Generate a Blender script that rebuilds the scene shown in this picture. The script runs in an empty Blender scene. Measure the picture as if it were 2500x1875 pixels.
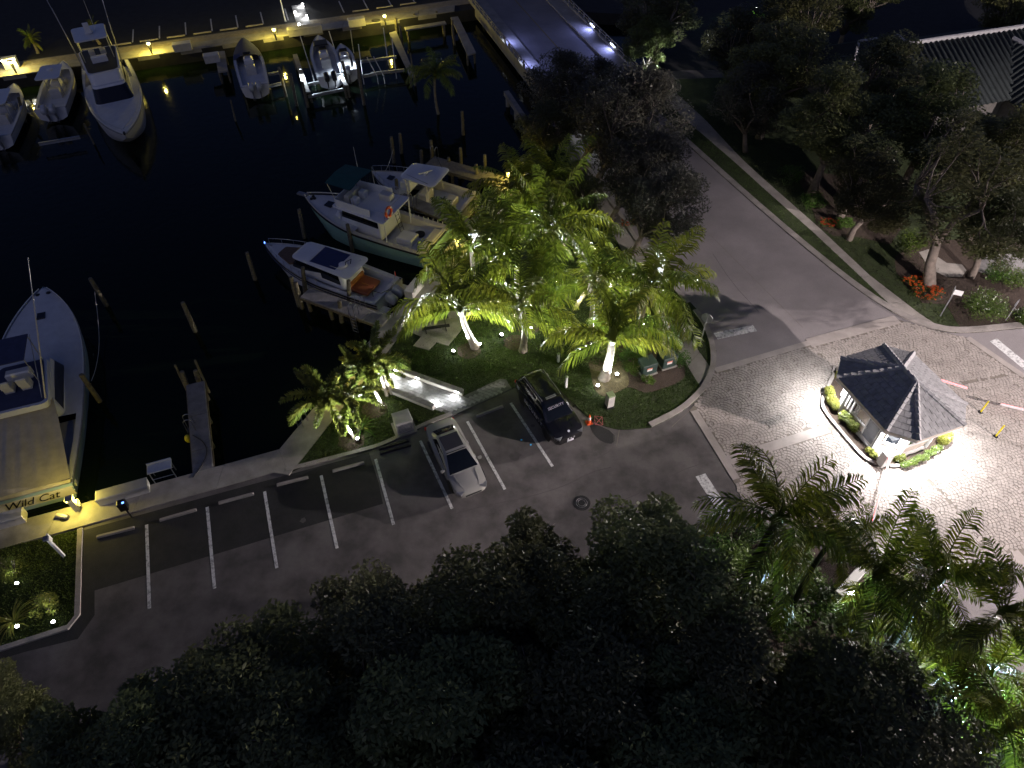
import bpy, math, random
from mathutils import Vector, Matrix
random.seed(11)
R_ = random.Random(5)
scene = bpy.context.scene
COL = scene.collection

# ---------------------------------------------------------------- camera (a drone 32 m up, looking 48 degrees down)
CAMH = 32.0
ROT = Matrix(((0.99978764, 0.02060754, 0.0), (-0.01534768, 0.7446023, -0.6673319), (-0.01375207, 0.66719019, 0.74476045)))
FPX = 1733.0
cam_data = bpy.data.cameras.new('camera')
cam_data.sensor_width = 36.0
cam_data.lens = FPX / 2500.0 * 36.0
cam_data.clip_end = 1000.0
cam = bpy.data.objects.new('camera', cam_data)
COL.objects.link(cam)
cam.matrix_world = Matrix.Translation((0, 0, CAMH)) @ ROT.to_4x4()
scene.camera = cam

# ---------------------------------------------------------------- world: a clear moonlit night sky
world = bpy.data.worlds.new('World')
scene.world = world
world.use_nodes = True
wn, wl = world.node_tree.nodes, world.node_tree.links
wn.clear()
sky = wn.new('ShaderNodeTexSky')
sky.sky_type = 'NISHITA'
sky.sun_disc = False
sky.sun_elevation = math.radians(38)
sky.sun_rotation = math.radians(200)
sky.ozone_density = 3.0
bg = wn.new('ShaderNodeBackground')
bg.inputs['Strength'].default_value = 0.0165
wo = wn.new('ShaderNodeOutputWorld')
tint = wn.new('ShaderNodeVectorMath')
tint.operation = 'MULTIPLY'
tint.inputs[1].default_value = (1.05, 0.98, 1.5)      # night air: the blue of the clear sky, deeper
wl.new(sky.outputs[0], tint.inputs[0])
wl.new(tint.outputs[0], bg.inputs['Color'])
wl.new(bg.outputs[0], wo.inputs['Surface'])
moon_d = bpy.data.lights.new('moon_fill', 'SUN')  # added soft fill, part city glow, that lifts the dark tree crowns
moon_d.energy = 0.06
moon_d.angle = math.radians(20.0)
moon_d.color = (0.75, 0.85, 1.0)
moon_fill = bpy.data.objects.new('moon_fill', moon_d)
COL.objects.link(moon_fill)
moon_fill.rotation_euler = (math.radians(52), 0, math.radians(-20))

scene.view_settings.view_transform = 'Standard'
scene.view_settings.look = 'None'
scene.view_settings.exposure = 0.0
scene.view_settings.gamma = 1.0
scene.view_settings.use_curve_mapping = False
scene.render.engine = 'CYCLES'
scene.cycles.use_denoising = True
scene.cycles.max_bounces = 5
scene.cycles.diffuse_bounces = 3
scene.cycles.glossy_bounces = 3
scene.cycles.transmission_bounces = 3
scene.cycles.sample_clamp_indirect = 4.0
scene.cycles.use_light_tree = True

WATER = -1.25
TAU = math.tau

# ---------------------------------------------------------------- helpers
def G(u, v, z=0.0):
    """the point of the horizontal plane at height z that a photograph pixel (2500 x 1875) looks at"""
    c = Vector(((u - 1250) / FPX, -(v - 937.5) / FPX, -1.0))
    w = ROT @ c
    t = (z - CAMH) / w.z
    return Vector((w.x * t, w.y * t, z))

def GL(pts, z=0.0):
    return [G(u, v, z) for u, v in pts]

def tag(o, label=None, cat=None, group=None, kind=None):
    if label: o['label'] = label
    if cat: o['category'] = cat
    if group: o['group'] = group
    if kind: o['kind'] = kind
    return o

def thing(name, label, cat, loc=(0, 0, 0), rz=0.0, group=None):
    o = bpy.data.objects.new(name, None)
    o.empty_display_size = 0.3
    COL.objects.link(o)
    o.location = loc
    o.rotation_euler = (0, 0, rz)
    return tag(o, label, cat, group)

def copy_tree(o, parent=None):
    c = o.copy()
    COL.objects.link(c)
    if parent is not None:
        c.parent = parent
    for ch in o.children:
        copy_tree(ch, c)
    return c

class MB:
    def __init__(s):
        s.v, s.f = [], []
    def add(s, vs, fs):
        n = len(s.v)
        s.v.extend([tuple(p) for p in vs])
        s.f.extend([tuple(i + n for i in f) for f in fs])
        return s
    def box(s, c, d, rz=0.0, M=None, top=1.0):
        hx, hy, hz = d[0] / 2, d[1] / 2, d[2] / 2
        pts = [(-hx, -hy, -hz), (hx, -hy, -hz), (hx, hy, -hz), (-hx, hy, -hz),
               (-hx * top, -hy * top, hz), (hx * top, -hy * top, hz), (hx * top, hy * top, hz), (-hx * top, hy * top, hz)]
        m = Matrix.Translation(c) @ (M.to_4x4() if M else Matrix.Rotation(rz, 4, 'Z'))
        return s.add([m @ Vector(p) for p in pts], [(3, 2, 1, 0), (4, 5, 6, 7), (0, 1, 5, 4), (1, 2, 6, 5), (2, 3, 7, 6), (3, 0, 4, 7)])
    def bbox(s, c, d, b=0.02, rz=0.0):
        """a box with a bevelled top edge"""
        hx, hy, hz = d[0] / 2, d[1] / 2, d[2] / 2
        m = Matrix.Translation(c) @ Matrix.Rotation(rz, 4, 'Z')
        rings = []
        for (ix, z) in ((0, -hz), (0, hz - b), (b, hz)):
            rings.append([m @ Vector(p) for p in ((-hx + ix, -hy + ix, z), (hx - ix, -hy + ix, z), (hx - ix, hy - ix, z), (-hx + ix, hy - ix, z))])
        return s.loft(rings, True, True)
    def prism(s, poly, z0, z1):
        n = len(poly)
        a = sum(poly[i][0] * poly[(i + 1) % n][1] - poly[(i + 1) % n][0] * poly[i][1] for i in range(n))
        if a < 0:
            poly = poly[::-1]
        vs = [(p[0], p[1], z0) for p in poly] + [(p[0], p[1], z1) for p in poly]
        fs = [tuple(range(n, 2 * n)), tuple(range(n - 1, -1, -1))]
        fs += [(i, (i + 1) % n, n + (i + 1) % n, n + i) for i in range(n)]
        return s.add(vs, fs)
    def sheet(s, poly, z):
        n = len(poly)
        a = sum(poly[i][0] * poly[(i + 1) % n][1] - poly[(i + 1) % n][0] * poly[i][1] for i in range(n))
        if a < 0:
            poly = poly[::-1]
        return s.add([(p[0], p[1], z) for p in poly], [tuple(range(n))])
    def loft(s, rings, closed=True, caps=True):
        n = len(rings[0])
        vs = [p for r in rings for p in r]
        fs = []
        for k in range(len(rings) - 1):
            for i in range(n if closed else n - 1):
                j = (i + 1) % n
                fs.append((k * n + i, k * n + j, (k + 1) * n + j, (k + 1) * n + i))
        if caps and closed:
            fs.append(tuple(range(n - 1, -1, -1)))
            fs.append(tuple((len(rings) - 1) * n + i for i in range(n)))
        return s.add(vs, fs)
    def tube(s, pts, r, n=8, caps=True):
        pts = [Vector(p) for p in pts]
        rings = []
        up = Vector((0, 0, 1))
        prev = None
        for i, p in enumerate(pts):
            t = (pts[min(i + 1, len(pts) - 1)] - pts[max(i - 1, 0)])
            t = t.normalized() if t.length > 1e-9 else Vector((0, 0, 1))
            if prev is None:
                a = t.cross(up)
                if a.length < 1e-3:
                    a = t.cross(Vector((1, 0, 0)))
            else:
                a = prev - t * prev.dot(t)
                if a.length < 1e-6:
                    a = t.cross(up)
            a.normalize()
            prev = a
            b = t.cross(a)
            rr = r[i] if isinstance(r, (list, tuple)) else r
            rings.append([p + a * (rr * math.cos(TAU * k / n)) + b * (rr * math.sin(TAU * k / n)) for k in range(n)])
        return s.loft(rings, True, caps)
    def lathe(s, prof, c=(0, 0, 0), n=12, M=None):
        m = Matrix.Translation(c) @ (M.to_4x4() if M else Matrix.Identity(4))
        rings = [[m @ Vector((r * math.cos(TAU * k / n), r * math.sin(TAU * k / n), z)) for k in range(n)] for r, z in prof]
        return s.loft(rings, True, True)
    def ball(s, c, r, n=8, m=5, sq=(1, 1, 1)):
        rings = []
        for k in range(m + 1):
            th = math.pi * (0.02 + 0.96 * k / m) - math.pi / 2
            rings.append([(c[0] + r * sq[0] * math.cos(th) * math.cos(TAU * i / n), c[1] + r * sq[1] * math.cos(th) * math.sin(TAU * i / n), c[2] + r * sq[2] * math.sin(th)) for i in range(n)])
        return s.loft(rings, True, True)
    def xf(s, M):
        s.v = [tuple(M @ Vector(p)) for p in s.v]
        return s
    def mesh(s, name, mat, smooth=False):
        me = bpy.data.meshes.new(name)
        me.from_pydata(s.v, [], s.f)
        if mat:
            me.materials.append(mat)
        if smooth:
            if smooth is True or smooth is False:
                me.polygons.foreach_set('use_smooth', [True] * len(me.polygons))
            else:
                me.polygons.foreach_set('use_smooth', [True] * len(me.polygons))
                try:
                    me.set_sharp_from_angle(angle=math.radians(smooth))
                except Exception:
                    pass
        me.update()
        return me
    def build(s, name, mat, parent=None, smooth=False):
        o = bpy.data.objects.new(name, s.mesh(name, mat, smooth))
        COL.objects.link(o)
        if parent is not None:
            o.parent = parent
        return o
    def solo(s, name, mat, label, cat, group=None, smooth=False, kind=None):
        """a top-level thing of one mesh: its origin goes to its base"""
        xs = [p[0] for p in s.v]; ys = [p[1] for p in s.v]; zs = [p[2] for p in s.v]
        c = Vector(((min(xs) + max(xs)) / 2, (min(ys) + max(ys)) / 2, min(zs)))
        s.v = [(p[0] - c.x, p[1] - c.y, p[2] - c.z) for p in s.v]
        o = s.build(name, mat, None, smooth)
        o.location = c
        return tag(o, label, cat, group, kind)

def share(name, me, parent, loc=(0, 0, 0), rot=(0, 0, 0), sc=1.0):
    o = bpy.data.objects.new(name, me)
    COL.objects.link(o)
    if parent is not None:
        o.parent = parent
    o.location = loc
    o.rotation_euler = rot
    o.scale = (sc, sc, sc) if not isinstance(sc, (tuple, list)) else sc
    return o

def structure(name, mb, mat, smooth=False):
    o = mb.build(name, mat, None, smooth)
    o['kind'] = 'structure'
    return o

def inside(p, poly):
    c = False
    n = len(poly)
    for i in range(n):
        a, b = poly[i], poly[(i + 1) % n]
        if (a[1] > p[1]) != (b[1] > p[1]) and p[0] < (b[0] - a[0]) * (p[1] - a[1]) / (b[1] - a[1]) + a[0]:
            c = not c
    return c

def offset_line(pts, d):
    """a polyline pushed sideways by d (to its left)"""
    out = []
    n = len(pts)
    for i in range(n):
        a, b = Vector(pts[max(i - 1, 0)][:2]), Vector(pts[min(i + 1, n - 1)][:2])
        t = (b - a).normalized()
        out.append(Vector((pts[i][0] - t.y * d, pts[i][1] + t.x * d)))
    return out

def smooth_line(pts, k=2):
    pts = [Vector(p[:2]) for p in pts]
    for _ in range(k):
        q = [pts[0]]
        for a, b in zip(pts, pts[1:]):
            q += [a.lerp(b, 0.25), a.lerp(b, 0.75)]
        q.append(pts[-1])
        pts = q
    return pts

def strip(mb, line, d0, d1, z0, z1):
    """a solid band along a line between two sideways offsets"""
    A, B = offset_line(line, d0), offset_line(line, d1)
    rings = []
    for a, b in zip(A, B):
        rings.append([(a.x, a.y, z0), (b.x, b.y, z0), (b.x, b.y, z1), (a.x, a.y, z1)])
    mb.loft(rings, True, True)
    return mb

# ---------------------------------------------------------------- materials
def nodes_of(name):
    m = bpy.data.materials.new(name)
    m.use_nodes = True
    nt = m.node_tree
    return m, nt.nodes, nt.links, nt.nodes['Principled BSDF']

def pm(name, col, rough=0.6, metal=0.0, var=0.25, scale=4.0, col2=None, bump=0.0, bscale=None, spec=0.5, coat=0.0, detail=6.0, contrast=(0.3, 0.7), fine=0.0, fscale=60.0):
    m, N, L, b = nodes_of(name)
    b.inputs['Roughness'].default_value = rough
    b.inputs['Metallic'].default_value = metal
    b.inputs['Specular IOR Level'].default_value = spec
    b.inputs['Coat Weight'].default_value = coat
    b.inputs['Coat Roughness'].default_value = 0.06
    geo = N.new('ShaderNodeNewGeometry')
    nz = N.new('ShaderNodeTexNoise')
    nz.inputs['Scale'].default_value = scale
    nz.inputs['Detail'].default_value = detail
    nz.inputs['Roughness'].default_value = 0.6
    L.new(geo.outputs['Position'], nz.inputs['Vector'])
    rp = N.new('ShaderNodeValToRGB')
    rp.color_ramp.elements[0].position, rp.color_ramp.elements[1].position = contrast
    c2 = col2 or tuple(c * (1 - var) for c in col)
    rp.color_ramp.elements[0].color = (*c2, 1)
    rp.color_ramp.elements[1].color = (*col, 1)
    L.new(nz.outputs['Fac'], rp.inputs['Fac'])
    out = rp.outputs['Color']
    if fine > 0:
        n3 = N.new('ShaderNodeTexNoise')
        n3.inputs['Scale'].default_value = fscale
        n3.inputs['Detail'].default_value = 3.0
        L.new(geo.outputs['Position'], n3.inputs['Vector'])
        mr = N.new('ShaderNodeMapRange')
        mr.inputs['From Min'].default_value, mr.inputs['From Max'].default_value = 0.3, 0.7
        mr.inputs['To Min'].default_value, mr.inputs['To Max'].default_value = 1 - fine, 1 + fine
        L.new(n3.outputs['Fac'], mr.inputs['Value'])
        mx = N.new('ShaderNodeVectorMath'); mx.operation = 'SCALE'
        L.new(out, mx.inputs[0]); L.new(mr.outputs[0], mx.inputs['Scale'])
        out = mx.outputs[0]
    L.new(out, b.inputs['Base Color'])
    if bump > 0:
        n2 = N.new('ShaderNodeTexNoise')
        n2.inputs['Scale'].default_value = bscale or scale * 6
        n2.inputs['Detail'].default_value = 5
        L.new(geo.outputs['Position'], n2.inputs['Vector'])
        bp = N.new('ShaderNodeBump')
        bp.inputs['Strength'].default_value = bump
        bp.inputs['Distance'].default_value = 0.05
        L.new(n2.outputs['Fac'], bp.inputs['Height'])
        L.new(bp.outputs[0], b.inputs['Normal'])
    return m

def leaf_mat(name, col, col2, trans=0.45, rough=0.45, scale=1.3, tcol=None):
    m, N, L, b = nodes_of(name)
    geo = N.new('ShaderNodeNewGeometry')
    nz = N.new('ShaderNodeTexNoise')
    nz.inputs['Scale'].default_value = scale
    L.new(geo.outputs['Position'], nz.inputs['Vector'])
    mixf = N.new('ShaderNodeMath'); mixf.operation = 'ADD'
    L.new(nz.outputs['Fac'], mixf.inputs[0])
    rnd = N.new('ShaderNodeMath'); rnd.operation = 'MULTIPLY_ADD'
    L.new(geo.outputs['Random Per Island'], rnd.inputs[0])
    rnd.inputs[1].default_value = 0.5
    rnd.inputs[2].default_value = -0.25
    L.new(rnd.outputs[0], mixf.inputs[1])
    rp = N.new('ShaderNodeValToRGB')
    rp.color_ramp.elements[0].position, rp.color_ramp.elements[1].position = 0.25, 0.75
    rp.color_ramp.elements[0].color = (*col2, 1)
    rp.color_ramp.elements[1].color = (*col, 1)
    L.new(mixf.outputs[0], rp.inputs['Fac'])
    oi = N.new('ShaderNodeObjectInfo')
    hv = N.new('ShaderNodeHueSaturation')
    m1 = N.new('ShaderNodeMapRange'); m1.inputs['To Min'].default_value, m1.inputs['To Max'].default_value = 0.6, 1.3
    m2 = N.new('ShaderNodeMapRange'); m2.inputs['To Min'].default_value, m2.inputs['To Max'].default_value = 0.475, 0.52
    sc_ = N.new('ShaderNodeMath'); sc_.operation = 'MULTIPLY'; sc_.inputs[1].default_value = 7.31
    fr_ = N.new('ShaderNodeMath'); fr_.operation = 'FRACT'
    L.new(oi.outputs['Random'], m1.inputs['Value']); L.new(oi.outputs['Random'], sc_.inputs[0]); L.new(sc_.outputs[0], fr_.inputs[0]); L.new(fr_.outputs[0], m2.inputs['Value'])
    L.new(m1.outputs[0], hv.inputs['Value']); L.new(m2.outputs[0], hv.inputs['Hue']); L.new(rp.outputs['Color'], hv.inputs['Color'])
    L.new(hv.outputs['Color'], b.inputs['Base Color'])
    b.inputs['Roughness'].default_value = rough
    b.inputs['Specular IOR Level'].default_value = 0.4
    tr = N.new('ShaderNodeBsdfTranslucent')
    if tcol:
        tr.inputs['Color'].default_value = (*tcol, 1)
    else:
        L.new(hv.outputs['Color'], tr.inputs['Color'])
    mx = N.new('ShaderNodeMixShader')
    mx.inputs['Fac'].default_value = trans
    L.new(b.outputs[0], mx.inputs[1]); L.new(tr.outputs[0], mx.inputs[2])
    L.new(mx.outputs[0], N['Material Output'].inputs['Surface'])
    return m

def emis(name, col, strength):
    m, N, L, b = nodes_of(name)
    b.inputs['Base Color'].default_value = (*[min(c, 0.8) for c in col], 1)
    b.inputs['Emission Color'].default_value = (*col, 1)
    b.inputs['Emission Strength'].default_value = strength
    return m

M = {}
M['lot'] = pm('pale_worn_asphalt', (0.13, 0.118, 0.113), 0.85, var=0.55, scale=0.55, contrast=(0.36, 0.62), bump=0.25, bscale=40, detail=9, fine=0.25, fscale=45)
M['road'] = pm('road_concrete', (0.26, 0.237, 0.233), 0.85, var=0.3, scale=0.3, bump=0.2, bscale=40, detail=9, fine=0.2, fscale=45)
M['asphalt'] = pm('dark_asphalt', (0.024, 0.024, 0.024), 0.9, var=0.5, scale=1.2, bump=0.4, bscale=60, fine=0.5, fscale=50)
M['stain'] = pm('oily_asphalt', (0.08, 0.072, 0.07), 0.7, var=0.3, scale=6)
M['paint'] = pm('worn_white_line_paint', (0.60, 0.60, 0.58), 0.7, var=0.6, scale=5.0, contrast=(0.36, 0.52), fine=0.25, fscale=40)
M['concrete'] = pm('quay_concrete', (0.33, 0.31, 0.27), 0.85, var=0.4, scale=1.1, bump=0.15, bscale=30, detail=10, fine=0.15)
M['dockcon'] = pm('weathered_dock_concrete', (0.27, 0.26, 0.25), 0.9, var=0.45, scale=1.6, bump=0.15, bscale=30, detail=10, fine=0.2)
M['kerb'] = pm('kerb_concrete', (0.34, 0.31, 0.28), 0.85, var=0.4, scale=1.4, bump=0.15, bscale=30, detail=8, fine=0.2)
M['walk'] = pm('sidewalk_concrete', (0.36, 0.33, 0.29), 0.88, var=0.4, scale=0.8, bump=0.12, bscale=40, detail=9, fine=0.2)
M['cobble'] = pm('stamped_cobble', (0.39, 0.35, 0.31), 0.75, var=0.35, scale=1.5, bump=0.25, bscale=25, detail=8, fine=0.2)
M['grout'] = pm('cobble_joint', (0.20, 0.175, 0.145), 0.9, var=0.3, scale=3)
M['band'] = pm('plaza_band_concrete', (0.39, 0.35, 0.315), 0.85, var=0.3, scale=1.1, fine=0.15)
M['paver'] = pm('grey_paver', (0.33, 0.32, 0.31), 0.85, var=0.45, scale=2.6, bump=0.2, bscale=30, fine=0.2)
M['paverjoint'] = pm('paver_joint', (0.14, 0.135, 0.13), 0.95)
M['brickpaver'] = pm('buff_brick_paver', (0.36, 0.31, 0.22), 0.85, var=0.35, scale=2.5, bump=0.2, bscale=30)
M['grass'] = pm('lawn_soil', (0.038, 0.058, 0.012), 0.95, var=0.55, scale=2.2, bump=0.7, bscale=45, detail=10, fine=0.55, fscale=35)
M['blade'] = leaf_mat('grass_blade', (0.075, 0.115, 0.018), (0.035, 0.06, 0.012), 0.35, 0.6, 0.8)
M['mulch'] = pm('bark_mulch', (0.075, 0.05, 0.035), 0.95, var=0.65, scale=14, bump=1.0, bscale=30, fine=0.5, fscale=50)
M['drygrass'] = pm('dry_grass_bed', (0.14, 0.115, 0.055), 0.95, var=0.55, scale=9, bump=0.9, bscale=40, fine=0.5, fscale=45)
M['wood'] = pm('weathered_timber', (0.17, 0.135, 0.085), 0.9, var=0.5, scale=5, bump=0.3, bscale=25)
M['piling'] = pm('weathered_piling', (0.20, 0.175, 0.12), 0.9, var=0.6, scale=6, bump=0.5, bscale=22)
M['deckwood'] = pm('grey_deck_boards', (0.27, 0.24, 0.18), 0.85, var=0.4, scale=4, bump=0.2)
M['gel'] = pm('white_gelcoat', (0.72, 0.72, 0.72), 0.3, var=0.12, scale=1.2, coat=0.3)
M['geldeck'] = pm('nonskid_white_deck', (0.62, 0.63, 0.64), 0.6, var=0.16, scale=2.0, fine=0.06)
M['geltan'] = pm('cream_gelcoat', (0.60, 0.56, 0.46), 0.4, var=0.15, scale=1.5)
M['hullgreen'] = pm('pale_green_hull_paint', (0.34, 0.56, 0.44), 0.35, var=0.25, scale=1.0, coat=0.2)
M['hullblue'] = pm('pale_blue_hull_paint', (0.30, 0.42, 0.52), 0.3, var=0.2, scale=1.0, coat=0.2)
M['canvasgreen'] = pm('dark_green_canvas', (0.015, 0.085, 0.075), 0.9, var=0.3, scale=3)
M['canvasblue'] = pm('navy_canvas', (0.055, 0.065, 0.125), 0.9, var=0.3, scale=3)
M['canvas'] = pm('cream_canvas_cover', (0.50, 0.45, 0.34), 0.9, var=0.25, scale=2, bump=0.3, bscale=5)
M['teak'] = pm('brown_teak', (0.16, 0.10, 0.065), 0.7, var=0.4, scale=8)
M['leather'] = pm('rust_leather', (0.33, 0.09, 0.03), 0.55, var=0.3, scale=5)
M['leather2'] = pm('orange_leather', (0.45, 0.17, 0.04), 0.55, var=0.2, scale=5)
M['glass'] = pm('dark_tinted_glass', (0.006, 0.008, 0.011), 0.06, var=0.2, spec=0.6)
M['black'] = pm('black_plastic', (0.012, 0.012, 0.013), 0.5, var=0.3)
M['rubber'] = pm('black_rubber', (0.016, 0.016, 0.016), 0.85, var=0.3)
M['steel'] = pm('brushed_steel', (0.55, 0.55, 0.56), 0.3, metal=1.0, var=0.2, scale=8)
M['alu'] = pm('dull_aluminium', (0.42, 0.43, 0.45), 0.5, metal=0.7, var=0.3, scale=5)
M['galv'] = pm('galvanised_metal', (0.30, 0.30, 0.31), 0.6, metal=0.4, var=0.3, scale=6)
M['white'] = pm('white_paint', (0.70, 0.70, 0.68), 0.5, var=0.15, scale=3)
M['boxwhite'] = pm('off_white_fibreglass', (0.56, 0.54, 0.49), 0.45, var=0.2, scale=2.5)
M['outboard'] = pm('silver_outboard_cowl', (0.45, 0.46, 0.47), 0.25, var=0.1, scale=2, coat=0.5)
M['wall'] = pm('beige_stucco', (0.56, 0.49, 0.42), 0.9, var=0.18, scale=2.5, bump=0.15, bscale=60)
M['farwall'] = pm('dim_stucco', (0.14, 0.13, 0.12), 0.9)  # stucco darkened in its colour so the house walls stay dim
M['trim'] = pm('white_trim', (0.74, 0.73, 0.71), 0.6, var=0.1)
M['tile'] = pm('grey_flat_roof_tile', (0.40, 0.395, 0.39), 0.85, var=0.4, scale=3.5, bump=0.2, bscale=40, fine=0.2)
M['ridge'] = pm('grey_ridge_tile', (0.46, 0.45, 0.445), 0.85, var=0.3, scale=3)
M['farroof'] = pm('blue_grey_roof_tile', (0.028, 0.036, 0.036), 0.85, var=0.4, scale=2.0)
M['stone'] = pm('sign_wall_stucco', (0.62, 0.58, 0.52), 0.85, var=0.15, scale=3)
M['letter'] = pm('black_sign_lettering', (0.012, 0.012, 0.012), 0.5)
M['lettergrey'] = pm('reflective_silver_lettering', (0.52, 0.50, 0.54), 0.4, var=0.1)
M['silver'] = pm('champagne_silver_paint', (0.34, 0.335, 0.305), 0.32, metal=0.1, var=0.05, scale=1, coat=0.8)
M['blackpaint'] = pm('black_car_paint', (0.008, 0.008, 0.009), 0.25, var=0.05, scale=1, coat=0.8)
M['orange'] = pm('safety_orange', (0.75, 0.11, 0.02), 0.5, var=0.12)
M['red'] = pm('red_paint', (0.60, 0.03, 0.03), 0.5, var=0.15)
M['pink'] = pm('pink_marking_paint', (0.50, 0.13, 0.13), 0.7, var=0.2)
M['yellow'] = pm('safety_yellow', (0.75, 0.62, 0.02), 0.5, var=0.1)
M['trans_green'] = pm('transformer_green', (0.022, 0.045, 0.036), 0.6, var=0.2)
M['greenlid'] = pm('sage_green_lid', (0.24, 0.30, 0.16), 0.7, var=0.2)
M['iron'] = pm('cast_iron', (0.03, 0.03, 0.03), 0.7, var=0.4, scale=12)
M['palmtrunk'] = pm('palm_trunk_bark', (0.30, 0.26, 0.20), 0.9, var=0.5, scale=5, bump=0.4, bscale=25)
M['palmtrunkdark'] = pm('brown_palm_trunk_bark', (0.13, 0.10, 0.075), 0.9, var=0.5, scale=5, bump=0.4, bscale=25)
M['bark'] = pm('grey_tree_bark', (0.20, 0.165, 0.135), 0.95, var=0.5, scale=4, bump=0.5, bscale=16)
M['frond'] = leaf_mat('coconut_frond', (0.185, 0.22, 0.02), (0.085, 0.115, 0.014), 0.30, 0.36, 0.9)
M['palmdark'] = leaf_mat('darkened_frond', (0.04, 0.052, 0.026), (0.02, 0.028, 0.014), 0.25, 0.36, 0.9)  # coconut frond darkened in its colour so unlit palms read as silhouettes
M['fronddead'] = leaf_mat('dry_frond', (0.30, 0.20, 0.05), (0.18, 0.15, 0.04), 0.4, 0.5, 0.9)
M['foxtail'] = leaf_mat('foxtail_frond', (0.20, 0.22, 0.04), (0.09, 0.12, 0.025), 0.35, 0.35, 1.2)
M['rachis'] = pm('frond_rachis', (0.34, 0.30, 0.10), 0.5, var=0.2)
M['leaf'] = leaf_mat('oak_leaf', (0.12, 0.135, 0.05), (0.095, 0.11, 0.04), 0.3, 0.45, 0.7)
M['leaf2'] = leaf_mat('mahogany_leaf', (0.12, 0.128, 0.055), (0.095, 0.10, 0.045), 0.3, 0.42, 0.7)
M['leafgrey'] = leaf_mat('pale_olive_leaf', (0.12, 0.12, 0.085), (0.075, 0.075, 0.05), 0.3, 0.45, 0.7)
M['shrub'] = leaf_mat('shrub_leaf', (0.10, 0.17, 0.03), (0.045, 0.085, 0.018), 0.3, 0.35, 1.5)
M['hedge'] = leaf_mat('golden_hedge_leaf', (0.26, 0.27, 0.05), (0.12, 0.16, 0.03), 0.3, 0.4, 1.5)
M['petal'] = leaf_mat('red_flower', (0.75, 0.06, 0.02), (0.45, 0.03, 0.01), 0.3, 0.5, 2)
M['lampwhite'] = emis('cool_white_lamp', (1.0, 0.98, 0.95), 30.0)
M['lampyellow'] = emis('yellow_dock_lamp', (1.0, 0.83, 0.30), 9.0)
M['lampblue'] = emis('blue_status_lamp', (0.10, 0.25, 1.0), 6.0)
M['led'] = emis('cool_led_strip', (0.75, 0.86, 1.0), 16.0)
M['redled'] = emis('red_led_strip', (1.0, 0.05, 0.06), 7.0)
M['whiteled'] = emis('white_led_strip', (1.0, 0.9, 0.9), 4.0)

# water
def make_water():
    m, N, L, b = nodes_of('canal_water')
    b.inputs['Base Color'].default_value = (0.003, 0.006, 0.003, 1)
    b.inputs['Roughness'].default_value = 0.07
    b.inputs['IOR'].default_value = 1.33
    b.inputs['Specular IOR Level'].default_value = 0.3
    geo = N.new('ShaderNodeNewGeometry')
    nz = N.new('ShaderNodeTexNoise')
    nz.inputs['Scale'].default_value = 1.6
    nz.inputs['Detail'].default_value = 3
    L.new(geo.outputs['Position'], nz.inputs['Vector'])
    bp = N.new('ShaderNodeBump')
    bp.inputs['Strength'].default_value = 0.32
    bp.inputs['Distance'].default_value = 0.05
    L.new(nz.outputs['Fac'], bp.inputs['Height'])
    L.new(bp.outputs[0], b.inputs['Normal'])
    return m
M['water'] = make_water()

# ---------------------------------------------------------------- lamps
def lamp(kind, name, loc, watts, col=(1, 1, 1), size=0.05, aim=None, angle=None, blend=0.5, parent=None):
    d = bpy.data.lights.new(name, kind)
    d.energy = watts
    d.color = col
    d.shadow_soft_size = size
    if kind == 'SPOT':
        d.spot_size = math.radians(angle)
        d.spot_blend = blend
    o = bpy.data.objects.new(name, d)
    COL.objects.link(o)
    o.location = loc
    if aim is not None:
        o.rotation_euler = (Vector(aim) - Vector(loc)).to_track_quat('-Z', 'Y').to_euler()
    if parent is not None:
        # keep the world place given
        o.parent = parent
        o.matrix_parent_inverse = (Matrix.Translation(parent.location) @ parent.rotation_euler.to_matrix().to_4x4()).inverted()
    return o

COOL = (0.93, 0.97, 1.0)
DOCKY = (1.0, 0.80, 0.13)
SITE = math.radians(19.0)          # the quay, the parking and the plaza all lie at this angle
AX = Vector((math.cos(SITE), math.sin(SITE)))
AY = Vector((-math.sin(SITE), math.cos(SITE)))
# ================================================================ THE SETTING
# ---- quay lines in world metres
def qo(x): return 22.52 + 0.338 * (x + 17.66)          # near quay, water edge
def qi(x): return qo(x) - 1.55                          # near quay, land edge
DG = Vector((0.4285, 0.9035))                           # the diagonal quay
DN = Vector((0.9035, -0.4285))
D0 = Vector((-13.15, 24.0))
def dg(t, off=0.0):
    p = D0 + DG * t + DN * off
    return Vector((p.x, p.y))
DEND = 32.2
def fq(x): return 85.93 + 0.3208 * (x + 6.15)           # far quay, water edge
FQA = math.atan(0.3208)
FX = Vector((math.cos(FQA), math.sin(FQA))); FY = Vector((-FX.y, FX.x))

water = MB().sheet([(-160, -60), (160, -60), (160, 240), (-160, 240)], WATER)
structure('water', water, M['water'])
near = [(-120, qo(-120) - 0.02), (-120, -45), (150, -45), (150, 70), (16, 70), (7, 63.5), (3.6, 60.5), (2.6, 55), tuple(dg(DEND) + DN * 0.02), tuple(dg(0) + DN * 0.02)]
structure('ground', MB().prism(near, -3.0, 0.0), M['lot'])
far = [(-120, fq(-120)), (-6.15, fq(-6.15)), (-2.0, 87.2), (16, 84), (16, 70.02), (150, 70.02), (150, 235), (-120, 235)]
structure('ground_across_the_canal', MB().prism(far, -3.0, -0.004), M['asphalt'])

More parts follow.
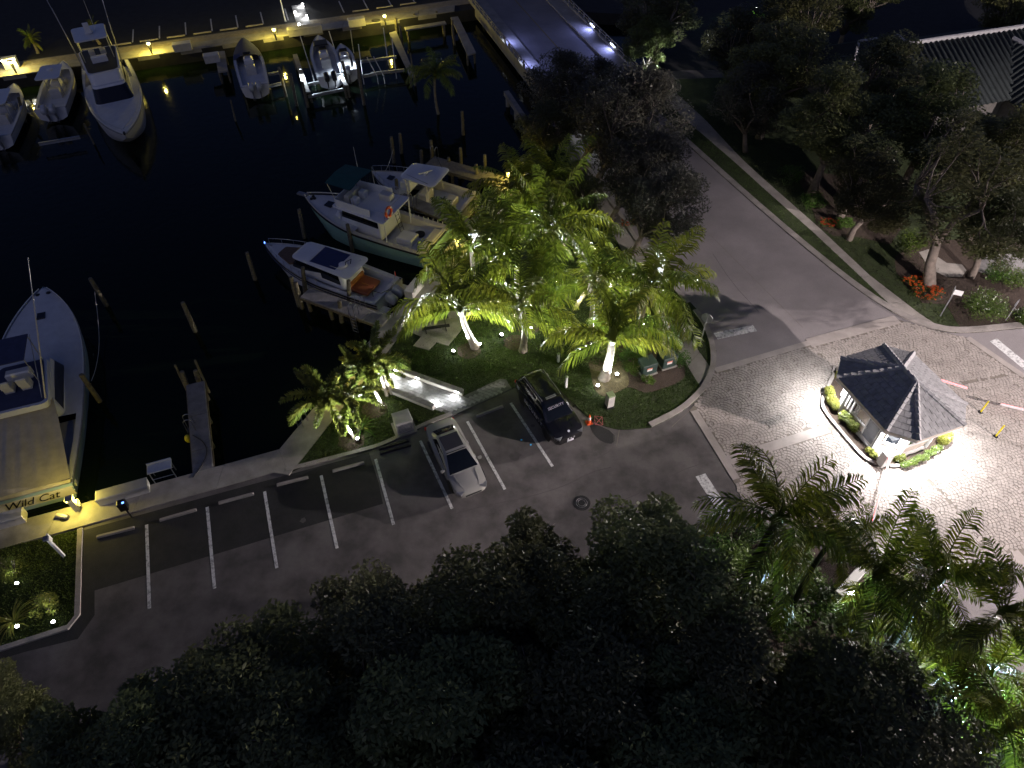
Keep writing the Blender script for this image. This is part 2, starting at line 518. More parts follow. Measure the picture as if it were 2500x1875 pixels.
# ---- the road up to the bridge
roadL = smooth_line([G(1729, 944), G(1746, 904), G(1749, 870), G(1744, 836), G(1729, 793), G(1703, 757), (10.4, 39.5), (8.4, 47), (6.2, 55), (4.3, 62.6), (3.7, 66)], 2)
roadR = smooth_line([G(2500, 801), G(2347, 817), G(2273, 804), G(2194, 774), G(2086, 705), G(1937, 584), G(1783, 449), (13.2, 62), (9.6, 72)], 2)
structure('road', MB().sheet([tuple(p) for p in roadL] + [(3.7, 66), (9.6, 72)] + [tuple(p) for p in roadR[::-1]] + [tuple(G(2362, 826)), tuple(G(2191, 781)), tuple(G(1974, 839))], 0.005), M['road'])
structure('driveway', MB().sheet([tuple(G(2362, 826)), tuple(G(2500, 801)), (48, 33), (48, 26), tuple(G(2500, 922))], 0.009), M['road'])
structure('driveway_beyond_plaza', MB().sheet([tuple(G(2250, 1455)), tuple(G(2410, 1397)), tuple(G(2500, 1360)), (45, 24), (45, 0), (18, 0)], 0.009), M['road'])
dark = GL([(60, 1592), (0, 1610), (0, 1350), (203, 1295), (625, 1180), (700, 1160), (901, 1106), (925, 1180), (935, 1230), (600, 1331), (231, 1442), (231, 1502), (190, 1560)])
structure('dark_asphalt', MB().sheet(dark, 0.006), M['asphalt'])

# ---- near quay walkway (concrete cap) and its face
mb = MB()
xs = [-60 + 4.0 * i for i in range(12)] + [-13.15]
for a, b in zip(xs, xs[1:]):
    g = 0.012
    mb.prism([(a + g, qo(a)), (b - g, qo(b)), (b - g, qi(b)), (a + g, qi(a))], -0.32, 0.075)
mb.prism([tuple(dg(0) + DN * 0.0), tuple(dg(0, 1.55) + DG * -1.15), (-13.15, qi(-13.15)), (-13.15, qo(-13.15))], -0.32, 0.075)
structure('quay_walkway', mb, M['concrete'])
mb = MB()
ts = [0.0, 4, 8, 12, 16, 20, 24, 28, DEND]
for a, b in zip(ts, ts[1:]):
    p, q, r, s_ = dg(a + 0.012), dg(b - 0.012), dg(b - 0.012, 1.55), dg(a + 0.012 - (1.15 if a == 0 else 0), 1.55)
    mb.prism([tuple(p), tuple(q), tuple(r), tuple(s_)], -0.32, 0.077)
structure('quay_walkway_by_the_piers', mb, M['concrete'])
# far quay cap and brick walk
mb = MB()
for i in range(23):
    a, b = -100 + 4.1 * i, -100 + 4.1 * (i + 1)
    mb.prism([(a + .02, fq(a)), (b - .02, fq(b)), (b - .02, fq(b) + 1.75), (a + .02, fq(a) + 1.75)], -0.35, 0.08)
structure('far_quay_walkway', mb, M['concrete'])
mb = MB()
for i in range(420):
    for j in range(5):
        s0 = -62 + i * 0.3 * 0.5 * 2 * 0.5
        if i >= 200: break
        s0 = -58.5 + i * 0.31 + (0.15 if j % 2 else 0)
        p = Vector((-6.15, fq(-6.15))) + FX * s0 + FY * (1.82 + j * 0.31)
        if s0 > 3.0: continue
        mb.box((p.x, p.y, 0.035), (0.295, 0.285, 0.07), FQA)
bw = structure('brick_walk_across_the_canal', MB().prism([tuple(Vector((-6.15, fq(-6.15))) + FX * -60 + FY * 1.72), tuple(Vector((-6.15, fq(-6.15))) + FX * 3 + FY * 1.72), tuple(Vector((-6.15, fq(-6.15))) + FX * 3 + FY * 3.45), tuple(Vector((-6.15, fq(-6.15))) + FX * -60 + FY * 3.45)], 0.0, 0.03), M['paverjoint'])
o = mb.build('brick', M['brickpaver'], bw); o['kind'] = 'stuff'

# ---- lawns
def lawn(name, poly, z=0.05, mat='grass'):
    return structure(name, MB().prism([tuple(p[:2]) for p in poly], -0.05, z), M[mat])
PATH_T0, PATH_T1 = G(946, 899), G(1131, 965)
PATH_B0, PATH_B1 = G(934, 950), G(1060, 1001)
swl = [(11.22, 28.3), (10.04, 33.0), (7.7, 43.47), (5.3, 54), (3.9, 59.5)]
islandK = smooth_line(GL([(1591, 1044), (1618, 1031), (1661, 1009), (1703, 975), (1729, 944), (1746, 904), (1749, 870), (1744, 836), (1729, 793), (1703, 757)]), 2)
lawnedge = smooth_line(GL([(1250, 949), (1335, 915), (1372, 958), (1409, 995), (1448, 1031), (1505, 1051), (1562, 1047), (1591, 1044)]), 2)
curbline = smooth_line(GL([(1591, 1044), (1618, 1031), (1661, 1009), (1703, 975), (1716, 960)]), 1)
LAWN_A = [tuple(PATH_T0[:2])] + [tuple(dg(t, 1.57)) for t in (9.6, 20, DEND)] + [(3.2, 60)] + [tuple(p) for p in swl[::-1]] + [tuple(p) for p in curbline[::-1]] + [tuple(p) for p in lawnedge[::-1][1:]] + [tuple(p[:2]) for p in GL([(1235, 927), (1221, 926), (1131, 967)])]
lawn('lawn', LAWN_A)
swr = [(12.25, 29.5), (11.35, 32.4), (9.05, 43.7), (6.6, 54), (5.0, 60)]
LAWN_B = [tuple(p) for p in swr] + [tuple(p) for p in roadL[::-1] if 29.6 < p.y < 61]
lawn('lawn_verge_by_stop_sign', LAWN_B)
TRI = [tuple(dg(-0.9, 1.57)), tuple(dg(7.8, 1.57)), tuple(PATH_B0[:2]), tuple(PATH_B1[:2])] + [tuple(p[:2]) for p in GL([(1098, 1012), (1054, 1033), (941, 1087), (898, 1101), (714, 1147)])]
lawn('lawn_triangle', TRI)
LG = [tuple(p[:2]) for p in GL([(-80, 1362), (0, 1341), (200, 1293), (195, 1502), (166, 1538), (0, 1592), (-80, 1615)])]
lawn('lawn_left_garden', LG)
swRl = [G(2273, 800), G(2191, 763), G(2082, 659), G(1978, 562), G(1884, 479), G(1798, 401), (16.2, 60), (13.5, 68)]
swRr = [G(2290, 797), G(2273, 789), G(2123, 674), G(2000, 558), G(1866, 440), G(1809, 388), (17.9, 60), (15.2, 68)]
VERGE = [tuple(p[:2]) for p in swRl[1:]] + [tuple(p) for p in roadR if 34.2 < p.y < 69][::-1]
lawn('lawn_verge_by_road', VERGE)
RG = [tuple(p[:2]) for p in swRr[1:]] + [(60, 70), (60, 34)] + [tuple(p) for p in roadR if p.x > 27.2 and p.y < 34]
lawn('lawn_right_garden', RG)
def zb(pts, ox, oy, s): return [G(ox + x * s, oy + y * s) for x, y in pts]
BED = zb([(250, 450), (300, 700), (330, 850), (400, 980), (520, 1040), (650, 1010), (800, 930), (920, 870), (1020, 900), (1150, 960), (1300, 965), (1520, 900), (1720, 820), (1850, 740), (1890, 640), (1870, 520), (1750, 350), (1600, 200), (1300, 100), (900, 50), (500, 0), (200, 100), (50, 300)], 1400, 820, .1446)
BED = [tuple(p[:2]) for p in smooth_line(BED + [BED[0]], 1)]
structure('mulch_bed', MB().prism(BED, 0.0, 0.06), M['mulch'])
DRY = zb([(250, 450), (300, 700), (330, 850), (400, 980), (520, 1040), (650, 1010), (800, 930), (920, 868), (940, 760), (900, 600), (800, 420), (450, 380)], 1400, 820, .1446)
DRY = [tuple(p[:2]) for p in smooth_line(DRY + [DRY[0]], 1)]
structure('dry_grass_bed', MB().prism(DRY, 0.0, 0.066), M['drygrass'])
RB = [tuple(p[:2]) for p in zb([(1360, 880), (1370, 980), (1450, 1080), (1540, 1180), (1700, 1190), (1760, 1300), (1800, 1345), (2000, 1360), (2250, 1310), (2500, 1200), (2500, 820), (1900, 760), (1500, 780)], 1675, 300, .3736)]
structure('mulch_bed_under_tree', MB().prism(RB, 0.0, 0.062), M['mulch'])
RB2 = [tuple(p[:2]) for p in zb([(820, 560), (860, 680), (960, 740), (1130, 750), (1330, 800), (1400, 700), (1300, 500), (1000, 350), (700, 300)], 1675, 300, .3736)]
structure('mulch_bed_by_sidewalk', MB().prism(RB2, 0.0, 0.0625), M['mulch'])
for c in ((1145, 858), (1258, 838), (1290, 800), (915, 1000), (858, 1078)):
    p = G(*c)
    structure('mulch_ring', MB().prism([(p.x + 0.75 * math.cos(TAU * k / 16) * (1 + .1 * math.sin(3 * k)), p.y + 0.7 * math.sin(TAU * k / 16)) for k in range(16)], 0.0, 0.064), M['mulch'])

# ---- grass blades (stuff): short tufts on the lawns
def blades(name, poly, n, h, seed, zbase=0.045):
    rr = random.Random(seed)
    x0, x1 = min(p[0] for p in poly), max(p[0] for p in poly)
    y0, y1 = min(p[1] for p in poly), max(p[1] for p in poly)
    mb = MB()
    c = 0
    while c < n:
        x, y = rr.uniform(x0, x1), rr.uniform(y0, y1)
        c += 1
        if not inside((x, y), poly): continue
        if poly is LAWN_A and (inside((x, y), BED)): continue
        if poly is RG and (inside((x, y), RB) or inside((x, y), RB2)): continue
        a = rr.uniform(0, TAU); w = rr.uniform(0.02, 0.045); hh = h * rr.uniform(0.5, 1.4)
        lx, ly = rr.uniform(-.05, .05), rr.uniform(-.05, .05)
        dx, dy = math.cos(a) * w, math.sin(a) * w
        n0 = len(mb.v)
        mb.v += [(x - dx, y - dy, zbase), (x + dx, y + dy, zbase), (x + lx, y + ly, zbase + hh)]
        mb.f.append((n0, n0 + 1, n0 + 2))
    o = mb.build(name, M['blade'])
    tag(o, None, None, None, 'stuff')
    return o
LA_S = [p for p in LAWN_A]
tag(blades('grass', LAWN_A, 150000, 0.06, 3), 'short mown grass of the lawn under the palms', 'grass')
tag(blades('grass', LAWN_B, 26000, 0.06, 4), 'mown grass around the stop sign', 'grass')
tag(blades('grass', VERGE, 40000, 0.06, 5), 'grass strip between road and sidewalk', 'grass')
tag(blades('grass', [p for p in RG if p[0] < 60], 30000, 0.07, 6), 'grass between the beds of the right garden', 'grass')
tag(blades('grass', TRI, 22000, 0.06, 7), 'grass of the triangular lawn beside the small palms', 'grass')
tag(blades('grass', LG, 26000, 0.07, 8), 'grass of the dark garden at the left edge', 'grass')

# ---- kerbs
def kerb(name, line, w, h=0.12):
    mb = strip(MB(), line, 0, w, 0.0, h)
    return structure(name, mb, M['kerb'])
kerb('kerb', islandK, 0.34)
kerb('kerb_along_road', roadR, -0.5, 0.10)
kerb('kerb_left_of_road', [p for p in roadL if p.y > 35.2], 0.32)
kerb('kerb_of_triangle', smooth_line(GL([(700, 1152), (898, 1101), (941, 1087), (1054, 1033), (1105, 1014)]), 1), 0.24, 0.09)
kerb('kerb_of_left_garden', GL([(203, 1290), (197, 1502), (168, 1538), (0, 1592), (-80, 1615)]), -0.24, 0.11)
kerb('kerb_below_palms', smooth_line(GL([(1755, 1300), (1795, 1287), (1840, 1281), (1900, 1287), (1960, 1310)]), 1), 0.3, 0.12)

# ---- sidewalks of separate slabs
def slab_walk(name, left, right, n, z=0.055):
    root = structure(name, MB().prism([tuple(p[:2]) for p in left] + [tuple(p[:2]) for p in right[::-1]], 0.0, z - 0.012), M['grout'])
    def along(line, t):
        L = [0.0]
        for a, b in zip(line, line[1:]):
            L.append(L[-1] + (Vector(b[:2]) - Vector(a[:2])).length)
        d = t * L[-1]
        for i in range(len(line) - 1):
            if d <= L[i + 1] + 1e-9:
                f = (d - L[i]) / max(L[i + 1] - L[i], 1e-9)
                return Vector(line[i][:2]).lerp(Vector(line[i + 1][:2]), f)
        return Vector(line[-1][:2])
    for i in range(n):
        e = 0.0045 / n * 2
        a, b = i / n + e, (i + 1) / n - e
        q = [along(left, a), along(left, b), along(right, b), along(right, a)]
        dz = R_.uniform(-0.004, 0.004)
        MB().prism([tuple(p) for p in q], 0.002, z + dz).build('slab', M['walk'], root)
    return root
slab_walk('sidewalk', swRl, swRr, 26)
slab_walk('sidewalk_by_stop_sign', swl, swr, 20)
# small walk inside the right garden
structure('garden_path', MB().prism([tuple(p[:2]) for p in zb([(1520, 850), (1590, 960), (1700, 1010), (1800, 1010), (1830, 970), (1800, 930), (1700, 920), (1640, 880), (1580, 830)], 1675, 300, .3736)], 0, 0.075), M['walk'])

# ---- picnic pad
PAD = [tuple(p[:2]) for p in zb([(1060, 110), (1160, 155), (1090, 235), (1225, 272), (1290, 205), (1395, 232), (1510, 90), (1560, -60), (1200, -120)], 700, 780, .2833)]
structure('picnic_pad', MB().prism(PAD, 0.0, 0.09), M['walk'])

# ---- paver path with low walls
PATHP = [tuple(p[:2]) for p in [PATH_T0, G(1133, 967), G(1221, 926), G(1235, 927), G(1250, 950), G(1105, 1015), PATH_B1, PATH_B0]]
pp = structure('paver_path', MB().prism(PATHP, 0.0, 0.052), M['paverjoint'])
pdir = (Vector(PATH_T1[:2]) - Vector(PATH_T0[:2])).normalized(); pnor = Vector((-pdir.y, pdir.x))
pang = math.atan2(pdir.y, pdir.x)
pme = MB().bbox((0, 0, 0.033), (0.35, 0.215, 0.066), 0.012).mesh('paver', M['paver'])
cnt = 0
o0 = Vector(PATH_B0[:2])
for j in range(-14, 30):
    for i in range(-6, 40):
        p = o0 + pdir * (i * 0.362 + (0.181 if j % 2 else 0)) + pnor * (j * 0.227)
        ok = all(inside(tuple(p + pdir * a + pnor * b), PATHP) for a, b in ((0.15, 0.09), (-0.15, 0.09), (0.15, -0.09), (-0.15, -0.09)))
        if ok and cnt < 300:
            share('paver', pme, pp, (p.x, p.y, 0.002 + R_.uniform(0, .004)), (0, 0, pang + R_.uniform(-.012, .012)))
            cnt += 1
def low_wall(label, a, b, side, lights, watts):
    a, b = Vector(a[:2]), Vector(b[:2])
    d = (b - a); L = d.length; d.normalize(); ang = math.atan2(d.y, d.x); n = Vector((-d.y, d.x)) * side
    root = thing('low_wall', label, 'wall', (a.x, a.y, 0), ang)
    MB().box((L / 2, 0, 0.17), (L, 0.24, 0.34)).build('body', M['stone'], root)
    k = int(L / 0.42)
    cme = MB().bbox((0, 0, 0.375), (L / k - 0.012, 0.32, 0.07), 0.015).mesh('cap_stone', M['paver'])
    for i in range(k):
        share('cap_stone', cme, root, ((i + 0.5) * L / k, 0, 0))
    for t in lights:
        sy = (0.125) * side
        MB().box((L * t, sy, 0.24), (0.26, 0.02, 0.09)).build('wall_light', M['lampwhite'], root)
        p = a + d * (L * t) + n * 0.22
        lamp('SPOT', 'wall_light_lamp', (p.x, p.y, 0.27), watts, COOL, 0.05, (p.x + n.x * 0.6, p.y + n.y * 0.6, -0.1), 150, 0.6)
    return root
low_wall('low stone-capped wall along the lawn side of the lit paver path', PATH_T0 + Vector((0, 0, 0)), PATH_T1, -1, (0.13, 0.42, 0.93), 110)
low_wall('low stone-capped wall beside the triangular lawn and paver path', PATH_B0, PATH_B1, 1, (0.12, 0.96), 110)

# ---- plaza of stamped fans
PLAZA = [tuple(p[:2]) for p in ([G(1729, 944), G(1746, 905), G(1974, 838), G(2191, 780), G(2273, 805), G(2362, 825), G(2500, 920), Vector((33.0, 26)), Vector((31, 19.2)), G(2500, 1360), G(2460, 1375), G(2410, 1396), G(2250, 1455), G(1960, 1310), G(1840, 1281), G(1788, 1170), G(1768, 1125), G(1683, 1003)])]
plaza = structure('plaza', MB().prism(PLAZA, -0.02, 0.012), M['grout'])
BANDS = [  # concrete bands: centre line, half width
    (G(1974, 838), G(2191, 780), 0.38), (G(1746, 905), G(1974, 838), 0.2), (G(1694, 1003), G(1797, 1170), 0.22), (G(1777, 1124), G(2020, 1047), 0.3), (G(2244, 1147), G(2460, 1375), 0.05),
    (G(2250, 1455), G(2500, 1360), 0.4), (G(2362, 825), G(2500, 920), 0.2), (G(1974, 838), G(2040, 905), 0.05), (G(2244, 955), G(2460, 915), 0.05)]
for i, (a, b, w) in enumerate(BANDS):
    a, b = Vector(a[:2]), Vector(b[:2]); d = (b - a).normalized(); n = Vector((-d.y, d.x)) * w
    if w > 0.1:
        MB().prism([tuple(a - n), tuple(b - n), tuple(b + n), tuple(a + n)], 0.0, 0.030 + 0.0012 * i).build('band', M['band'], plaza)
ISLAND = smooth_line(GL([(2040, 900), (2022, 930), (2011, 958), (2000, 981), (2004, 1005), (2045, 1055), (2090, 1108), (2114, 1130), (2150, 1142), (2193, 1146), (2234, 1135), (2285, 1112), (2307, 1095)]) + [Vector((24.6, 24.6)), Vector((23.5, 28.2)), Vector((21.5, 29.3)), Vector((19.6, 28.9))], 2)
ISL = [tuple(p) for p in ISLAND]
def near_band(p):
    for a, b, w in BANDS:
        a, b = Vector(a[:2]), Vector(b[:2]); d = b - a; t = max(0, min(1, (p - a).dot(d) / d.length_squared))
        if (p - (a + d * t)).length < w + (0.06 if w > .1 else 0.0): return True
    return False
FR = 1.1
stones = []
RINGS = 6
fanrot = Matrix.Rotation(SITE - math.pi / 2 + 0.35, 2)
for j in range(-60, 61):
    for i in range(-20, 21):
        c = Vector((i * 2 * FR + (FR if j % 2 else 0), j * FR * 0.5))
        cw = Vector((21.5, 25)) + fanrot @ c
        if not (8 < cw.x < 36 and 12 < cw.y < 36): continue
        for k in range(RINGS):
            r0, r1 = FR * k / RINGS + 0.009, FR * (k + 1) / RINGS - 0.009
            m = max(3, int(round(TAU * (r0 + r1) / 2 / 0.205)))
            for q in range(m):
                a0, a1 = TAU * q / m, TAU * (q + 1) / m
                rm = (r0 + r1) / 2; am = (a0 + a1) / 2
                p = Vector((rm * math.cos(am), rm * math.sin(am)))
                if (p - Vector((FR, -FR / 2))).length < FR * .945 or (p - Vector((-FR, -FR / 2))).length < FR * .945 or (p - Vector((0, -FR))).length < FR * .945: continue
                w = cw + fanrot @ p
                if not inside(tuple(w), PLAZA) or inside(tuple(w), ISL) or near_band(w): continue
                ga = 0.009 / max(rm, 0.1)
                quad = [(r0, a0 + ga), (r1, a0 + ga), (r1, a1 - ga), (r0, a1 - ga)]
                stones.append((w, [cw + fanrot @ Vector((r * math.cos(a), r * math.sin(a))) for r, a in quad]))
stones.sort(key=lambda s: (s[0] - Vector((20.0, 19.0))).length)
rest = MB()
for n_, (w, q) in enumerate(stones):
    h = 0.028 + R_.uniform(-0.005, 0.005)
    top = [Vector(p).lerp(w, 0.07) for p in q]
    vs = [(p.x, p.y, 0.010) for p in q] + [(p.x, p.y, h) for p in top]
    fs = [(4, 5, 6, 7), (0, 1, 5, 4), (1, 2, 6, 5), (2, 3, 7, 6), (3, 0, 4, 7)]
    if n_ < 300:
        MB().add(vs, fs).build('cobble', M['cobble'], plaza)
    else:
        rest.add(vs, fs)
o = rest.build('cobble_field', M['cobble'], plaza); o['kind'] = 'stuff'

# ---- guard island
gi = structure('traffic_island', MB().prism(ISL, 0.0, 0.16), M['mulch'])
strip(MB(), ISLAND + [ISLAND[0]], 0.0, 0.2, 0.0, 0.19).build('kerb_ring', M['kerb'], gi)
MB().prism([tuple(p[:2]) for p in GL([(2106, 1065), (2150, 1030), (2230, 1040), (2235, 1100), (2180, 1115), (2140, 1122)], 0.17)], 0.1, 0.175).build('doorstep', M['walk'], gi)

# ---- painted lines
def line_mark(name, a, b, w, z=0.011, mat='paint'):
    a, b = Vector(a[:2]), Vector(b[:2]); d = (b - a).normalized(); n = Vector((-d.y, d.x)) * w / 2
    return structure(name, MB().sheet([tuple(a - n), tuple(b - n), tuple(b + n), tuple(a + n)], z), M[mat])
for a, b in [((358, 1281), (365, 1486)), ((506, 1238), (524, 1437)), ((646, 1200), (676, 1387)), ((784, 1161), (823, 1339)), ((917, 1121), (961, 1281)), ((1026, 1076), (1104, 1242)), ((1141, 1029), (1233, 1195)), ((1247, 984), (1349, 1139))]:
    line_mark('parking_line', G(*a), G(*b), 0.16)
line_mark('stop_line', G(1747, 821), G(1843, 801), 0.6)
line_mark('stop_line', G(1710, 1160), G(1788, 1280), 0.6)
line_mark('stop_line', G(2425, 830), G(2510, 900), 0.6, 0.013)
for a, b in [((-70, 1385), (-60, 1600))]:
    line_mark('parking_line', G(*a), G(*b), 0.16)
for k in range(7):
    p = Vector((-6.15, fq(-6.15))) + FX * (-34.5 + 2.78 * k * 1.0) + FY * 4.3
    q = p + FY * 3.6
    line_mark('far_parking_line', p, q, 0.14, 0.006)
for k in range(5):
    p = Vector((-6.15, fq(-6.15))) + FX * (-11.5 + 2.78 * k) + FY * 4.3
    line_mark('far_parking_line', p, p + FY * 3.6, 0.14, 0.006)
# ---- seams and patches on the road
for a, b in [((1735, 575), (1960, 800)), ((1683, 1003), (1640, 1042)), ((1512, 1049), (1505, 1090))]:
    line_mark('pavement_joint', G(*a), G(*b), 0.03, 0.0085, 'grout')
for k_, (u_, v_, r_) in enumerate([(1235, 1042, .4), (1258, 1115, .42), (1205, 1030, .2), (1085, 1160, .15), (740, 1270, .2), (1300, 1040, .15)]):
    c_ = G(u_, v_); rr_ = random.Random(k_)
    structure('oil_stain', MB().sheet([(c_.x + r_ * rr_.uniform(.55, 1.1) * math.cos(TAU * q / 14), c_.y + r_ * rr_.uniform(.5, 1.0) * math.sin(TAU * q / 14)) for q in range(14)], 0.0092 + .0004 * k_), M['stain'])
for pts_ in ([(1100, 1260), (1180, 1235), (1290, 1215), (1380, 1185), (1440, 1150), (1490, 1140)], [(1420, 1280), (1500, 1235), (1590, 1190), (1660, 1150), (1720, 1130)], [(1500, 1060), (1502, 1090), (1480, 1110), (1420, 1135)], [(1740, 620), (1790, 690), (1850, 760)]):
    ln_ = [G(u_ + R_.uniform(-3, 3), v_ + R_.uniform(-3, 3)) for u_, v_ in pts_]
    structure('crack', strip(MB(), smooth_line(ln_, 1), -.012, .012, .004, .0088), M['stain'])
structure('oil_patch', MB().sheet([tuple(p[:2]) for p in smooth_line(GL([(1452, 1035), (1500, 1056), (1500, 1085), (1470, 1080), (1448, 1060), (1440, 1040)]), 1)], 0.0085), M['asphalt'])
# ================================================================ VEGETATION
DOWN = Vector((0, 0, -1))
def frond_mesh(name, L, elev, droop, n, leaf, seed, mat, plume=False, width=0.062):
    rr = random.Random(seed)
    K = 14
    pts = [Vector((0, 0, 0))]; tans = []
    for k in range(K):
        s = (k + 0.5) / K
        a = math.radians(elev - droop * s ** 1.25)
        t = Vector((math.cos(a), 0, math.sin(a)))
        tans.append(t)
        pts.append(pts[-1] + t * (L / K))
    mb = MB()
    mb.tube(pts, [0.045 * L / 4 * (1 - 0.9 * i / K) + 0.004 for i in range(K + 1)], 5)
    def at(s):
        x = min(s * K, K - 1e-6); i = int(x); f = x - i
        return pts[i].lerp(pts[i + 1], f), tans[i]
    for i in range(n):
        for side in ((-1, 1) if not plume else (-1, 1, -1, 1)):
            s = 0.10 + 0.90 * (i + rr.random() * 0.8) / n
            p, t = at(min(s, 0.999))
            if rr.random() < (0.07 if not plume else 0): continue
            prof = (0.50 + 0.85 * math.sin(math.pi * min(1, 0.12 + 0.78 * s))) / 1.35
            if s > 0.85: prof *= 1 - (s - 0.85) * 2.6
            l = leaf * prof * rr.uniform(0.85, 1.1)
            Y = Vector((0, side, 0)); N = t.cross(Vector((0, 1, 0))) * -1
            if N.z < 0: N = -N
            if plume:
                ro = rr.uniform(-1.2, 1.3)
                d = (Y * math.cos(ro) + N * math.sin(ro)) * 0.85 + t * 0.5
            else:
                d = Y * 0.74 + t * 0.66 + N * rr.uniform(-0.05, 0.15) + DOWN * rr.uniform(0.05, 0.5) + t * rr.uniform(-.12, .12)
            d.normalize()
            tip_d = (d + DOWN * (0.95 if not plume else 0.15) * rr.uniform(0.6, 1.3)).normalized()
            w = t * (width * (0.6 + 0.5 * prof))
            m = p + d * (l * 0.5); e = m + tip_d * (l * 0.5)
            n0 = len(mb.v)
            mb.v += [tuple(p - w * 0.5), tuple(p + w * 0.5), tuple(m + w * 0.8), tuple(m - w * 0.8), tuple(e)]
            mb.f += [(n0, n0 + 1, n0 + 2, n0 + 3), (n0 + 3, n0 + 2, n0 + 4)]
    return mb.mesh(name, mat)

ELEVS = [(82, 35), (68, 60), (52, 78), (36, 82), (18, 75), (2, 70), (-22, 55), (-48, 30)]
COCO = [[frond_mesh('frond', 4.2, e + dv, d + dd, 33, 1.08, 100 * i + j, M['frond']) for j, (dv, dd) in enumerate(((0, 0), (6, 14), (-6, -8)))] for i, (e, d) in enumerate(ELEVS)]
DEAD = [frond_mesh('frond', 3.9, -52, 25, 44, 0.85, 901, M['fronddead']), frond_mesh('frond', 3.9, -30, 50, 44, 0.9, 902, M['fronddead'])]
FOXE = [(70, 40), (45, 85), (20, 95), (-5, 70)]
FOX = [[frond_mesh('frond', 2.35, e + dv, d, 46, 0.36, 300 + 10 * i + j, M['foxtail'], True, 0.045) for j, dv in enumerate((0, 8))] for i, (e, d) in enumerate(FOXE)]

def trunk_mesh(base, top, r0, r1, seed, bulge=1.5, mat='palmtrunk', bend=0.3):
    rr = random.Random(seed)
    b, t = Vector(base), Vector(top)
    side = Vector((rr.uniform(-1, 1), rr.uniform(-1, 1), 0)) * bend
    n = max(12, int((t - b).length * 7))
    pts, rad = [], []
    for i in range(n + 1):
        s = i / n
        pts.append(b.lerp(t, s) + side * math.sin(math.pi * s) * 0.6)
        r = r0 * (1 - s) + r1 * s
        r *= 1 + (bulge - 1) * math.exp(-s * (t - b).length * 2.4)
        rad.append(r * (1.05 if i % 2 else 0.96))
    return MB().tube(pts, rad, 10)

palm_count = 0
def palm(label, u, v, h, scale, spec, seed, group, lean=(0, 0), r=0.17, yaw0=0.0, trunk='palmtrunk', dead=0, name='coconut_palm', zbase=0.05, fox=False, bulge=1.55, clear=0.0):
    """heart of the crown at photograph pixel (u, v), h metres up"""
    rr = random.Random(seed)
    hp = G(u, v, h)
    base = Vector((hp.x + lean[0], hp.y + lean[1], zbase))
    root = thing(name, label, 'palm tree', base, 0, group)
    top = hp - base
    trunk_mesh((0, 0, -0.05), top, r, r * 0.72, seed, bulge, trunk).build('trunk', M[trunk], root, True)
    MB().lathe([(r * 0.75, -0.5), (r * 1.25, -0.15), (r * 1.3, 0.1), (r * 0.7, 0.45), (0.03, 0.9)], top, 9).build('crownshaft', M['frond'] if not fox else M['foxtail'], root, True)
    lib = FOX if fox else COCO
    k = 0
    for e, cnt in spec:
        for q in range(cnt):
            me = rr.choice(lib[e])
            yaw = yaw0 + TAU * (q + 0.5 * (e % 2)) / cnt + rr.uniform(-0.28, 0.28) + e * 0.7
            if clear and e >= 3 and abs((yaw + math.pi / 2 + math.pi) % TAU - math.pi) < clear: continue
            rad = r * 0.5
            share('frond', me, root, top + Vector((math.cos(yaw) * rad, math.sin(yaw) * rad, 0.15 - 0.06 * e)), (rr.uniform(-.4, .4), 0, yaw), scale * rr.uniform(0.82, 1.15))
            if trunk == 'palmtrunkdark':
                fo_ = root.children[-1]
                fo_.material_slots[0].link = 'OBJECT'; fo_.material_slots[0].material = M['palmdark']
            k += 1
    for q in range(dead):
        yaw = rr.uniform(0, TAU)
        share('frond', rr.choice(DEAD), root, top + Vector((0, 0, -0.2)), (0, 0, yaw), scale * 0.9)
    return root, base, hp

FULL = [(0, 2), (1, 3), (2, 3), (3, 4), (4, 4), (5, 4), (6, 2)]
GP = 'coconut palms lit from below on the lawn'
palm('coconut palm with white-lit trunk beside the picnic table', 1122, 752, 3.6, 1.02, FULL + [(4, 3)], 1, GP, (0.75, 0.25), 0.22, 0.4, clear=1.0)
palm('coconut palm with two lit trunks over the lawn behind the security car', 1272, 742, 3.8, 1.0, FULL, 2, GP, (0.1, -0.2), 0.2, 1.5, clear=0.8)
palm('coconut palm with dark upright fronds at the middle of the grove', 1262, 640, 4.8, 1.05, FULL, 3, GP, (0.2, 0.2), 0.19, 2.3)
palm('coconut palm with a tall pale spear in front of the green trawler', 1150, 600, 4.6, 1.0, FULL, 4, GP, (0.3, 0.1), 0.19, 0.9)
palm('tallest coconut palm, farthest up the grove towards the canal trees', 1340, 555, 6.0, 1.12, FULL, 5, GP, (0.2, -0.1), 0.2, 0.2)
palm('coconut palm with thick ringed white trunk in the dry grass bed', 1496, 822, 3.9, 0.98, [(0, 2), (1, 2), (2, 3), (3, 4), (4, 4), (5, 6), (6, 3)], 6, GP, (-0.15, 0.35), 0.27, 0.15, clear=1.0)
palm('coconut palm behind the shrub bed with weathered bare trunk', 1452, 690, 4.6, 0.95, FULL, 7, GP, (0.1, 0.1), 0.17, 0.5, dead=1)
palm('coconut palm nearest the stop sign with drooping fronds', 1590, 700, 5.0, 1.0, [(0, 2), (1, 3), (2, 4), (3, 5), (4, 5), (5, 4), (6, 4)], 8, GP, (-0.3, -0.2), 0.18, 1.1, dead=2)
palm('coconut palm between the planked pier and the road', 1270, 470, 3.6, 0.95, FULL, 9, GP, (0.2, 0.1), 0.18, 2.0)
palm('coconut palm with dark crown beside the planked pier lamp', 1345, 440, 5.2, 0.9, FULL, 10, GP, (0.2, 0.2), 0.18, 0.8)
FXS = [(0, 3), (1, 5), (2, 5), (3, 3)]
GF = 'small bushy palms by the quay'
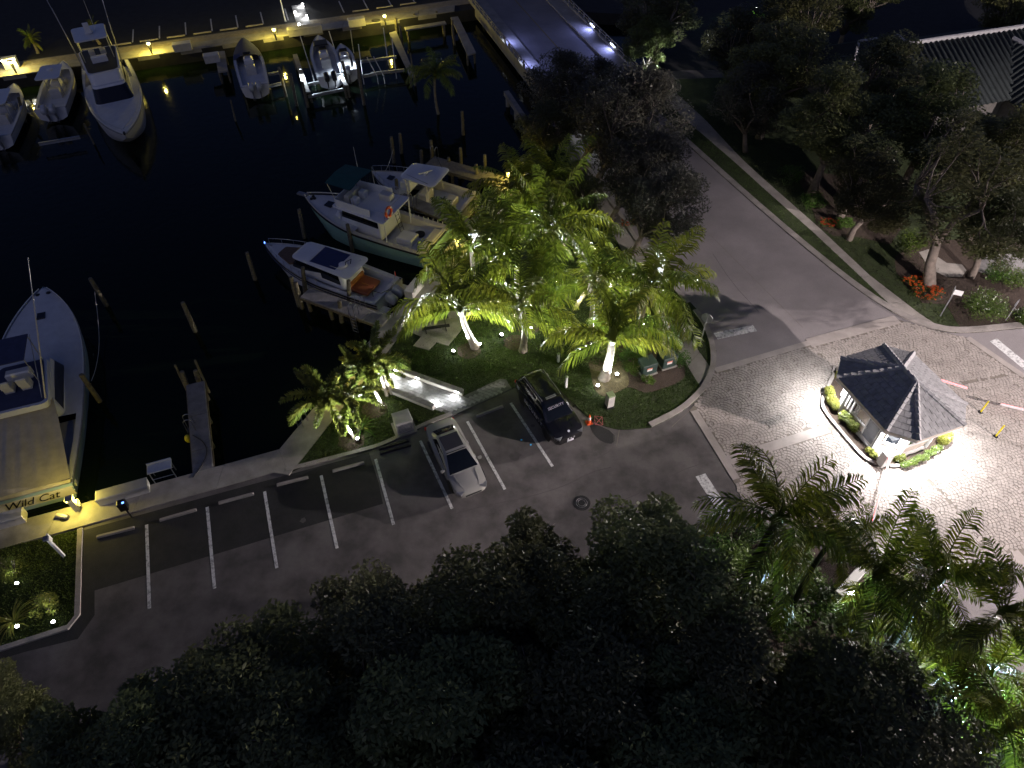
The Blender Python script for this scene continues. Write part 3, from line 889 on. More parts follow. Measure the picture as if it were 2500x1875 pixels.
for lab, u, v, h, s, ln in [('bushy foxtail palm nearest the paver path wall', 912, 880, 3.0, 0.92, (0.35, -0.1)), ('bushy foxtail palm leaning over the dock lamp', 880, 905, 2.7, 0.8, (0.8, -0.3)),
                            ('bushy foxtail palm leaning left over the quay ladder', 790, 975, 3.1, 0.95, (1.15, -0.35)), ('bushy foxtail palm with straight lit trunk in the triangular lawn', 850, 975, 2.8, 0.85, (0.1, 0.0)),
                            ('short foxtail palm with white stub trunk at the path end', 938, 905, 1.9, 0.6, (0.2, -0.15))]:
    palm(lab, u, v, h, s, FXS, int(u), GF, ln, 0.10, u * 0.3, name='foxtail_palm', fox=True, bulge=1.25)
GD = 'unlit palms along the lower plaza edge'
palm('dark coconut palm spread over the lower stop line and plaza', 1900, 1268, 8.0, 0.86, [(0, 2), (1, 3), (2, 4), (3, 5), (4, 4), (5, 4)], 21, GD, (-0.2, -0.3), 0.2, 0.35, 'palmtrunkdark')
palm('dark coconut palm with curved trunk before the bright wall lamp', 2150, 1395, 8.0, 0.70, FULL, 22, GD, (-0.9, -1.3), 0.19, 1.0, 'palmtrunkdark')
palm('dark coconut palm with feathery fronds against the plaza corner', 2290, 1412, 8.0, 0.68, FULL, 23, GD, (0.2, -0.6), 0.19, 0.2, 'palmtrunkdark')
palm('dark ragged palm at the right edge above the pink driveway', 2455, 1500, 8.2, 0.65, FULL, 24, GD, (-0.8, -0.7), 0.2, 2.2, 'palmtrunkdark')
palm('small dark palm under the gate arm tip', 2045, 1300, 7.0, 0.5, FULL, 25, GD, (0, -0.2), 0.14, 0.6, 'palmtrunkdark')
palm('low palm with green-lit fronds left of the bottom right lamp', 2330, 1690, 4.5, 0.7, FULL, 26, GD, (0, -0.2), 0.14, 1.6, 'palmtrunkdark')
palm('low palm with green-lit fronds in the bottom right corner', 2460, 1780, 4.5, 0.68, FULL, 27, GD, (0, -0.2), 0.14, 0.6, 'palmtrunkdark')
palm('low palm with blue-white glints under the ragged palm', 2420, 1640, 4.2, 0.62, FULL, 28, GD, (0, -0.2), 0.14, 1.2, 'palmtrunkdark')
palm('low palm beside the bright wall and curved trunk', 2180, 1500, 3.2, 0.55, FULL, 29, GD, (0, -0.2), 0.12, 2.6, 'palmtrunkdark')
palm('small pale palm shape added for a reflection in the canal beyond the empty boat lift', 1062, 180, 2.6, 0.72, [(1, 3), (2, 5), (3, 6), (4, 5)], 31, None, (0, 0), 0.14, 0.3, zbase=WATER - 0.3)  # palm shape set in the water for a palm reflection
palm('small dark palm on the far bank behind the sport fishing boat', 228, 70, 1.6, 0.25, FULL, 32, None, (0, 0), 0.12, 0.3)
palm('small dim palm on the far bank left of the sport fishing boat', 75, 95, 1.5, 0.28, FULL, 33, None, (0, 0), 0.12, 1.3)

# ---------------------------------------------------------------- broadleaf trees
def leafmass(mb, rr, c, rad, n, size):
    for _ in range(n):
        while True:
            p = Vector((rr.uniform(-1, 1), rr.uniform(-1, 1), rr.uniform(-1, 1)))
            if p.length <= 1: break
        p = p * (0.45 + 0.55 * p.length) / max(p.length, 0.3) * p.length ** 0.5 if p.length > 0 else p
        p = Vector((c[0] + p.x * rad[0], c[1] + p.y * rad[1], c[2] + p.z * rad[2]))
        a = Vector((rr.uniform(-1, 1), rr.uniform(-1, 1), rr.uniform(-.45, .35))).normalized()
        b = a.cross(Vector((rr.uniform(-.6, .6), rr.uniform(-.6, .6), 1.0))).normalized()
        s = size * rr.uniform(0.6, 1.35)
        a, b = a * s, b * (s * 0.42)
        n0 = len(mb.v)
        mb.v += [tuple(p - a), tuple(p + b), tuple(p + a), tuple(p - b)]
        mb.f.append((n0, n0 + 1, n0 + 2, n0 + 3))

def tree_meshes(seed, h, R, ncl, nleaf, size, mat, trunk_h, r0, fork=5, flat=0.62, gap=0.0):
    rr = random.Random(seed)
    tb = MB()
    tips = []
    top = Vector((rr.uniform(-.4, .4), rr.uniform(-.4, .4), trunk_h))
    tb.tube([(0, 0, -0.1), top * 0.5 + Vector((rr.uniform(-.15, .15), rr.uniform(-.15, .15), 0)), top], [r0 * 1.35, r0, r0 * 0.85], 9)
    cz = (h + trunk_h) / 2 + 0.3; hz = (h - trunk_h) / 2 + 0.6
    centers = []
    for i in range(ncl):
        for _ in range(60):
            a = rr.uniform(0, TAU); q = rr.random() ** 0.5; z = rr.uniform(-0.75, 1)
            lim = math.sqrt(max(0.05, 1 - z * z)) if z > 0 else 1 - 0.4 * z * z
            lob = 0.92 + 0.16 * math.sin(3 * a + seed) + 0.08 * math.sin(5 * a + 2 * seed)
            p = Vector((math.cos(a) * q * R * lim * lob, math.sin(a) * q * R * lim * lob, cz + z * hz))
            if all((p - c).length > gap for c in centers): break
        centers.append(p)
    for i_, c in enumerate(centers):
        for _ in range(12):
            dn = min((c - o_).length for j_, o_ in enumerate(centers) if j_ != i_)
            if dn < 1.15: break
            c = c.lerp(Vector((0, 0, cz)), 0.12)
        centers[i_] = c
    limbs = []
    for i in range(fork):
        a = TAU * i / fork + rr.uniform(-.4, .4)
        e = top + Vector((math.cos(a) * R * 0.42, math.sin(a) * R * 0.42, (h - trunk_h) * rr.uniform(0.3, 0.55)))
        m = top.lerp(e, 0.5) + Vector((rr.uniform(-.3, .3), rr.uniform(-.3, .3), rr.uniform(0.0, .5)))
        tb.tube([top - Vector((0, 0, .15)), m, e], [r0 * 0.62, r0 * 0.46, r0 * 0.3], 7)
        limbs.append((e, m))
    for c in centers:
        e, m = min(limbs, key=lambda q: (q[0] - c).length)
        k = e.lerp(c, 0.5) + Vector((rr.uniform(-.3, .3), rr.uniform(-.3, .3), rr.uniform(-.2, .3)))
        tb.tube([e, k, c], [r0 * 0.26, r0 * 0.15, 0.018], 5)
        for _ in range(2):
            q = c + Vector((rr.uniform(-.8, .8), rr.uniform(-.8, .8), rr.uniform(-.3, .5)))
            tb.tube([k.lerp(c, 0.6), c.lerp(q, .5), q], [0.03, 0.02, 0.008], 4)
    cb = MB()
    for c in centers:
        s = rr.uniform(0.7, 1.25) * R * 0.235
        leafmass(cb, rr, c, (s, s, s * flat), nleaf, size)
    return tb.mesh('trunk', M['bark'], True), cb.mesh('crown', M[mat])

KIND = {
    'big': tree_meshes(1, 8.2, 4.6, 60, 420, 0.13, 'leaf', 2.6, 0.30),
    'big2': tree_meshes(2, 7.6, 4.4, 56, 420, 0.12, 'leaf2', 2.4, 0.27),
    'big3': tree_meshes(3, 8.6, 4.2, 52, 430, 0.13, 'leaf', 2.8, 0.28),
    'olive': tree_meshes(4, 7.2, 4.0, 60, 260, 0.11, 'leafgrey', 2.2, 0.22, 6),
    'open': tree_meshes(5, 9.0, 4.4, 34, 230, 0.13, 'leaf2', 2.8, 0.30, 4, 0.55, 0.9),
    'open2': tree_meshes(6, 8.4, 4.0, 30, 220, 0.13, 'leaf2', 2.6, 0.28, 4, 0.55, 0.9),
}
def tree(kind, label, u, v, z, s, rz, group, name='broadleaf_tree', lean=(0, 0), base=None):
    p = base if base is not None else G(u, v, z)
    root = thing(name, label, 'tree', (p[0], p[1], 0.03), rz, group)
    tm, cm = KIND[kind]
    share('trunk', tm, root, sc=s)
    share('crown', cm, root, sc=s)
    root.rotation_euler = (lean[0], lean[1], rz)
    return root
GB = 'dark trees along the bottom of the lot'
bott = [('big3', 1590, 1440, 6, .92, 'dark tree with rounded crown just left of the lower stop line'), ('big', 1240, 1495, 6, .92, 'dark tree whose crown hangs over the lot below the manhole'),
        ('big2', 930, 1580, 6, .88, 'dark tree with ragged crown below the empty parking lines'), ('big', 610, 1730, 6, .9, 'dark tree below the fourth parking line from the garden'),
        ('big3', 330, 1840, 6, .85, 'dark tree lowest at the left, by the pale aisle'), ('big2', 1440, 1690, 6, .95, 'black tree crown in the middle of the bottom canopy'),
        ('big', 1110, 1760, 6, .95, 'black tree crown below the hanging tree'), ('big3', 780, 1850, 6, .9, 'black tree crown at the bottom edge below the ragged crown'),
        ('big2', 1770, 1650, 6, .9, 'dark tree left of the bright wall lamp'), ('big3', 1990, 1790, 6, .95, 'dark olive tree catching blue glints near the bottom right'),
        ('olive', 2170, 1730, 6, .8, 'grey-leaved tree beside the green-lit low palms'), ('big', 1700, 1880, 6, .9, 'black tree crown at the bottom edge below the lower stop line'),
        ('big2', 2190, 1890, 6, .85, 'dark tree at the bottom edge left of the corner lamp'), ('big', 500, 1960, 6, .9, 'black tree crown at the bottom left edge'),
        ('big2', 1350, 1960, 6, .9, 'black tree crown at the middle of the bottom edge'), ('big3', -40, 1735, 5, .55, 'small dark tree crown cut by the left edge'),
        ('big', 150, 1990, 6, .8, 'black tree crown in the bottom left corner'), ('big2', 1080, 1620, 6, .85, 'dark tree crown filling the gap below the manhole tree'), ('big3', 1420, 1500, 6, .8, 'dark tree crown between the two trees nearest the manhole'), ('big', 470, 1830, 6, .85, 'dark tree crown filling the lower left mass')]
for i, (k, u, v, z, s, lab) in enumerate(bott):
    tree(k, lab, u, v, z, s, i * 1.3, GB)
GT = 'trees between the canal, the road and the house'
for i_, (k_, b_, s_, l_, lab_) in enumerate([('olive', (3.5, 57.6), .9, .15, 'grey-leaved tree at the near end of the bridge'), ('olive', (6.4, 48.6), 1.25, .42, 'twiggy grey tree between the bridge and the palms'),
        ('olive', (7.6, 44.6), 1.0, .36, 'twiggy grey tree overhanging the road edge'), ('olive', (5.6, 51.6), 1.12, .42, 'grey-leaved tree in the middle of the upper trees'), ('olive', (4.6, 55.6), .95, .40, 'broad grey tree hiding the road at the bridge'),
        ('olive', (20.2, 54.5), .9, -.15, 'grey-leaved tree leaning over the far sidewalk end'), ('big2', (22.5, 60.0), .8, -.05, 'dark tree closing the road view below the lit forked tree'), ('big3', (13.4, 67.4), .62, 0, 'dark tree overhanging the bridge lamps'), ('olive', (8.9, 41.0), .9, .32, 'twiggy grey tree lowest over the road, beside the palms')]):
    tree(k_, lab_, 0, 0, 0, s_, 0.25 * math.sin(i_ * 2.1), GT, base=b_, lean=(0.05, l_))
tops = [ ('big2', 1330, 300, 4, .62, 'low dark tree beside the bridge wing wall'),
        ('big2', 1400, 470, 4, .62, 'low dark tree behind the tallest palm'),
        ('big', 1890, 200, 5, 1.0, 'dark tree across the road from the lit forked tree'), ('big2', 1800, 110, 5, .9, 'dark tree beside the lit forked tree'),
        ('big3', 2030, 330, 5, 1.0, 'dark tree beside the far end of the sidewalk'), ('big', 1920, 90, 5, 1.0, 'dark tree under the bluish haze near the house'),
        ('big2', 2140, 230, 5, 1.05, 'dark tree in front of the long house roof'), ('big3', 2260, 330, 5, 1.0, 'dark tree above the flowering garden tree'),
        ('big', 2430, 400, 5, .95, 'dark tree at the right edge under the house roof'), ('big2', 2120, 470, 4, .75, 'dark tree between the two garden trunks'),
        ('big', 2440, 560, 4, .7, 'dark tree over the driveway at the right edge'),
        ('big2', 1610, 20, 5, .9, 'black tree at the top edge behind the lit forked tree'), ('big3', 2080, 20, 5, .9, 'black tree at the top edge above the house'),
        ('big', 2480, 30, 5, .9, 'black tree in the top right corner')]
for i, (k, u, v, z, s, lab) in enumerate(tops):
    tree(k, lab, u, v, z, s, 0.7 + i * 1.9, GT)
tree('open', 'forked tree with brightly lit white limbs beside the bridge', 0, 0, 0, 1.0, 0.6, GT, base=G(1597, 185))
tree('open', 'garden tree with thick leaning trunk over red flowers', 0, 0, 0, 1.12, 2.1, GT, base=G(2268, 698), lean=(0.10, 0.28))
tree('open2', 'garden tree with forked pale trunk beside the sidewalk', 0, 0, 0, 0.85, 0.9, GT, base=G(2050, 535), lean=(0.05, 0.12))

# ---------------------------------------------------------------- shrubs, hedges, flowers
def shrub(label, u, v, r, h, n=900, mat='shrub', size=0.06, seed=1, name='shrub', cat='shrub', group='shrubs in the beds', z=0.06, stretch=1.0, rz=0.0):
    p = G(u, v, z)
    rr = random.Random(seed * 7 + int(u))
    root = thing(name, label, cat, p, rz, group)
    st = MB()
    for k in range(6):
        a = rr.uniform(0, TAU); q = rr.uniform(.3, .7) * r
        st.tube([(0, 0, -0.05), (math.cos(a) * q * .5, math.sin(a) * q * .5, h * .45), (math.cos(a) * q, math.sin(a) * q, h * .8)], [0.025, 0.018, 0.008], 5)
    st.build('stem', M['bark'], root)
    fo = MB()
    k = max(7, int(n / 80))
    for i in range(k):
        a = rr.uniform(0, TAU); q = rr.random() ** .5 * r * .75
        zz = h * (0.3 + 0.45 * rr.random() * (1 - (q / r) ** 2 * .7))
        leafmass(fo, rr, (math.cos(a) * q * stretch, math.sin(a) * q, zz), (r * .42, r * .42, h * .34), n // k, size)
    fo.build('foliage', M[mat], root)
    return root
for i, (lab, u, v, r, h, n) in enumerate([
        ('glossy shrub lit white behind the ringed palm trunk', 1478, 878, .85, 1.1, 1500), ('glossy shrub at the left end of the bed behind the palm', 1432, 872, .9, 1.0, 1300),
        ('bright glossy shrub right of the ringed palm trunk', 1528, 880, .7, .9, 1100), ('leafy shrub in front of the lower green transformer box', 1545, 905, .7, .9, 1100),
        ('leafy shrub hiding the near corner of the green transformer box', 1560, 868, .7, .9, 900), ('large shrub at the sidewalk side of the mulch bed', 1640, 838, 1.0, 1.3, 1700),
        ('bronze-leaved shrub beside the upper green transformer box', 1660, 885, .7, .9, 900), ('small yellow-green shrub on the mulch edge', 1580, 935, .45, .5, 500),
        ('shrub at the top of the bed under the palms', 1590, 815, 1.0, 1.1, 1200)]):
    shrub(lab, u, v, r, h, n, seed=i)
for i, (lab, u, v, r, h, n) in enumerate([
        ('tall croton shrub beside the garden tree', 2215, 610, 1.2, 1.6, 1800), ('rounded shrub right of the street sign', 2400, 760, 1.5, 1.4, 2600), ('shrub with yellow leaves in the right bed', 2470, 690, 1.2, 1.2, 1500),
        ('leafy shrub above the rounded shrub', 2430, 680, 1.0, 1.2, 1300), ('dark strap-leaved clump beside the sidewalk', 1985, 500, 1.1, 1.0, 1200), ('low green mound under the forked garden tree', 2065, 552, .8, .5, 900),
        ('shrub clump along the sidewalk farther up', 1930, 440, 1.2, 1.1, 1300), ('yellow-green shrub at the right edge of the kerb', 2492, 780, .8, .8, 900)]):
    shrub(lab, u, v, r, h, n, seed=40 + i, size=0.075)
for i, (lab, u, v, r, h, n) in enumerate([
        ('lit round shrub upper in the left garden', 38, 1400, .65, 1.3, 1000), ('lit round shrub near the left garden corner', 122, 1492, .65, 1.2, 1000)]):
    shrub(lab, u, v, r, h, n, seed=60 + i, mat='hedge')
for i, (lab, u, v, r, h, n) in enumerate([
        ('yellow-green shrub lit by the bright wall lamp', 2135, 1462, .9, 1.2, 1800), ('lit bush under the feathery dark palm', 2210, 1480, 1.0, 1.5, 1600), ('glowing green bush right of the curved trunk', 2175, 1510, .9, 1.3, 1400),
        ('green bush near the bottom right lamp', 2310, 1770, .9, 1.1, 1500), ('green bush in the bottom right corner', 2475, 1850, .9, 1.1, 1500), ('green bush above the corner lamp', 2410, 1745, .9, 1.1, 1400)]):
    shrub(lab, u, v, r, h, n, seed=80 + i, mat='shrub', size=0.08)
for i, (lab, u, v, r) in enumerate([('dark hedge bush below the plaza kerb', 1790, 1325, .9), ('dark hedge bush beside the leaning coconut palm', 1850, 1315, .9), ('dark hedge bush below the lower stop line', 1745, 1345, .9)]):
    shrub(lab, u, v, r, 0.9, 1300, seed=90 + i, mat='shrub', name='hedge_bush', cat='hedge')

structure('planting_bed', MB().prism([tuple(q[:2]) for q in GL([(1755, 1308), (1850, 1290), (1960, 1318), (2100, 1395), (2250, 1462), (2400, 1600), (2500, 1760), (2500, 1990), (1500, 1990), (1500, 1500), (1650, 1400)])], 0.0, 0.07), M['mulch'])
us = shrub('dark leafy shrub in the mass under the unlit palms', 1860, 1420, 1.1, 1.5, 1500, seed=120, size=0.085, group='undergrowth below the plaza')
for k_, (u_, v_, s_) in enumerate([(1780, 1380, .9), (1930, 1380, .9), (1960, 1450, 1.1), (1840, 1480, 1.2), (2030, 1500, 1.1), (1900, 1520, 1.1), (2250, 1560, 1.1), (2300, 1640, 1.1), (2240, 1640, 1.1), (2280, 1500, .8), (2340, 1580, .9), (1700, 1400, 1.0), (1950, 1330, .6)]):
    c_ = copy_tree(us); c_.location = G(u_, v_, .07); c_.scale = (s_,) * 3; c_.rotation_euler = (0, 0, k_ * 1.1)
def hedge(label, pts, w, h, n, mat='hedge', seed=1, size=0.05, z=0.16):
    line = GL(pts, z)
    mid = line[len(line) // 2]
    root = thing('hedge', label, 'hedge', mid, 0, 'clipped hedges on the guardhouse island')
    rr = random.Random(seed)
    fo = MB()
    tot = sum((b - a).length for a, b in zip(line, line[1:]))
    st = MB()
    for a, b in zip(line, line[1:]):
        L = (b - a).length; k = max(2, int(L / 0.22))
        for i in range(k):
            p = a.lerp(b, (i + .5) / k) - mid
            q = p + Vector((rr.uniform(-.1, .1), rr.uniform(-.1, .1), 0))
            leafmass(fo, rr, (q.x, q.y, h * rr.uniform(.45, .62)), (w * .62, w * .62, h * .5), int(n * (L / tot) / k), size)
            st.tube([(q.x, q.y, -0.05), (q.x + rr.uniform(-.1, .1), q.y + rr.uniform(-.1, .1), h * .6)], [0.02, 0.01], 4)
    fo.build('foliage', M[mat], root)
    st.build('stem', M['bark'], root)
    return root
hedge('clipped golden hedge along the wall left of the guardhouse door', [(2052, 1022), (2072, 1042), (2092, 1062)], .42, .75, 2600, seed=3)
hedge('clipped golden hedge at the far left of the guardhouse island', [(2020, 958), (2022, 980), (2035, 1005)], .42, .75, 2600, seed=4)
hedge('small hedge peeking from behind the guardhouse corner', [(2042, 925), (2047, 938)], .4, .75, 1100, seed=5)
hedge('low hedge strip beside the gate box', [(2112, 1104), (2124, 1114), (2135, 1121)], .26, .4, 1100, seed=6)
hedge('low green ground-cover hedge before the name wall', [(2200, 1137), (2235, 1127), (2270, 1112), (2292, 1098)], .34, .32, 2600, 'shrub', 7)
hedge('golden bush at the near end of the name wall', [(2186, 1126), (2196, 1130)], .36, .65, 1300, seed=8)
hedge('rounded golden bush at the right end of the name wall', [(2296, 1085), (2302, 1075)], .5, .85, 1900, seed=9)

def flowers(label, cx, cy, r, n, seed):
    rr = random.Random(seed)
    p = G(cx, cy, 0.06)
    root = thing('flower_patch', label, 'flowers', p, 0, 'red flower patches under the garden trees')
    fo, pe = MB(), MB()
    for _ in range(n):
        a = rr.uniform(0, TAU); q = rr.random() ** .5 * r
        c = (math.cos(a) * q, math.sin(a) * q * .8, rr.uniform(.08, .2))
        leafmass(fo, rr, c, (.14, .14, .08), 9, .05)
        if rr.random() < .55:
            for _k in range(3):
                leafmass(pe, rr, (c[0] + rr.uniform(-.08, .08), c[1] + rr.uniform(-.08, .08), c[2] + .1), (.05, .05, .03), 4, .04)
    fo.build('foliage', M['shrub'], root); pe.build('blossom', M['petal'], root)
flowers('red flowers in front of the leaning garden tree', 2262, 718, 1.1, 130, 1)
flowers('red flowers left of the leaning garden tree', 2226, 690, .7, 60, 2)
flowers('red flowers beside the forked garden trunk', 2025, 548, .8, 60, 3)
flowers('red flowers half hidden by the palms at the road edge', 1535, 548, .7, 50, 4)

# strap-leaved plants
def strap(label, u, v, n, L, seed, mat='shrub'):
    rr = random.Random(seed)
    root = thing('strap_leaved_plant', label, 'plant', G(u, v, .05), 0)
    for k in range(n):
        a = rr.uniform(0, TAU); e = rr.uniform(.4, 1.35); l = L * rr.uniform(.7, 1.15)
        mb = MB(); p = Vector((0, 0, 0)); pts = [p]
        for i in range(5):
            ee = e - i * .38
            p = p + Vector((math.cos(a) * math.cos(ee), math.sin(a) * math.cos(ee), math.sin(ee))) * l / 5
            pts.append(p)
        s = Vector((-math.sin(a), math.cos(a), 0)) * .035
        vs = []
        for i, q in enumerate(pts):
            w = s * (1 - (i / 5) ** 2 * .9)
            vs += [q - w, q + w]
        mb.add(vs, [(2 * i, 2 * i + 1, 2 * i + 3, 2 * i + 2) for i in range(5)])
        mb.build('leaf', M[mat], root)
strap('spiky arching plant lit white in the left garden', 38, 1520, 46, 1.3, 1, 'hedge')
strap('dark arching plant between the small palms and the white unit', 885, 1050, 40, 1.2, 2)

# ---------------------------------------------------------------- garden uplights
def uplight(label, u, v, aim, watts, angle=110, rad=0.115, group='garden spotlights', col=COOL, z=0.05):
    p = G(u, v, z)
    root = thing('garden_spotlight', label, 'spotlight', p, 0, group)
    MB().tube([(0, 0, -0.08), (0, 0, 0.12)], 0.015, 6).build('stake', M['black'], root)
    d = (Vector(aim) - p).normalized()
    q = d.to_track_quat('Z', 'Y').to_matrix()
    MB().lathe([(0.04, -0.06), (rad * .9, -0.03), (rad, 0.06), (rad * .92, 0.066)], (0, 0, 0.17), 12, q).build('housing', M['black'], root, 40)
    MB().lathe([(rad * .9, 0.067), (rad * .86, 0.09), (rad * .4, 0.11)], (0, 0, 0.17), 12, q).build('lens', M['lampwhite'], root, True)
    w = p + Vector((0, 0, .17)) + d * 0.13
    lamp('SPOT', 'garden_spotlight_lamp', w, watts, col, 0.04, w + d, angle, 0.45)
    lamp('POINT', 'garden_spotlight_spill', w + Vector((0, 0, .12)), min(22, watts * .01), col, 0.06)  # added point lamp: a glow on the grass round the fixture
    return root
def over(u, v, z): return G(u, v, z)
UP = 4000
uplight('spotlight left of the palm beside the picnic pad', 1107, 863, over(1122, 752, 3.4), UP)
uplight('spotlight right of the palm beside the picnic pad', 1172, 846, over(1122, 752, 3.4), UP)
uplight('brightest spotlight on the lawn between the two front palms', 1224, 822, over(1265, 720, 4.2), UP)
uplight('small spotlight right of the two lit trunks', 1296, 805, over(1272, 730, 4.2), UP)
uplight('spotlight shining through the fronds at the middle of the grove', 1358, 690, over(1350, 590, 5.2), UP * 1.2)
uplight('spotlight hidden under the upper fronds by the trawler', 1195, 690, over(1160, 600, 4.6), UP * 1.2)
uplight('spotlight hidden under the tallest palm', 1310, 640, over(1335, 560, 5.8), UP * 1.2)
uplight('spotlight on the dry bed right of the ringed trunk', 1506, 919, over(1496, 822, 3.9), UP)
uplight('spotlight on the dry bed left of the ringed trunk', 1459, 947, over(1480, 850, 3.6), UP * .7)
uplight('spotlight behind the shrub bed', 1480, 800, over(1470, 700, 4.8), UP * 1.1)
uplight('spotlight at the top of the bed by the sidewalk', 1570, 795, over(1580, 710, 5.0), UP * 1.1)
uplight('spotlight at the foot of the foxtail palms nearest the path', 936, 998, over(900, 890, 2.8), 4500)
uplight('spotlight at the foot of the foxtail palms by the kerb', 875, 1077, over(820, 975, 2.9), 4500)
uplight('spotlight under the upper lit shrub of the left garden', 46, 1430, over(38, 1395, 1.0), 150, rad=.09)
uplight('spotlight under the spiky plant of the left garden', 47, 1534, over(40, 1515, .8), 150, rad=.09)
uplight('spotlight under the lit shrub at the left garden corner', 135, 1524, over(122, 1490, 1.0), 150, rad=.09)
uplight('lamp in the bottom right corner among the low palms', 2382, 1838, over(2395, 1760, 3), 8000, 165, .2, col=(.55, .8, 1.0))
uplight('lamp under the ragged palm at the right edge', 2440, 1690, over(2440, 1600, 4), 6000, 160, col=(.55, .8, 1.0))
uplight('spotlight at the foot of the lit forked tree by the bridge', 1590, 205, over(1600, 110, 4.5), 5000, 90)
uplight('unseen lamp added under the trees at the near end of the bridge', 1480, 300, over(1470, 270, 5), 1800, 140)  # added lamp, unseen, to brighten the grey trees
# ================================================================ GUARDHOUSE
def text_obj(name, body, size, mat, parent, Mx, shear=0.0, extrude=0.004, spacing=1.0, align='CENTER'):
    cu = bpy.data.curves.new(name, 'FONT')
    cu.body = body; cu.size = size; cu.extrude = extrude; cu.shear = shear; cu.space_character = spacing
    cu.align_x = align; cu.align_y = 'CENTER'
    cu.resolution_u = 3
    tmp = bpy.data.objects.new('tmp_text', cu)
    COL.objects.link(tmp)
    dep = bpy.context.evaluated_depsgraph_get()
    me = bpy.data.meshes.new_from_object(tmp.evaluated_get(dep))
    bpy.data.objects.remove(tmp)
    me.materials.clear(); me.materials.append(mat)
    o = bpy.data.objects.new(name, me)
    COL.objects.link(o)
    if parent is not None: o.parent = parent
    o.matrix_local = Mx
    return o

def frame3(o, x, y):
    x = Vector(x).normalized(); z = x.cross(Vector(y)).normalized(); y = z.cross(x)
    m = Matrix((x, y, z)).transposed().to_4x4()
    m.translation = Vector(o)
    return m

GC = Vector((20.92, 24.97)); GA = math.radians(108.9)
gh = thing('guardhouse', 'small octagonal guardhouse with grey tiled roof on the traffic island', 'guardhouse', (GC.x, GC.y, 0.0), GA)
W8 = [(1.45, 1.75), (-1.45, 1.75), (-2.3, 0.95), (-2.3, -0.95), (-1.45, -1.75), (1.45, -1.75), (2.3, -0.95), (2.3, 0.95)]
E8 = [(2.0, 2.55), (-2.0, 2.55), (-3.1, 1.45), (-3.1, -1.45), (-2.0, -2.55), (2.0, -2.55), (3.1, -1.45), (3.1, 1.45)]
EZ, AZ = 2.98, 4.22
wall = MB().prism(W8[::-1], 0.14, 2.72).build('wall', M['wall'], gh)
# base course and belt trim
def ring(poly, d, z0, z1):
    mb = MB()
    n = len(poly)
    c = [Vector(p) for p in poly]
    out = []
    for i in range(n):
        a, b, p = c[i - 1], c[(i + 1) % n], c[i]
        t1 = (p - a).normalized(); t2 = (b - p).normalized()
        nn = (Vector((-t1.y, t1.x)) + Vector((-t2.y, t2.x)))
        nn = nn.normalized() / max(0.5, math.cos(0.5 * math.acos(max(-1, min(1, t1.dot(t2))))))
        if nn.dot(p) < 0: nn = -nn
        out.append(p + nn * d)
    inn = c
    rings = [[(q.x, q.y, z0), (p.x, p.y, z0), (p.x, p.y, z1), (q.x, q.y, z1)] for p, q in zip(inn, out)]
    rings.append(rings[0])
    mb.loft(rings, True, False)
    return mb
ring(W8, 0.06, 0.15, 0.5).build('base_course', M['trim'], gh)
ring(W8, 0.05, 1.02, 1.14).build('belt_trim', M['trim'], gh)
ring(W8, 0.09, 2.45, 2.70).build('frieze', M['trim'], gh)
for p in W8:
    MB().box((p[0] * 1.01, p[1] * 1.01, 1.45), (0.2, 0.2, 2.0), math.atan2(p[1], p[0])).build('corner_post', M['trim'], gh)
def face_window(a, b, t0, t1, z0, z1, kind='window', proud=0.03, glass='glass'):
    a, b = Vector(a), Vector(b); d = (b - a); L = d.length; d.normalize()
    n = Vector((d.y, -d.x))
    if n.dot(a + b) < 0: n = -n
    p0, p1 = a + d * (L * t0), a + d * (L * t1)
    m = (p0 + p1) / 2; w = (p1 - p0).length; ang = math.atan2(d.y, d.x)
    fr = MB()
    c = m + n * proud
    for s in (-1, 1):
        q = c + d * (s * (w / 2 - 0.035)); fr.box((q.x, q.y, (z0 + z1) / 2), (0.07, 0.07, z1 - z0), ang)
    for zz in (z0 + 0.035, z1 - 0.035):
        fr.box((c.x, c.y, zz), (w - 0.145, 0.07, 0.07), ang)
    f = fr.build(kind, M['trim'], gh)
    g = MB().box((c.x, c.y, (z0 + z1) / 2), (w - 0.15, 0.025, z1 - z0 - 0.15), ang).build('pane', M[glass], f)
    if kind == 'door':
        q = c + d * (w / 2 - 0.13) + n * 0.05
        MB().box((q.x, q.y, 1.15), (0.03, 0.06, 0.16), ang).build('handle', M['steel'], f)
    return f
M['paneg'] = pm('pane_with_painted_reflection', (0.16, 0.18, 0.22), 0.15, var=0.2, spec=0.6)  # grey reflection put into the base colour of the door pane
face_window(W8[1], W8[0], 0.04, 0.36, 0.25, 2.3, 'door', 0.045, 'paneg')
face_window(W8[1], W8[0], 0.62, 0.94, 1.2, 2.25)
face_window(W8[2], W8[1], 0.18, 0.82, 1.2, 2.2)
face_window(W8[3], W8[2], 0.12, 0.88, 1.2, 2.3)
face_window(W8[4], W8[3], 0.18, 0.82, 1.2, 2.2)
face_window(W8[5], W8[4], 0.1, 0.45, 1.2, 2.3); face_window(W8[5], W8[4], 0.55, 0.9, 1.2, 2.3)
face_window(W8[7], W8[6], 0.2, 0.8, 1.2, 2.3)
# brackets on the left wall
for x in (0.75, 1.0, 1.2):
    MB().box((x, 1.83, 1.75), (0.09, 0.16, 1.3)).build('wall_bracket', M['trim'], gh)
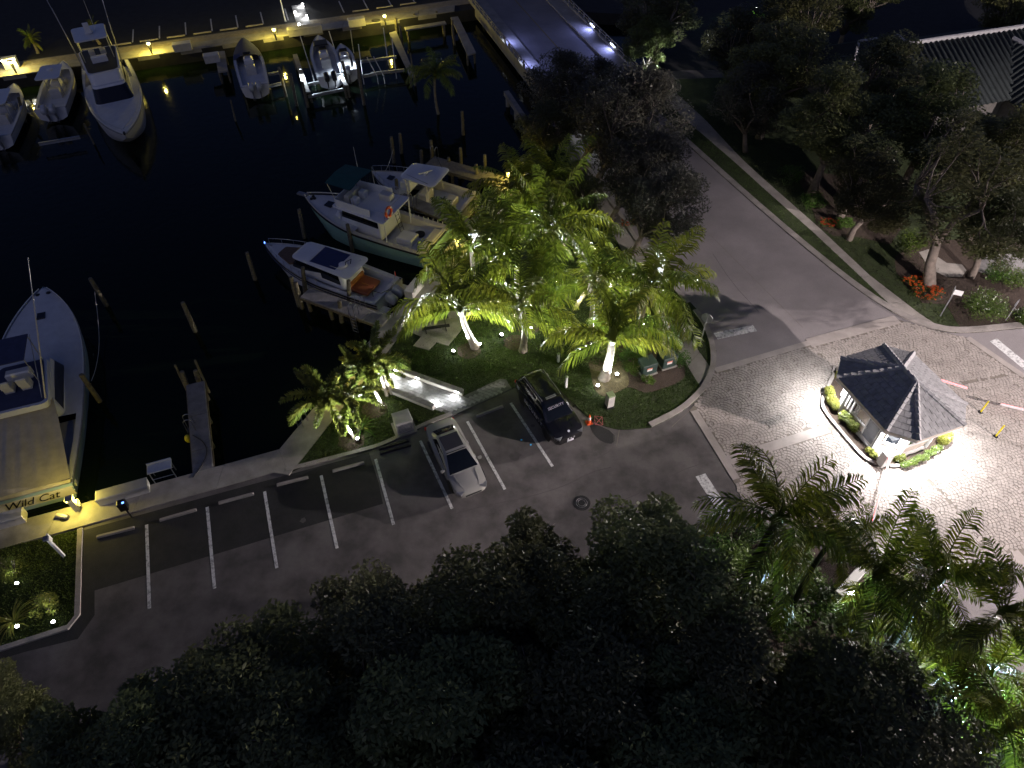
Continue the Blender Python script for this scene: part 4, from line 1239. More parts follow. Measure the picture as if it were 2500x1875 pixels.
# soffit
MB().prism(E8[::-1], 2.72, 2.78).build('soffit', M['trim'], gh)
ring([(p[0] * 0.985, p[1] * 0.985) for p in E8], 0.045, 2.79, 2.97).build('fascia', M['wall'], gh)
roof = MB()
RX = 0.53
A0, A1 = (RX, 0, AZ), (-RX, 0, AZ)
e3 = [(p[0], p[1], EZ - 0.02) for p in E8]
vs = e3 + [A0, A1]
FACES = [(0, 1, 9, 8), (1, 2, 9), (2, 3, 9), (3, 4, 9), (4, 5, 8, 9), (5, 6, 8), (6, 7, 8), (7, 0, 8)]
rf = MB().add(vs, FACES).build('roof', M['tile'], gh)

def clip_poly(poly, x0, x1, y0, y1):
    def cl(ps, f, inter):
        out = []
        for i in range(len(ps)):
            a, b = ps[i], ps[(i + 1) % len(ps)]
            fa, fb = f(a), f(b)
            if fa >= 0: out.append(a)
            if (fa >= 0) != (fb >= 0):
                t = fa / (fa - fb); out.append((a[0] + (b[0] - a[0]) * t, a[1] + (b[1] - a[1]) * t))
        return out
    for f in (lambda p: p[0] - x0, lambda p: x1 - p[0], lambda p: p[1] - y0, lambda p: y1 - p[1]):
        if not poly: return []
        poly = cl(poly, f, None)
    return poly
def tile_roof(parent, verts, faces, tw, th, mat, name='tile', thick=0.028, lift=0.045):
    for fi, f in enumerate(faces):
        P = [Vector(verts[i]) for i in f]
        ex = (P[1] - P[0]).normalized()
        nz = ex.cross(P[-1] - P[0]).normalized()
        if nz.z < 0: nz = -nz
        ey = nz.cross(ex).normalized()
        if ey.z < 0: ey = -ey; 
        loc = [((p - P[0]).dot(ex), (p - P[0]).dot(ey)) for p in P]
        H = max(q[1] for q in loc); x0 = min(q[0] for q in loc); x1 = max(q[0] for q in loc)
        rows = int(H / th) + 1
        for r in range(rows):
            offx = (tw / 2 if r % 2 else 0)
            k0 = int((x0 - offx) / tw) - 1
            for k in range(k0, int((x1 - offx) / tw) + 2):
                q = clip_poly(loc, offx + k * tw + .011, offx + (k + 1) * tw - .011, r * th, (r + 1) * th - .002)
                if len(q) < 3: continue
                ar = abs(sum(q[i][0] * q[(i + 1) % len(q)][1] - q[(i + 1) % len(q)][0] * q[i][1] for i in range(len(q)))) / 2
                if ar < 0.012: continue
                jit = R_.uniform(0, .008)
                top = [P[0] + ex * x + ey * y + nz * (0.012 + jit + (lift * (1 - (y - r * th) / th))) for x, y in q]
                bot = [P[0] + ex * x + ey * y + nz * 0.002 for x, y in q]
                n = len(q)
                fs = [tuple(range(n)), ] + [(i, i + n, (i + 1) % n + n, (i + 1) % n) for i in range(n)]
                MB().add(top + bot, fs).build(name, mat, parent)
tile_roof(rf, vs, FACES, 0.40, 0.345, M['tile'])
def ridge_line(a, b, parent):
    a, b = Vector(a), Vector(b); d = b - a; L = d.length; d.normalize(); k = max(2, round(L / 0.36))
    side = d.cross(Vector((0, 0, 1))).normalized(); up = side.cross(d).normalized()
    for i in range(k):
        p, q = a + d * (L * i / k), a + d * (L * (i + 1) / k + 0.03)
        h0, h1 = 0.21, 0.12
        rings = []
        for c, h in ((p, h0), (q, h1)):
            rings.append([c - side * .13, c - side * .115 + up * h * .55, c + up * h, c + side * .115 + up * h * .55, c + side * .13])
        mb = MB(); mb.loft(rings, True, True)
        mb.build('ridge_tile', M['ridge'], parent)
for i, e in enumerate(e3):
    ridge_line(e, A0 if i in (0, 5, 6, 7) else A1, rf)
ridge_line(A0, A1, rf)
# soffit downlights
def ghw(x, y, z):
    c, s = math.cos(GA), math.sin(GA)
    return Vector((GC.x + x * c - y * s, GC.y + x * s + y * c, z))
for x, y, wts in ((1.9, 2.1, 1000), (-2.45, 1.65, 1000), (-2.45, -1.65, 900), (2.3, -1.9, 60)):
    MB().lathe([(0.11, 0.0), (0.12, 0.035)], (x, y, 2.68), 14).build('downlight', M['lampwhite'], gh)
    w = ghw(x, y, 2.64)
    lamp('SPOT', 'downlight_lamp', w, wts * 2.1, (0.97, 0.96, 1.0), 0.1, w + Vector((0, 0, -1)), 160, 0.9)
# name wall
SA, SB = G(2194, 1092, 1.02), G(2277, 1066, 1.02)
sd = Vector((SB.x - SA.x, SB.y - SA.y)); sl = sd.length; sang = math.atan2(sd.y, sd.x)
nw = thing('name_wall', 'low cream name wall with black lettering before the guardhouse', 'sign', (SA.x, SA.y, 0.12), sang)
MB().box((sl / 2, 0.09, 0.42), (sl, 0.18, 0.9)).build('wall', M['stone'], nw)
MB().bbox((sl / 2, 0.09, 0.9), (sl + 0.12, 0.3, 0.07), 0.02).build('coping', M['trim'], nw)
def sign_text(body, size, x, z, shear=0.25):
    return text_obj('lettering', body, size, M['letter'], nw, frame3((x, -0.006, z), (1, 0, 0), (0, 0, 1)), shear, 0.006)
k = sl / 2.3
sign_text('C', 0.40 * k, 0.22 * k, 0.55); sign_text('YPRESS', 0.27 * k, 0.80 * k, 0.56); sign_text('I', 0.38 * k, 1.38 * k, 0.57); sign_text('SLAND', 0.27 * k, 1.82 * k, 0.58)
MB().add([(0.25 * k, -0.004, .78), (0.33 * k, -.004, .83), (.41 * k, -.004, .78), (.33 * k, -.004, .80)], [(0, 1, 2, 3)]).build('emblem', M['letter'], nw)
sign_text('~ o', 0.16 * k, 0.75 * k, 0.33, 0.0)

# ---------------------------------------------------------------- barrier gates
def barrier_gate(label, pa, pb, base=True, z=0.98, glow='whiteled', boxlabel=None):
    a, b = G(*pa, z), G(*pb, z)
    d = b - a; L = d.length; ang = math.atan2(d.y, d.x)
    root = thing('barrier_gate', label, 'barrier arm', (a.x, a.y, 0), ang, 'barrier arms around the guardhouse')
    MB().box((L / 2, 0, z), (L, 0.05, 0.10)).build('arm', M['white'], root)
    MB().box((L / 2, -0.028, z + 0.02), (L * 0.98, 0.012, 0.03)).build('red_light_strip', M['redled'], root)
    MB().box((L / 2, 0.0, z + 0.056), (L * 0.98, 0.07, 0.016)).build('light_strip', M[glow], root)
    MB().box((-0.08, 0, z), (0.22, 0.14, 0.2)).build('hub', M['galv'], root)
    MB().box((-0.1, 0, z / 2 - 0.05), (0.2, 0.2, z - 0.1)).build('post', M['galv'], root)
    return root
M['redwhite'] = emis('hot_red_led', (1.0, 0.22, 0.24), 2.2)
barrier_gate('barrier arm reaching down over the plaza from the white gate box', (2176, 1104), (2131, 1274), glow='white')
barrier_gate('glowing barrier arm sticking out behind the guardhouse roof', (2285, 925), (2361, 948), glow='redwhite')
ga = barrier_gate('glowing barrier arm cut by the right edge', (2600, 1026), (2442, 987), glow='redwhite')
bx = G(2154, 1132, 0.17)
gb = thing('gate_box', 'white gate operator box at the tip of the guardhouse island', 'cabinet', (bx.x, bx.y, 0.16), GA)
MB().bbox((0, 0, 0.5), (0.42, 0.5, 1.0), 0.02).build('cabinet', M['white'], gb)
MB().bbox((0, 0, 1.02), (0.46, 0.54, 0.05), 0.015).build('lid', M['trim'], gb)
def bollard(label, u, v):
    p = G(u, v)
    r = thing('bollard', label, 'bollard', p, 0, 'yellow lane posts beside the guardhouse')
    MB().lathe([(0.14, 0.02), (0.13, 0.06), (0.05, 0.09)], (0, 0, 0), 12).build('base', M['black'], r)
    MB().lathe([(0.045, 0.07), (0.045, 1.0), (0.03, 1.02)], (0, 0, 0), 10).build('post', M['yellow'], r)
bollard('yellow lane post nearer the glowing barrier arm', 2393, 1007)
bollard('yellow lane post lower on the plaza', 2430, 1066)

# street lamp beyond the lower right corner (its pool of light fills the plaza)
LP = Vector((34.2, 13.6, 9.0))
sl_ = thing('street_lamp', 'tall street lamp standing beyond the plaza corner', 'street lamp', (LP.x + 1.4, LP.y - 1.0, 0))
MB().tube([(0, 0, 0), (0, 0, 8.6), (-0.3, .2, 9.0), (-1.4, 1.0, 9.15)], [0.11, 0.08, 0.06, 0.05], 10).build('pole', M['galv'], sl_, True)
MB().box((-1.4, 1.0, 9.14), (0.7, 0.3, 0.1), -0.62).build('lamp_head', M['galv'], sl_)
MB().box((-1.4, 1.0, 9.085), (0.55, 0.2, 0.02), -0.62).build('lens', M['lampwhite'], sl_)
so = lamp('SPOT', 'street_lamp_light', LP, 5200, (1.0, 0.875, 0.87), 0.14, LP + Vector((0, 0, -1)), 162, 0.12)
def linear_falloff(o, strength):
    d = o.data; d.use_nodes = True
    nt = d.node_tree; em = nt.nodes['Emission']
    fo = nt.nodes.new('ShaderNodeLightFalloff'); fo.inputs['Strength'].default_value = strength
    # unphysical flattened fall-off, linear mixed with constant, standing in for several street lamps
    ad = nt.nodes.new('ShaderNodeMath'); ad.operation = 'MULTIPLY_ADD'; ad.inputs[1].default_value = 0.08
    nt.links.new(fo.outputs['Constant'], ad.inputs[0]); nt.links.new(fo.outputs['Linear'], ad.inputs[2])
    nt.links.new(ad.outputs[0], em.inputs['Strength'])
linear_falloff(so, 0.125)
# an added, unseen street lamp beyond the right edge brightens the upper trees and road
LQ = Vector((47.0, 36.0, 10.0))
sl2 = thing('street_lamp', 'unseen street lamp added beyond the right edge of the garden', 'street lamp', (LQ.x + 1.3, LQ.y, 0))
MB().tube([(0, 0, 0), (0, 0, 9.6), (-0.3, 0, 10.0), (-1.3, 0, 10.15)], [0.11, 0.08, 0.06, 0.05], 10).build('pole', M['galv'], sl2, True)
MB().box((-1.3, 0, 10.14), (0.7, 0.3, 0.1)).build('lamp_head', M['galv'], sl2)
MB().box((-1.3, 0, 10.085), (0.55, 0.2, 0.02)).build('lens', M['lampwhite'], sl2)
linear_falloff(lamp('SPOT', 'street_lamp_light', LQ, 5200, (1.0, 0.875, 0.87), 0.14, LQ + Vector((-0.5, 0.1, -1)), 175, 0.1), 0.08)

# ================================================================ BRIDGE
BD = Vector((-0.305, 0.952)); BN = Vector((0.952, 0.305))
B0 = Vector((2.96, 66.95)) - BD * 5.5
bang = math.atan2(BD.y, BD.x)
br = thing('bridge', 'concrete road bridge with lit railings over the canal', 'bridge', (B0.x, B0.y, 0), bang)
BL, BW = 36.0, 10.3     # local x along the bridge, local y = -across
MB().box((BL / 2, -BW / 2, -0.4), (BL, BW, 0.84)).build('deck_slab', M['concrete'], br)
MB().box((BL / 2, -BW / 2, 0.033), (BL, BW - 3.7, 0.02)).build('roadway', M['road'], br)
MB().box((BL / 2, -BW / 2, 0.0465), (BL, 0.12, 0.004)).build('centre_line', pm('faded_yellow_line', (.30, .22, .08), .8), br)
for s, y in (('near', -0.95), ('far', -BW + 0.95)):
    MB().box((BL / 2, y, 0.11), (BL, 1.75, 0.17)).build('walkway', M['walk'], br)
def blx(u, v):
    q = G(u, v, 0.6); return (Vector((q.x, q.y)) - B0).dot(BD)
for y, lit in ((-0.06, (blx(1226, 97), blx(1265, 152))), (-BW + 0.06, (blx(1418, 66), blx(1472, 114)))):
    MB().box((BL / 2, y, 0.22), (BL, 0.22, 0.42)).build('parapet', M['concrete'], br)
    pm_ = MB().box((0, 0, 0.72), (0.14, 0.14, 0.6)).mesh('rail_post', M['concrete'])
    for k in range(24):
        share('rail_post', pm_, br, (0.4 + k * 1.5, y, 0))
    for zz in (0.72, 1.0):
        MB().box((BL / 2, y, zz), (BL, 0.08, 0.07)).build('rail', M['concrete'], br)
    s = -1 if y > -1 else 1
    for x in lit:
        MB().box((x, y + s * 0.07, 0.6), (1.1, 0.03, 0.06)).build('rail_light', M['led'], br)
        p = B0 + BD * x + Vector((BD.y, -BD.x)) * (-(y + s * 0.2))
        lamp('SPOT', 'rail_light_lamp', (p.x, p.y, 0.9), 230, (0.30, 0.36, 1.0), 0.12, (p.x - s * BN.x * 1.0, p.y - s * BN.y * 1.0, 0.2), 160, .6)
for x in (12, 24):
    MB().box((x, -BW / 2, -1.6), (0.9, BW - 0.6, 1.6)).build('pier', M['concrete'], br)
# wing wall beside the bridge
WA, WB = G(1236, 222, 0.0), G(1312, 335, 0.0)
wd = Vector((WB.x - WA.x, WB.y - WA.y)); wlg = wd.length
ww = thing('wing_wall', 'concrete wing wall on piles below the bridge end', 'wall', (WA.x, WA.y, 0), math.atan2(wd.y, wd.x))
MB().box((wlg / 2, 0, -0.2), (wlg, 0.5, 0.45)).build('cap_beam', M['dockcon'], ww)
for k in range(4):
    MB().lathe([(0.2, -2.6), (0.2, -0.4)], (0.6 + k * (wlg - 1.2) / 3, -0.05, 0), 10).build('pile', M['dockcon'], ww)

# ================================================================ HOUSE behind the trees
R0, R1 = G(2212, 110, 6.2), G(2580, 55, 6.2)
hd = Vector((R1.x - R0.x, R1.y - R0.y)); HL = hd.length; hang = math.atan2(hd.y, hd.x)
hs = thing('house', 'long house with blue-grey tiled roof behind the dark trees', 'house', (R0.x, R0.y, 0), hang)
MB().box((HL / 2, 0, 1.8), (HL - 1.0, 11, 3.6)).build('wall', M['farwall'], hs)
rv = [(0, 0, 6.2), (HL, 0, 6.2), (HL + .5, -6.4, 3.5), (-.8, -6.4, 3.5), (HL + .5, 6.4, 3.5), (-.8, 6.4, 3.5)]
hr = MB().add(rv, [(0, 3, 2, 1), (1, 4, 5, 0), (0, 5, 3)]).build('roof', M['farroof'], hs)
row = MB().tube([(0, 0, 6.22), (0, -6.4, 3.52)], 0.15, 6).mesh('tile_row', M['farroof'], True)
for k in range(int(HL / 0.52)):
    share('tile_row', row, hr, (k * 0.52 + 0.2, 0, 0))
MB().tube([(0, 0, 6.3), (HL, 0, 6.3)], 0.2, 8).build('ridge_cap', M['ridge'], hr)
MB().box((0.9 * HL, 1.2, 6.3), (0.9, 0.9, 1.4)).build('chimney', M['farwall'], hr)
# wing towards the camera
wx = HL * 0.66
wv = [(wx, -1.0, 5.8), (wx, -12, 5.8), (wx - 3.6, -12.8, 3.4), (wx - 3.6, -1, 3.4), (wx + 3.6, -12.8, 3.4), (wx + 3.6, -1, 3.4)]
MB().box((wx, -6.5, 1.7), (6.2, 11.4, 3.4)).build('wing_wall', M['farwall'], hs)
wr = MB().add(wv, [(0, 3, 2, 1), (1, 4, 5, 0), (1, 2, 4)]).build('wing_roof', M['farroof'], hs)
row2 = MB().tube([(0, 0, 5.83), (-3.6, 0, 3.43)], 0.14, 6).mesh('tile_row', M['farroof'], True)
for k in range(20):
    share('tile_row', row2, wr, (wx, -1.6 - k * 0.54, 0))
MB().tube([(wx, -1, 5.9), (wx, -12, 5.9)], 0.18, 8).build('wing_ridge_cap', M['ridge'], wr)
h2 = G(2130, 105, 4.6)
hs2 = thing('house', 'smaller house roof with pale hips left of the long roof', 'house', (h2.x, h2.y, 0), hang)
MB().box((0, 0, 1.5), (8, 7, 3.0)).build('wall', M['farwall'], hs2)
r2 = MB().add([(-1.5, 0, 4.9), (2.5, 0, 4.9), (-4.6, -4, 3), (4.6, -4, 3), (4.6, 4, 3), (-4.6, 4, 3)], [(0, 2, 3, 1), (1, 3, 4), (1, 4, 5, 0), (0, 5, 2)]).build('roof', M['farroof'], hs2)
for a, b in (((-1.5, 0, 4.95), (-4.6, -4, 3.05)), ((2.5, 0, 4.95), (4.6, -4, 3.05)), ((-1.5, 0, 4.95), (2.5, 0, 4.95))):
    MB().tube([a, b], 0.12, 6).build('hip_cap', M['ridge'], r2)
# ================================================================ PIERS, PILINGS AND QUAY FURNITURE
def quad_frame(e0, e1, n0, n1, z):
    """a straight deck from its root (n0 left, n1 right) to its end (e0 left, e1 right)"""
    e = (G(*e0, z) + G(*e1, z)) / 2; n = (G(*n0, z) + G(*n1, z)) / 2
    d = e - n
    ang = math.atan2(d.y, d.x)
    side = Vector((-math.sin(ang), math.cos(ang), 0))
    w = (abs((G(*e0, z) - G(*e1, z)).dot(side)) + abs((G(*n0, z) - G(*n1, z)).dot(side))) / 2
    return n, d.length, ang, w
def pier(label, e0, e1, n0, n1, z=0.06, wood=False, extra=1.0, step=False):
    n, L, ang, w = quad_frame(e0, e1, n0, n1, z)
    root = thing('pier', label, 'pier', (n.x, n.y, z), ang, 'finger piers off the diagonal quay')
    if wood:
        MB().box((L / 2 - extra / 2, 0, -0.17), (L + extra, w - 0.1, 0.22)).build('joist_frame', M['wood'], root)
        k = int((L + extra) / 0.15)
        me = MB().box((0, 0, -0.03), (0.138, w, 0.045)).mesh('board', M['deckwood'])
        for i in range(k):
            share('board', me, root, (-extra + 0.08 + i * 0.15, R_.uniform(-.01, .01), R_.uniform(-.003, .003)))
    else:
        k = max(2, int((L + extra) / 2.6))
        for i in range(k):
            a = -extra + (L + extra) * i / k; b = -extra + (L + extra) * (i + 1) / k
            MB().bbox(((a + b) / 2, 0, -0.12), (b - a - 0.02, w, 0.24), 0.02).build('deck_slab', M['dockcon'], root)
    if step:
        MB().bbox((0.35, 0, 0.07), (0.6, w - 0.02, 0.14), 0.02).build('step', M['concrete'], root)
    for i in range(4):
        for s in (-1, 1):
            MB().lathe([(0.14, -2.6), (0.14, -0.22)], (0.8 + (L - 1.2) * i / 3, s * (w / 2 - 0.22), 0), 10).build('pile', M['piling'], root)
    for s in (-1, 1):
        MB().box((L / 2, s * (w / 2 + 0.03), -0.16), (L, 0.05, 0.16)).build('fender_board', M['wood'], root)
    return root, n, L, ang, w
P1 = pier('short concrete pier near the covered sport fishing boat', (455, 936), (498, 932), (470, 1160), (522, 1148))
P2 = pier('concrete pier alongside the white express yacht', (733, 722), (755, 704), (929, 800), (963, 772), step=True)
P3 = pier('concrete pier between the green trawler and the hardtop boat', (905, 462), (930, 450), (1120, 552), (1140, 530))
P4 = pier('planked pier lit yellow beyond the hardtop boat', (1033, 398), (1060, 384), (1226, 460), (1266, 436), wood=True)

def piling(label, top, bot, r=0.15, group='wooden mooring pilings', name='mooring_piling', lines=True):
    b = G(*bot, WATER)
    best = min([i * 0.05 - 1 for i in range(90)], key=lambda z: (Vector(px(b.x, b.y, z)) - Vector(top)).length)
    tp = G(*top, best)
    root = thing(name, label, 'piling', (b.x, b.y, WATER), 0, group)
    o = Vector((tp.x - b.x, tp.y - b.y, best - WATER))
    if o.length > 6: o = Vector((0, 0, 2.5))
    MB().tube([o * -0.6, o * 0.25, o * 0.6, o], [r * 1.1, r * 1.05, r * 1.0, r * 0.92], 11).build('shaft', M['piling'], root, 50)
    MB().lathe([(r * 0.9, 0), (r * 0.8, 0.02), (r * 0.2, 0.05)], o, 11).build('cap', M['piling'], root)
    if lines:
        ring_ = [o * 0.62 + Vector((math.cos(TAU * k / 12) * r * 1.07, math.sin(TAU * k / 12) * r * 1.07, 0.02 * math.sin(k))) for k in range(13)]
        MB().tube(ring_, 0.022, 5).build('rope_band', M['wood'], root)
    return root
def px(x, y, z):
    w = Vector((x, y, z - CAMH)); c = ROT.transposed() @ w
    return (1250 + FPX * c.x / -c.z, 937.5 - FPX * c.y / -c.z)
for lab, a, b in [
    ('leaning piling with a slack rope near the covered boat bow', (220, 680), (261, 746)), ('thick piling touching the covered boat', (198, 915), (244, 980)),
    ('lone piling in open water above the short pier', (446, 739), (477, 809)), ('lone piling left of the express yacht', (603, 617), (623, 682)),
    ('lone piling between the yacht bow and the trawler', (730, 512), (744, 580)), ('piling behind the green canopy of the trawler', (851, 417), (862, 452)),
    ('piling wrapped with rope off the hardtop boat bow', (955, 334), (962, 397)), ('thin piling beside the rope-wrapped piling', (976, 326), (980, 374)),
    ('piling at the far corner of the planked pier', (1028, 367), (1030, 399)), ('piling beside the planked pier ladder', (1052, 343), (1055, 387)),
    ('tall lone piling in the dark water below the bridge', (1128, 272), (1131, 329)), ('piling at the back edge of the planked pier', (1124, 361), (1126, 404)),
    ('piling at the back edge of the planked pier nearer the palms', (1183, 378), (1185, 420)), ('piling at the front edge of the planked pier, far half', (1095, 385), (1098, 428)),
    ('piling at the front edge of the planked pier, near half', (1162, 402), (1166, 458)), ('piling with pale stripe against the trawler side', (848, 548), (861, 614)),
    ('piling between the trawler and the hardtop boat', (967, 438), (972, 496)), ('piling at the far end of the yacht pier', (739, 653), (746, 720)),
    ('piling in the water off the yacht pier end', (710, 677), (730, 747)), ('short piling beside the yacht pier end', (722, 690), (738, 752)),
    ('piling between the yacht and its pier', (851, 685), (853, 748)), ('piling under the yacht pier ladder', (828, 735), (835, 786)),
    ('piling at the left of the short pier end', (444, 908), (462, 958)), ('piling at the right of the short pier end', (477, 905), (492, 950))]:
    piling(lab, a, b)
# thin guide boards at the end of the short pier
for lab, a, b in [('thin guide board left of the short pier', (427, 891), (455, 950)), ('thin guide board right of the short pier', (476, 880), (511, 958))]:
    piling(lab, a, b, 0.07, 'guide boards of the short pier', 'guide_board', False)

def ladder(label, p, ang, drop=1.9, group='boarding ladders of the piers'):
    root = thing('boarding_ladder', label, 'ladder', p, ang, group)
    for s in (-.22, .22):
        pts = [(0.12, s, -drop), (0.12, s, 0.0), (0.10, s, 0.75)] + [(-0.12 + 0.22 * math.cos(a), s, 0.75 + 0.22 * math.sin(a)) for a in (0.4, 0.9, 1.57, 2.2, 2.8)] + [(-0.34, s, 0.7), (-0.34, s, 0.0)]
        MB().tube(pts, 0.022, 6).build('rail', M['steel'], root, True)
    for k in range(int(drop / .28)):
        MB().tube([(0.12, -.22, -0.15 - k * .28), (0.12, .22, -0.15 - k * .28)], 0.018, 6).build('rung', M['steel'], root)
def on(P, x, s):      # a point on a pier's side
    root, n, L, ang, w = P
    d = Vector((math.cos(ang), math.sin(ang), 0)); sd = Vector((-d.y, d.x, 0))
    return n + d * x + sd * (s * (w / 2 + 0.0)), ang + math.pi / 2 * s
def pier_at(P, u, v, s):
    root, n, L, ang, w = P
    d = Vector((math.cos(ang), math.sin(ang), 0))
    return on(P, (G(u, v, .06) - n).dot(d), s)
p, a = pier_at(P2, 858, 778, 1); ladder('ladder with twin hoops on the open side of the yacht pier', p, a)
p, a = pier_at(P2, 885, 745, -1); ladder('twin hoops on the yacht side of the yacht pier', p, a)
p, a = pier_at(P3, 1012, 500, 1); ladder('twin hoops on the pier beside the trawler', p, a)
p, a = pier_at(P4, 1052, 392, -1); ladder('twin hoops at the far end of the planked pier', p, a)
p, a = pier_at(P1, 455, 1048, 1); ladder('tangled ladder on the left side of the short pier', p, a)
lp = G(735, 1030, .08); ladder('ladder hoops at the quay beside the foxtail palms', (lp.x, lp.y, 0.07), math.atan2(DG.y, DG.x) + math.pi / 2)

# fender buoy and hose on the short pier
p, a = pier_at(P1, 458, 1062, 1)
MB().ball((p.x + math.cos(a) * .2, p.y + math.sin(a) * .2, -0.25), 0.2, 10, 7, (1, 1, 1.5)).solo('fender_buoy', M['yellow'], 'yellow fender buoy hanging from the short pier', 'buoy', None, True)
def cable(label, pts, r=0.02, mat='black', name='cable'):
    P_ = [Vector(p) for p in pts]
    for _ in range(2):
        q = [P_[0]]
        for a, b in zip(P_, P_[1:]):
            q += [a.lerp(b, .25), a.lerp(b, .75)]
        q.append(P_[-1]); P_ = q
    return MB().tube(P_, r, 6).solo(name, M[mat], label, name.replace('_', ' '), None, True)
cable('black hose lying along the short pier', [G(470, 1062, .09), G(498, 1078, .09), G(508, 1105, .09), G(490, 1140, .09), G(472, 1165, .1)], .025, 'black', 'hose')
cable('slack mooring rope between the two left pilings', [G(231, 712, .2), G(240, 780, -.6), G(243, 850, -.9), G(233, 905, -.5), G(223, 930, .0)], .018, 'boxwhite', 'rope')
cable('mooring rope from the yacht stern to the quay', [G(955, 690, -.1), G(980, 705, -.25), G(1010, 718, .1)], .018, 'boxwhite', 'rope')
cable('mooring rope from the yacht swim step to the pier root', [G(925, 752, -.4), G(945, 765, -.4), G(970, 768, .1)], .018, 'boxwhite', 'rope')
cable('mooring rope off the hardtop boat bow', [G(960, 365, .3), G(952, 395, -.2), G(940, 420, .8)], .018, 'boxwhite', 'rope')

def pedestal(label, u, v, watts, rz=0.0, z=0.077, col=DOCKY, far=False, s=1.0):
    p = G(u, v, z)
    root = thing('dock_pedestal', label, 'dock pedestal', p, rz, 'power pedestals with yellow lamps on the quays')
    if far:
        MB().lathe([(0.09, 0), (0.09, 0.5), (0.14, 0.55), (0.14, 0.95), (0.1, 1.0)], (0, 0, 0), 12).build('post', M['black'], root)
        MB().lathe([(0.17, 1.0), (0.19, 1.2), (0.17, 1.22)], (0, 0, 0), 14).build('lens', M['lampyellow'], root, True)
        MB().lathe([(0.26, 1.22), (0.24, 1.27), (0.08, 1.33)], (0, 0, 0), 14).build('cap', M['white'], root)
        h = 1.12
    else:
        MB().bbox((0, 0, 0.42), (0.28, 0.24, 0.84), 0.02).build('cabinet', M['boxwhite'], root)
        for sx in (-1, 1):
            MB().box((sx * .16, 0, 0.93), (0.03, 0.22, 0.18)).build('lens', M['lampyellow'], root)
        MB().box((0, 0, 0.93), (0.24, 0.16, 0.18)).build('lamp_core', M['boxwhite'], root)
        MB().bbox((0, 0, 1.05), (0.40, 0.34, 0.06), 0.02).build('cap', M['galv'], root)
        for k in range(5):
            ring_ = [(0.16 + .02 * k, 0.2 * math.cos(TAU * q / 14), 0.5 + 0.2 * math.sin(TAU * q / 14)) for q in range(15)]
            MB().tube(ring_, 0.014, 5).build('coiled_cord', M['boxwhite'], root)
        h = 0.93
    for sx, sy in (((0.35, 0), (-0.35, 0)) if not far else ((0.0, -0.33), (0, .33))):
        w = p + Matrix.Rotation(rz, 3, 'Z') @ Vector((sx, sy, h))
        lamp('POINT', 'dock_pedestal_lamp', w, watts / 2, col, 0.08)
    return root
pedestal('dock pedestal with coiled white cord behind the covered boat', 190, 1243, 310, SITE)
pedestal('dock pedestal glowing behind the foxtail palms', 838, 945, 170, 1.1)
pedestal('dock pedestal glowing at the root of the planked pier', 1243, 446, 300, 1.1)
pedestal('dock pedestal hidden behind the middle palms at the quay', 1120, 610, 150, 1.1)
GFAR = [('far dock lamp beside the bright white stand', 40, 178, 80), ('far dock lamp right of the sport fishing boat', 372, 132, 100), ('far dock lamp with looped yellow hose', 675, 98, 100), ('far dock lamp nearest the bridge', 942, 64, 110)]
for lab, u, v, w in GFAR:
    pedestal(lab, u, v, w * 8, FQA, 0.08, far=True)
cb = G(1278, 425, .07)
o = thing('pier_cabinet', 'tall pale cabinet at the root of the planked pier', 'cabinet', cb, 1.1)
MB().bbox((0, 0, .6), (.62, .55, 1.2), .02).build('body', M['boxwhite'], o); MB().bbox((0, 0, 1.23), (.72, .65, .06), .02).build('roof', M['galv'], o)

def dock_box(label, u, v, l, w=.62, h=.6, rz=SITE, z=.077, mat='boxwhite', group='storage boxes on the quays'):
    p = G(u, v, z)
    root = thing('dock_box', label, 'storage box', p, rz, group)
    MB().box((0, 0, h * .4), (l, w, h * .8), top=1.02).build('body', M[mat], root)
    MB().bbox((0, 0, h * .88), (l + .06, w + .06, h * .18), .04).build('lid', M[mat], root)
    for x in (-.3, .3):
        MB().box((x * l, -w / 2 - .035, h * .78), (.08, .02, .1)).build('latch', M['steel'], root)
    return root
dock_box('long white storage box beside the yellow-lit pedestal', 306, 1208, 2.5)
dock_box('white storage box cut by the left edge', 18, 1277, 1.9)
dock_box('white storage box at the quay behind the yacht stern', 1012, 712, 1.5, rz=math.atan2(DG.y, DG.x))
dock_box('grey storage box on the far quay right of its first lamps', 448, 122, 1.8, .8, .8, FQA, .08, 'boxwhite')
dock_box('grey storage box on the far quay near the bridge', 872, 62, 1.8, .8, .8, FQA, .08, 'boxwhite')
dock_box('long grey storage box below the bright ramp on the far quay', 746, 82, 3.6, .8, .8, FQA, .08, 'boxwhite')
dock_box('grey storage box half behind the covered bow of the far boat', 520, 150, 1.5, .8, .8, FQA, .08, 'boxwhite')

# fish cleaning table
p = G(405, 1172, .077)
o = thing('cleaning_table', 'white fish cleaning table on steel legs at the quay edge', 'table', p, SITE)
MB().bbox((0, 0.25, .92), (1.25, .62, .07), .02).build('top', M['white'], o)
MB().box((0, .54, 1.0), (1.25, .04, .14)).build('back_rim', M['white'], o)
for x in (-.55, .55):
    for y in (0.0, .5):
        MB().tube([(x, y, 0), (x, y, .9)], .025, 6).build('leg', M['steel'], o)
for y in (0, .5):
    MB().tube([(-.55, y, .3), (.55, y, .3)], .02, 6).build('stretcher', M['steel'], o)
# black post with blue light
p = G(322, 1262, 0)
o = thing('charging_post', 'black post with a blue status light beside the parking', 'post', p, SITE)
MB().tube([(0, 0, 0), (0, 0, .9)], .05, 8).build('post', M['black'], o)
MB().bbox((0, 0, 1.15), (.4, .34, .62), .05).build('head', M['black'], o)
MB().box((.13, -.12, 1.47), (.1, .1, .02)).build('status_light', M['lampblue'], o)
